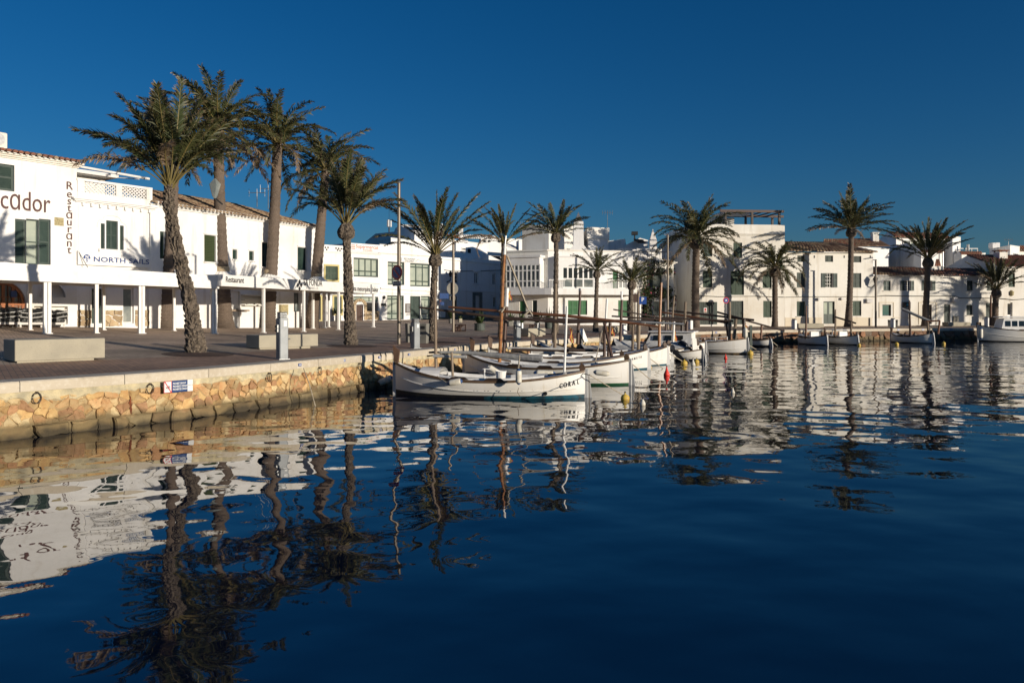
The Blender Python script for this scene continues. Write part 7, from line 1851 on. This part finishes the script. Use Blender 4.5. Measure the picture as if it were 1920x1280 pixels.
    def hy(s, z):
        H = sh(s); az = anti_z * (1 + (.9 if s < -.4 else .35) * abs(s) ** 3); q = (z - az) / (H - az); P_ = [(-.01, .80), (0, .80), (.36, .92), (.7, .98), (1.01, 1.0)]
        for (a, fa), (b, fb) in zip(P_, P_[1:]):
            if q <= b: return hbw(s) * (fa + (fb - fa) * max(0, q - a) / (b - a))
        return hbw(s)
    HY_[o] = hy
    return o, (L, hbw, sh)
def spar(o, pts, rads, m, name='spar', n=8):
    """pts: (px, py, D)"""
    q = [P(*p) for p in pts]; mb = MB(); mb.tube(q, rads, n); return mb.build(name, M_[m], o, world=True)
def rope(pts, label, r=.012, m='rope', sag=0.0):
    q = [P(*p) if len(p) == 3 and p[0] > 60 else Vector(p) for p in pts]; out = []
    for i in range(len(q) - 1):
        for k in range(8):
            t = k / 8; v = q[i].lerp(q[i + 1], t); v.z -= sag * 4 * t * (1 - t); out.append(v)
    out.append(q[-1]); mb = MB(); mb.tube(out, r, 5); return tag(mb.build('mooring_rope', M_[m]), label, 'rope')
def fender(c, axis, L, r, label, blue=True):
    """hanging or lying cylinder fender with coloured ends; axis: unit vector"""
    axis = Vector(axis).normalized(); o = thing('fender', label, 'fender', c); mb = MB(); prof = [(-.5, .35), (-.46, .85), (-.36, 1.0), (.36, 1.0), (.46, .85), (.5, .35)]
    mb.tube([axis * (a * L) for a, _ in prof], [r * b for _, b in prof], 14); mb.build('body', M_['fender_white'], o, smooth=True)
    for sg in (-1, 1): mb = MB(); mb.tube([axis * (sg * L * .47), axis * (sg * L * .58), axis * (sg * L * .62)], [r * .8, r * .42, r * .12], 10); mb.build('end_cap', M_['fender_blue' if blue else 'fender_white'], o)
    return o
def buoy(px, py, r, m, label, shape='ball'):
    D = EYE * F / (py - HY); p = P(px, py, D); p.z = 0; r = r * D / F; o = thing('buoy', label, 'buoy', p, 0, 'mooring buoys'); mb = MB()
    prof = {'ball': [(.3, -.9), (.8, -.6), (1, 0), (.95, .35), (.7, .72), (.3, .95), (.14, 1.0), (.14, 1.25), (.05, 1.3)], 'cone': [(.4, -.6), (.9, -.2), (.85, .3), (.45, 1.1), (.22, 1.9), (.18, 2.3), (.05, 2.35)], 'pear': [(.3, -.8), (.85, -.5), (1, .2), (.9, .8), (.5, 1.5), (.28, 1.9), (.1, 2.0)]}[shape]
    mb.lathe([(a * r, z * r + r * .25) for a, z in prof], n=18); mb.build('float', M_[m], o, smooth=True)
    mb = MB(); mb.tube([Vector((0.16 * r * math.cos(a), 0, prof[-1][1] * r + r * .3 + .16 * r * math.sin(a))) for a in [k * .7854 for k in range(9)]], .012, 5, cap=False); mb.build('eye', M_['iron'], o); return o

# the nearest boat
b1, (L1, hw1, sh1) = hull_boat('nearest white wooden boat with a teal waterline and CORAL lettered near its stern', (-3.29, 21.8), (1.99, 20.9), 1.75, anti='anti_black', anti2='anti_teal', anti_z=.075, seed=1, thwarts=2)
mb = MB(); n = 10                                  # black bottom showing at the bow
u, z = 0, 0
T1 = W[b1]
yT = lambda s: -HY_[b1](s, sh1(s) - .24) - .006
for k, ch in enumerate('CORAL'):
    s = .775 + k * .040; x = s * L1 / 2; ang = math.atan2(-(yT(s + .02) - yT(s - .02)), .04 * L1 / 2)
    text(ch, .18, M_['letter_black'], T1 @ Matrix.Translation((x, yT(s) - .004, sh1(s) - .262 + .004 * k)) @ Matrix.Rotation(-ang, 4, 'Z') @ Matrix.Rotation(R(90), 4, 'X'), b1, xs=.72, bold=.003)
for k in range(6):
    s = -.93 + k * .030; text('PALMA6'[k] if False else '7PM451'[k], .105, M_['letter_grey'], T1 @ Matrix.Translation((s * L1 / 2, -hw1(s) * .99 - .012, sh1(s) - .17)) @ Matrix.Rotation(-math.atan2(-( -hw1(s + .02) + hw1(s - .02)), .04 * L1 / 2), 4, 'Z') @ Matrix.Rotation(R(90), 4, 'X'), b1, xs=.7) if k < 0 else None
for k in range(10):
    s = -.52 + k * .112
    for dx in (-.045, .045):
        mb = MB(); y = -HY_[b1](s, .215); mb.tube([(s * L1 / 2 + dx, y - .004, .215), (s * L1 / 2 + dx, y + .05, .215)], .012, 6); mb.build('scupper', M_['dark'], b1)
mb = MB(); s = .62; y = -HY_[b1](s, .15); mb.tube([(s * L1 / 2, y - .045, .145), (s * L1 / 2, y + .1, .145)], .05, 10); mb.build('exhaust', M_['iron'], b1)
mb = MB(); n = 8; vs = []                          # canvas hood over the fore hatch
for i in range(2):
    x = (-.70 + .22 * i) * L1 / 2
    for k in range(n + 1):
        a = math.pi * k / n; vs.append((x, math.cos(a) * .52, sh1(-.55) - .05 + math.sin(a) * .26))
mb.add(vs, [(k, k + 1, n + 2 + k, n + 1 + k) for k in range(n)] + [tuple(range(n + 1))[::-1]]); mb.build('hatch_hood', M_['white_paint'], b1)
mb = MB(); mb.bb(-.10 * L1, .10 * L1, -.36, .36, .16, .34); mb.build('engine_box', M_['deck_white'], b1)
mb = MB(); mb.tube([(-.02 * L1 / 2, -.3, .3), (-.02 * L1 / 2, -.3, .78)], .022, 8); mb.tube([(-.1, -.3, .76), (.12, -.3, .76)], .018, 6); mb.build('winch', M_['white_paint'], b1)
spar(b1, [(818, 704, 21.5), (817, 660, 21.5), (816, 600, 21.5), (815, 526, 21.5)], [.046, .044, .036, .028], 'grey_wood', 'mast'); spar(b1, [(849, 708, 21.2), (847, 660, 21.2)], .035, 'grey_wood', 'crutch_post')
spar(b1, [(810, 660, 21.6), (875, 661, 21.5), (965, 669, 21.2), (1017, 671.5, 21.0)], [.03, .05, .085, .10], 'canvas_grey', 'furled_sail'); spar(b1, [(812, 667, 21.4), (875, 669, 21.3)], .045, 'canvas_grey', 'yard'); spar(b1, [(804, 660.5, 21.6), (880, 660, 21.5)], .03, 'dark_wood', 'yard')
spar(b1, [(1058, 702, 20.7), (1063, 574, 20.7)], [.035, .028], 'white_paint', 'pole')
mb = MB(); mb.tube([P(1057, 703, 20.7), P(1061, 698, 20.7)], .05, 8); mb.build('pole_foot', M_['hull_grey'], b1, world=True)
o = thing('bucket', 'white plastic bucket standing on the nearest boat', 'bucket', P(939, 708.5, 20.9), 0); mb = MB(); mb.lathe([(.125, 0), (.15, .17), (.16, .175), (.16, .195), (.145, .195), (.12, .02)], n=18); mb.build('pail', M_['white_paint'], o)
mb = MB(); mb.tube([Vector((.15 * math.cos(a), .02, .19 - .10 * math.sin(a))) for a in [math.pi * k / 8 for k in range(9)]], .005, 4); mb.build('handle', M_['steel'], o)
fender(P(972.5, 706, 20.05), (0, 0, 1), .34, .08, 'white fender with blue ends hanging from the side of the nearest boat'); rope([(972, 690, 20.05), (974, 666, 20.6)], 'short pale rope holding the hanging fender', .02); rope([(972.5, 727, 20.05), (970, 735, 20.1), (975, 743, 20.15)], 'thin dark line trailing below the hanging fender', .008, 'rope_brown')
fender(P(853, 716, 20.5), (.9, -.1, .14), .34, .085, 'white fender lying along the side of the nearest boat'); rope([(820, 705, 20.6), (836, 716, 20.4)], 'short rope tying the lying fender to the nearest boat', .012)
fender(P(926, 694, 21.8), (.75, .1, -.5), .36, .085, 'white fender slung on the boat behind the bucket', False); fender(P(1021, 699.5, 23.4), (1, .1, -.05), .55, .10, 'long white fender on the side of the green striped boat'); fender(P(1128, 699, 23.6), (1, -.1, -.12), .42, .085, 'pale greenish fender near the stern of the green striped boat', False)
fender(P(722, 713, 23.2), (.8, .1, .35), .42, .10, 'dark fender hanging against the quay wall near the bow of the nearest boat')
# boats behind it
b2, g2 = hull_boat('white wooden boat with a thin green waterline stripe directly behind the nearest boat', (-1.62, 26.6), (3.74, 24.5), 1.85, h0=.50, hb=.92, hs=.78, anti='anti_green', anti_z=.05, stem_h=0, seed=2, stem_w='gunwale')
b3, g3 = hull_boat('white wooden boat half hidden behind the green striped boat', (-1.47, 28.3), (4.0, 27.4), 1.75, h0=.50, hb=.88, hs=.74, anti='anti_black', stem_h=.52, seed=3)
b4, g4 = hull_boat('white wooden boat with brown gunwale and lettered stern, behind the green striped boat', (-.85, 29.6), (5.48, 31.2), 1.85, h0=.52, hb=.92, hs=.80, anti='anti_teal', anti_z=.045, seed=4)
b5, g5 = hull_boat('white wooden boat with open interior moored between the lettered stern boat and the quay', (.85, 31.9), (6.75, 33.6), 1.8, h0=.52, hb=.95, hs=.80, anti='anti_teal', anti_z=.04, seed=5)
b6, g6 = hull_boat('white wooden boat with grey canvas cover next to the outboard skiff', (1.85, 33.9), (7.25, 35.2), 1.75, h0=.50, hb=.92, hs=.80, anti='anti_black', seed=6)
b7, g7 = hull_boat('white wooden boat under long grey canvas cover closest to the curved quay', (4.2, 36.2), (9.0, 37.0), 1.6, h0=.50, hb=.85, hs=.75, anti='anti_black', seed=7)
for bt, gg, tx in ((b4, g4, 'ANETA'),):
    Lb, hw, sh = gg
    for k, ch in enumerate(tx):
        s = .74 + k * .035; y = lambda s: -HY_[bt](s, sh(s) - .22) - .006; text(ch, .13, M_['letter_black'], W[bt] @ Matrix.Translation((s * Lb / 2, y(s) - .005, sh(s) - .22)) @ Matrix.Rotation(-math.atan2(-(y(s + .02) - y(s - .02)), .04 * Lb / 2), 4, 'Z') @ Matrix.Rotation(R(90), 4, 'X'), bt, xs=.75, bold=.002)
def cover(o, gg, s0, s1, rise, m='canvas_grey'):
    Lb, hw, sh = gg; mb = MB(); n, k = 14, 6; vs = []; rg = random.Random(int(Lb * 100))
    for i in range(n + 1):
        s = s0 + (s1 - s0) * i / n
        for j in range(k + 1):
            t = -1 + 2 * j / k; vs.append((s * Lb / 2, t * (hw(s) - .02), sh(s) + .04 + rise * (1 - abs(t)) * (.8 + .4 * rg.random())))
    mb.add(vs, [(i * (k + 1) + j, (i + 1) * (k + 1) + j, (i + 1) * (k + 1) + j + 1, i * (k + 1) + j + 1) for i in range(n) for j in range(k)]); mb.build('canvas_cover', M_[m], o)
cover(b6, g6, -.55, .55, .22); cover(b7, g7, -.75, .75, .30); cover(b5, g5, -.9, -.5, .12)
# masts and yards
spar(b2, [(936, 692, 26.0), (940, 600, 26.0), (943, 520, 26.0), (946, 478, 26.0)], [.06, .056, .05, .042], 'mast_orange', 'mast', 12); spar(b2, [(946, 477.5, 26.0), (947, 458, 26.0)], [.055, .045], 'white_paint', 'mast_head', 12); spar(b2, [(947, 458, 26), (948.5, 442, 26)], .03, 'steel', 'mast_tip')
spar(b2, [(841, 575.5, 26.6), (935, 583, 26.0), (1060, 592, 25.4), (1160, 602.5, 25.0), (1234, 612, 24.8)], [.038, .05, .056, .05, .032], 'spar_wood', 'yard', 10)
rope([(951, 480, 26), (990, 580, 25.9)], 'pale halyard running from the orange mast head down to the yard', .035); rope([(935, 583, 25.9), (945, 579, 25.85), (940, 586, 25.8), (947, 575, 25.9)], 'pale lashing where the yard crosses the orange mast', .025); rope([(984, 590, 25.6), (992, 583, 25.6), (998, 590, 25.6)], 'pale knot on the yard right of the orange mast', .03)
spar(b3, [(786, 576, 27.6), (935, 595, 27.6), (1060, 604, 27.4), (1180, 602, 27.3)], [.035, .055, .055, .035], 'dark_wood', 'yard', 8); spar(b3, [(944, 668, 28), (949.5, 575, 28)], .065, 'brown_wood', 'mast'); spar(b3, [(949.5, 574.5, 28), (951, 540, 28)], .07, 'white_paint', 'mast_head')
spar(b4, [(925, 599, 30), (1060, 600, 30), (1225, 601, 30.5)], [.03, .042, .03], 'dark_wood', 'yard'); spar(b4, [(1040, 656, 30.4), (1042, 532, 30.4)], [.07, .05], 'grey_wood', 'mast'); spar(b4, [(960, 655, 30.2), (1130, 657, 30.6)], .065, 'dark_wood', 'boom'); spar(b4, [(952, 652.5, 30.2), (1060, 654, 30.4)], .05, 'canvas_grey', 'furled_sail')
spar(b5, [(1083, 645, 32.6), (1088, 545, 32.6)], [.075, .05], 'brown_wood', 'mast'); spar(b5, [(990, 594, 32.5), (1110, 601, 32.8), (1255, 605, 33)], [.03, .042, .03], 'dark_wood', 'yard')
spar(b5, [(1134, 640, 33.2), (1138, 560, 33.2)], [.055, .045], 'white_paint', 'pole'); spar(b6, [(1163, 640, 34.6), (1166, 562, 34.6)], [.07, .055], 'brown_wood', 'mast'); spar(b6, [(1165.5, 562, 34.6), (1165.5, 546, 34.6)], .05, 'white_paint', 'mast_head'); spar(b6, [(1150, 580, 34.5), (1240, 596, 35), (1330, 600, 35)], [.03, .042, .03], 'dark_wood', 'yard')
spar(b7, [(1195, 650, 36.5), (1197, 545, 36.5)], [.065, .045], 'grey_wood', 'mast'); spar(b7, [(1147, 592.5, 36.4), (1280, 602, 36.6)], [.04, .05], 'dark_wood', 'yard')
spar(b4, [(1133, 680, 30), (1134, 602, 30)], .06, 'brown_wood', 'pole'); spar(b4, [(1140, 675, 30), (1144, 605, 30)], .06, 'brown_wood', 'pole'); spar(b4, [(1132, 600, 29.5), (1150, 682, 29)], .06, 'brown_wood', 'pole'); rope([(1129, 620, 27), (1114, 690, 25)], 'pale stay rope slanting down to the green striped boat', .018)
spar(b5, [(1186, 664, 33), (1187, 600, 33)], .06, 'grey_wood', 'pole'); spar(b5, [(1197, 660, 33.4), (1198, 602, 33.4)], .07, 'grey_wood', 'pole'); spar(b3, [(1150, 601, 30.8), (1282, 607.5, 31)], .045, 'steel', 'boom')
spar(b6, [(1236, 654, 35), (1236.5, 615, 35), (1240, 530, 35)], [.075, .065, .05], 'mast_orange', 'mast')
# outboard skiff
sk, gs = hull_boat('small white skiff with black outboard motors tilted up at its stern', (7.2, 37.6), (8.9, 35.9), 1.5, h0=.42, hb=.6, hs=.55, anti='anti_black', stem_h=0, seed=8, thwarts=1)
def outboard(p, rz, label, tilt, k=1.0):
    o = thing('outboard_motor', label, 'outboard motor', p, rz, 'black outboard motors'); T = Matrix.Rotation(R(tilt), 3, 'Y')
    mb = MB(); prof = [(.05, .62), (.17, .58), (.20, .40), (.17, .22), (.10, .15)]
    mb.lathe([(r * k, z * k) for r, z in prof][::-1], n=14); mb.v = [T @ v for v in mb.v]; mb.build('cowling', M_['black_plastic'], o)
    mb = MB(); mb.prism([(-.06, -.05, .15), (.10, -.05, .15), (.07, -.05, -.5), (-.04, -.05, -.5)], (0, .10, 0)); mb.bb(-.14, .16, -.012, .012, -.36, -.34); mb.v = [T @ (v * k) for v in mb.v]; mb.build('leg', M_['black_plastic'], o)
    mb = MB()
    for j in range(3): a = j * 2.094; mb.prism([(.10, 0, -.45), (.12, .13 * math.cos(a) - .05 * math.sin(a), -.45 + .13 * math.sin(a) + .05 * math.cos(a)), (.12, .15 * math.cos(a), -.45 + .15 * math.sin(a)), (.10, .13 * math.cos(a) + .05 * math.sin(a), -.45 + .13 * math.sin(a) - .05 * math.cos(a))], (.012, 0, 0))
    mb.v = [T @ (v * k) for v in mb.v]; mb.build('propeller', M_['steel'], o)
outboard(P(1268, 664, 35.2), R(-20), 'black outboard motor tilted up with its dark cowling at the skiff stern', -48, 1.25); outboard(P(1293, 655, 36.4), R(-35), 'second black outboard motor tilted up right beside the white transom board', -60, 1.0)
o = thing('transom_board', 'tall white transom board standing upright at the skiff stern', 'board', P(1305, 672, 36), R(12)); mb = MB(); mb.prism([(-.12, 0, -.2), (.14, 0, -.2), (.02, 0, .95), (-.2, 0, .95)], (0, .06, 0)); mb.build('board', M_['hull_white'], o)
o = thing('outboard_motor', 'white cowled outboard motor parked upright near the small palm', 'outboard motor', P(1090, 640, 36), R(20), 'black outboard motors'); o.pop('group'); mb = MB(); mb.prism([(-.16, -.12, .5), (.05, -.12, .6), (.30, -.12, .02), (.12, -.12, -.05)], (0, .24, 0)); mb.build('cowling', M_['white_paint'], o); mb = MB(); mb.bb(-.10, .06, -.06, .06, -.25, .35); mb.build('leg', M_['black_plastic'], o)
# cabin boat and launch beyond
b8, g8 = hull_boat('white motor boat with a low cabin behind the skiff', (5.6, 42.6), (10.2, 40.6), 1.9, h0=.55, hb=.8, hs=.7, anti='anti_black', stem_h=.2, seed=9, thwarts=1)
L8, w8, s8 = g8; mb = MB(); x0, x1 = -.05 * L8, .38 * L8
mb.add([(x0 - .3, -.6, .55), (x1, -.62, .55), (x1, .62, .55), (x0 - .3, .6, .55), (x0, -.5, 1.18), (x1, -.55, 1.22), (x1, .55, 1.22), (x0, .5, 1.18)], [(0, 1, 5, 4), (1, 2, 6, 5), (2, 3, 7, 6), (3, 0, 4, 7), (4, 5, 6, 7)]); cb = mb.build('cabin', M_['white_paint'], b8)
mb = MB(); mb.bbox(x0 - .15, x1 + .15, -.66, .66, 1.222, 1.28, .02); mb.build('cabin_roof', M_['white_paint'], b8)
for k in range(3): mb = MB(); a = x0 + .1 + k * .6; mb.add([(a, -.605, .78), (a + .42, -.61, .78), (a + .42, -.575, 1.06), (a + .05, -.572, 1.06)], [(0, 1, 2, 3)]); mb.build('cabin_window', M_['glass_dark'], b8)
b9, g9 = hull_boat('white launch with side rail and rust stained bottom, its right end by the yellow buoy', (8.2, 45.6), (12.85, 42.0), 2.0, h0=.62, hb=.95, hs=.85, anti='anti_rust', anti_z=.06, stem_h=.5, seed=10, thwarts=2)
L9, w9, s9 = g9; mb = MB(); 
for k in range(7): s = -.5 + k * .2; mb.tube([(s * L9 / 2, -w9(s) + .05, s9(s)), (s * L9 / 2, -w9(s) + .05, s9(s) + .22)], .018, 5)
mb.tube([((-.5 + k * .2) * L9 / 2, -w9(-.5 + k * .2) + .05, s9(-.5 + k * .2) + .22) for k in range(7)], .022, 5); mb.build('side_rail', M_['hull_white'], b9)
mb = MB(); mb.bbox(-.35 * L9, -.05 * L9, -.5, .5, .5, .95, .08); mb.build('canvas_cover', M_['white_fabric'], b9)
spar(b9, [(1366, 640, 42.6), (1360.5, 597, 42.6)], [.07, .05], 'brown_wood', 'pole'); spar(b9, [(1368, 640, 42.4), (1368, 566, 42.4)], .075, 'grey_wood', 'mast'); spar(b9, [(1376, 636, 42.2), (1380, 598, 42.2)], .09, 'grey_wood', 'crutch_post'); spar(b9, [(1394, 632, 42), (1395, 598, 42)], .09, 'dark_wood', 'crutch_post')
spar(b9, [(1240, 585, 44), (1370, 606, 42.6)], [.05, .07], 'spar_wood', 'yard'); spar(b9, [(1253, 582, 44), (1414, 600, 42)], [.05, .06], 'dark_wood', 'yard'); spar(b9, [(1345, 585, 43), (1393, 598, 42)], .055, 'dark_wood', 'yard'); spar(b9, [(1396, 600, 42), (1470, 620, 44)], .05, 'dark_wood', 'yard'); spar(b9, [(1245, 595, 43), (1375, 602, 42.3)], .05, 'dark_wood', 'yard')
spar(b8, [(1278, 650, 41), (1279, 604, 41)], .085, 'dark_wood', 'crutch_post'); spar(b8, [(1286, 645, 41), (1288, 602, 41)], .085, 'brown_wood', 'crutch_post'); spar(b8, [(1284, 606, 41), (1285, 566, 41)], .07, 'grey_wood', 'mast'); spar(b8, [(1257, 640, 43), (1264, 555, 43)], [.07, .05], 'grey_wood', 'mast'); spar(b8, [(1262, 645, 40), (1264, 602, 40)], .06, 'white_paint', 'pole'); spar(b8, [(1247, 645, 42), (1249, 600, 42)], .06, 'brown_wood', 'pole')
fender(P(1397.5, 624, 41.8), (0, 0, 1), .5, .12, 'white fender hanging high on the stern post of the white launch', False)
# far boats
b10, g10 = hull_boat('small white rowing boat at the foot of the far quay', (15.9, 51.8), (16.9, 50.2), 1.1, h0=.42, hb=.55, hs=.5, anti='anti_black', stem_h=0, seed=11, deck=False, thwarts=1); spar(b10, [(1427, 635, 51), (1428, 608, 51)], .07, 'spar_wood', 'pole')
o = thing('engine_hoist', 'mossy green covered motor frame left of the small white rowing boat', 'frame', P(1407, 640, 48)); mb = MB(); mb.prism([(-.35, 0, -.2), (.15, 0, -.2), (.05, 0, .55), (-.15, 0, .6)], (0, .3, 0)); mb.bb(-.05, .1, -.06, .06, -.5, 1.0); mb.build('frame', M_['green_grey'], o)
far = [((20.95, 56.0), (21.55, 52.6), 'white open boat with bare brown mast, left of the two moored below the long bench', .8), ((23.05, 56.6), (23.85, 53.0), 'white lettered boat with arched hood, right of the two moored below the long bench', .8), ((28.9, 58.5), (30.3, 55.3), 'white boat with slanted yard and brown frame moored below the bank', .9)]
for k, (bw, stn, lbl, hs) in enumerate(far):
    bo, gg = hull_boat(lbl, bw, stn, 1.4, h0=.48, hb=.72, hs=hs * .85, anti='anti_black', anti_z=.05, stem_h=.4, seed=20 + k, thwarts=2); Lb, ww, ss = gg
    if k < 2:
        mb = MB(); mb.tube([(-.1, -.6, .6), (-.1, -.6, .98), (-.1, .6, .98), (-.1, .6, .6)], .05, 6); mb.bb(-1.0, .1, -.62, .62, .98, 1.02); mb.build('sun_roof', M_['white_fabric'], bo); mb = MB(); mb.bb(.1, .3, -.3, .3, .4, .9); mb.build('console', M_['white_paint'], bo)
spar(bpy.data.objects['fishing_boat'], [], [], 'dark') if False else None
FB = [o for o in COL.objects if o.name.startswith('fishing_boat')]
f1_, f2_, f3_ = FB[-3], FB[-2], FB[-1]
spar(f1_, [(1511, 636, 54), (1512, 573, 54)], [.08, .05], 'spar_wood', 'mast'); spar(f2_, [(1566, 634, 54.5), (1566.5, 580, 54.5)], [.08, .05], 'grey_wood', 'mast'); spar(f2_, [(1566, 594, 54.4), (1605, 606, 53.5)], .06, 'dark_wood', 'yard'); spar(f2_, [(1595.5, 632, 53.4), (1596, 603, 53.4)], .07, 'grey_wood', 'crutch_post')
spar(f3_, [(1707, 630, 56.8), (1705, 563, 56.8)], [.09, .055], 'brown_wood', 'mast'); spar(f3_, [(1691, 579, 57), (1745, 603, 55.8)], .10, 'canvas_grey', 'furled_sail'); spar(f3_, [(1741, 628, 55.6), (1739, 602, 55.6)], .08, 'grey_wood', 'crutch_post'); spar(f3_, [(1759, 626, 55.4), (1762, 601, 55.4)], .07, 'spar_wood', 'post'); spar(f3_, [(1737, 602.5, 55.6), (1762, 601, 55.4)], .06, 'spar_wood', 'cross_bar')
b14, g14 = hull_boat('white cabin boat with three dark side windows and brown door at the right edge', (36.2, 59.6), (43.2, 58.6), 2.2, h0=.85, hb=1.25, hs=1.0, anti='anti_black', anti_z=.06, stem_h=.25, seed=30, thwarts=1)
L14, w14, s14 = g14; x0 = -.30 * L14
mb = MB(); mb.add([(x0 - .1, -.7, .85), (x0 + 3.9, -.75, .80), (x0 + 3.9, .75, .80), (x0 - .1, .7, .85), (x0 + .15, -.62, 1.78), (x0 + 3.8, -.66, 1.85), (x0 + 3.8, .66, 1.85), (x0 + .15, .62, 1.78)], [(0, 1, 5, 4), (1, 2, 6, 5), (2, 3, 7, 6), (3, 0, 4, 7), (4, 5, 6, 7)]); mb.build('cabin', M_['white_paint'], b14)
mb = MB(); mb.bbox(x0 - .05, x0 + 4.0, -.74, .74, 1.852, 1.93, .03); mb.build('cabin_roof', M_['white_paint'], b14)
for k in range(3):
    a = x0 + .22 + k * .48; mb = MB(); mb.add([(a, -.70, 1.18), (a + .36, -.71, 1.18), (a + .36, -.675, 1.60), (a + .02, -.67, 1.60)], [(0, 1, 2, 3)]); mb.build('cabin_window', M_['glass_dark'], b14)
mb = MB(); mb.add([(x0 + 2.0, -.765, .95), (x0 + 2.75, -.765, .95), (x0 + 2.75, -.70, 1.80), (x0 + 2.0, -.70, 1.80)], [(0, 1, 2, 3)]); mb.build('cabin_door', M_['dark_wood'], b14)
spar(b14, [(1857, 610, 60), (1858, 553, 60)], [.10, .06], 'spar_wood', 'mast'); fender(P(1839, 625, 59.0), (0, 0, 1), .75, .15, 'pale blue fender hanging at the bow of the cabin boat')
for px in (1834, 1838): spar(b14, [(px, 622, 60), (px - 1, 604, 60)], .10, 'stem_wood', 'bow_post')
# ropes and buoys
rope([(700, 694.5, 23.6), (752, 694.8, 21.7)], 'pale taut mooring rope from the quay wall to the bow of the nearest boat', .018); rope([(569, 690, 19.6), (580, 720, 19.2), (592, 764, 19.0)], 'pale rope hanging from the coping down into the water', .012); rope([(1094, 700, 20.8), (1106, 703, 20.6), (1172, 743, 20.9)], 'pale mooring rope from the nearest boat to the yellow buoy', .014); rope([(1104, 705, 20.7), (1105, 775, 17.7)], 'brown rope dropping straight into the water at the stern of the nearest boat', .012, 'rope_brown')
rope([(1178, 676, 24.4), (1220, 712, 25.6)], 'pale mooring rope from the green striped boat into the water', .015); rope([(1208, 664, 31.2), (1245, 692, 31.5)], 'pale mooring rope from the lettered stern boat', .018); rope([(1243, 656, 33.6), (1285, 680, 34.6)], 'pale mooring rope from the teal bottomed boat to a yellow buoy', .018); rope([(1392, 640, 42), (1418, 655, 44)], 'pale mooring rope at the stern of the white launch', .02); rope([(1310, 645, 38), (1332, 672, 37.6)], 'dark rope slanting from the transom board into the water', .015, 'rope_brown'); rope([(1440, 634, 50.2), (1458, 648, 51)], 'pale rope from the small rowing boat to the water', .02)
buoy(1172, 749, 8.5, 'buoy_yellow', 'yellow ball buoy right of the nearest boat stern'); buoy(1250, 704, 6.5, 'buoy_red', 'large red conical buoy behind the lettered stern boat', 'cone'); buoy(1283, 683, 6.2, 'buoy_yellow', 'yellow ball buoy below the outboard motors'); buoy(1299.5, 685, 5, 'fender_white', 'white cone buoy below the outboard motors', 'cone'); buoy(1306, 680, 5.2, 'buoy_yellow', 'pale yellow buoy right of the white cone buoy'); buoy(1312.5, 674, 4.2, 'buoy_red', 'red oval buoy next to the white transom board', 'pear'); buoy(1360.5, 672, 3.4, 'buoy_red', 'small red buoy in front of the white launch', 'cone'); buoy(1407, 664, 5.5, 'buoy_yellow', 'yellow buoy at the right end of the white launch'); buoy(1444.5, 650, 3.2, 'flag_red', 'faded pink buoy beside the small rowing boat'); buoy(1611, 648, 3.2, 'buoy_yellow', 'yellow buoy at the stern of the lettered far boat'); buoy(1681.5, 646, 3.6, 'buoy_yellow', 'yellow buoy in front of the boat below the bank'); buoy(1769.5, 645, 3.4, 'buoy_yellow', 'yellow buoy right of the boat with the brown frame'); buoy(1220, 689, 2.6, 'buoy_yellow', 'little yellow float behind the green striped boat stern'); buoy(1205, 760, 5.5, 'fender_white', 'white float low in the water right of the yellow ball buoy', 'pear'); buoy(1374, 737, 4.4, 'fender_white', 'white bottle shaped float alone on the open water', 'cone')
def flag(o, px, py, D, h, label):
    q = P(px, py, D); w_ = 8 * D / F; g = thing('flag', label, 'flag', q, R(20), 'faded flags hanging on the boats'); hh = h * D / F; n = 6
    for a, b, m in ((0, .3, 'flag_red'), (.3, .7, 'flag_yellow'), (.7, 1, 'flag_red')):
        mb = MB()
        for i in range(n):
            f = lambda t, i: Vector((t * w_ * (.4 + .6 * i / n), .05 * math.sin(i * 1.7 + t * 4), -hh * i / n - t * hh * .12))
            mb.quad(f(a, i), f(b, i), f(b, i + 1), f(a, i + 1))
        mb.build('stripe', M_[m], g)
flag(b4, 1069, 613, 30, 28, 'faded red and yellow flag hanging near the white pole'); flag(b5, 1138, 612, 33, 16, 'small faded flag between the brown poles, left one'); flag(b5, 1146, 611, 33, 18, 'small faded flag between the brown poles, right one'); flag(b8, 1263, 618, 40, 20, 'red and yellow flag on the white pole of the cabin motor boat'); flag(b3, 953, 543, 28, 18, 'pale tattered pennant beside the white topped mast'); flag(b8, 1283, 620, 41, 9, 'tiny red flag beside the dark crutch post'); flag(b9, 1395, 604, 42, 10, 'small red flag at the stern post of the white launch')
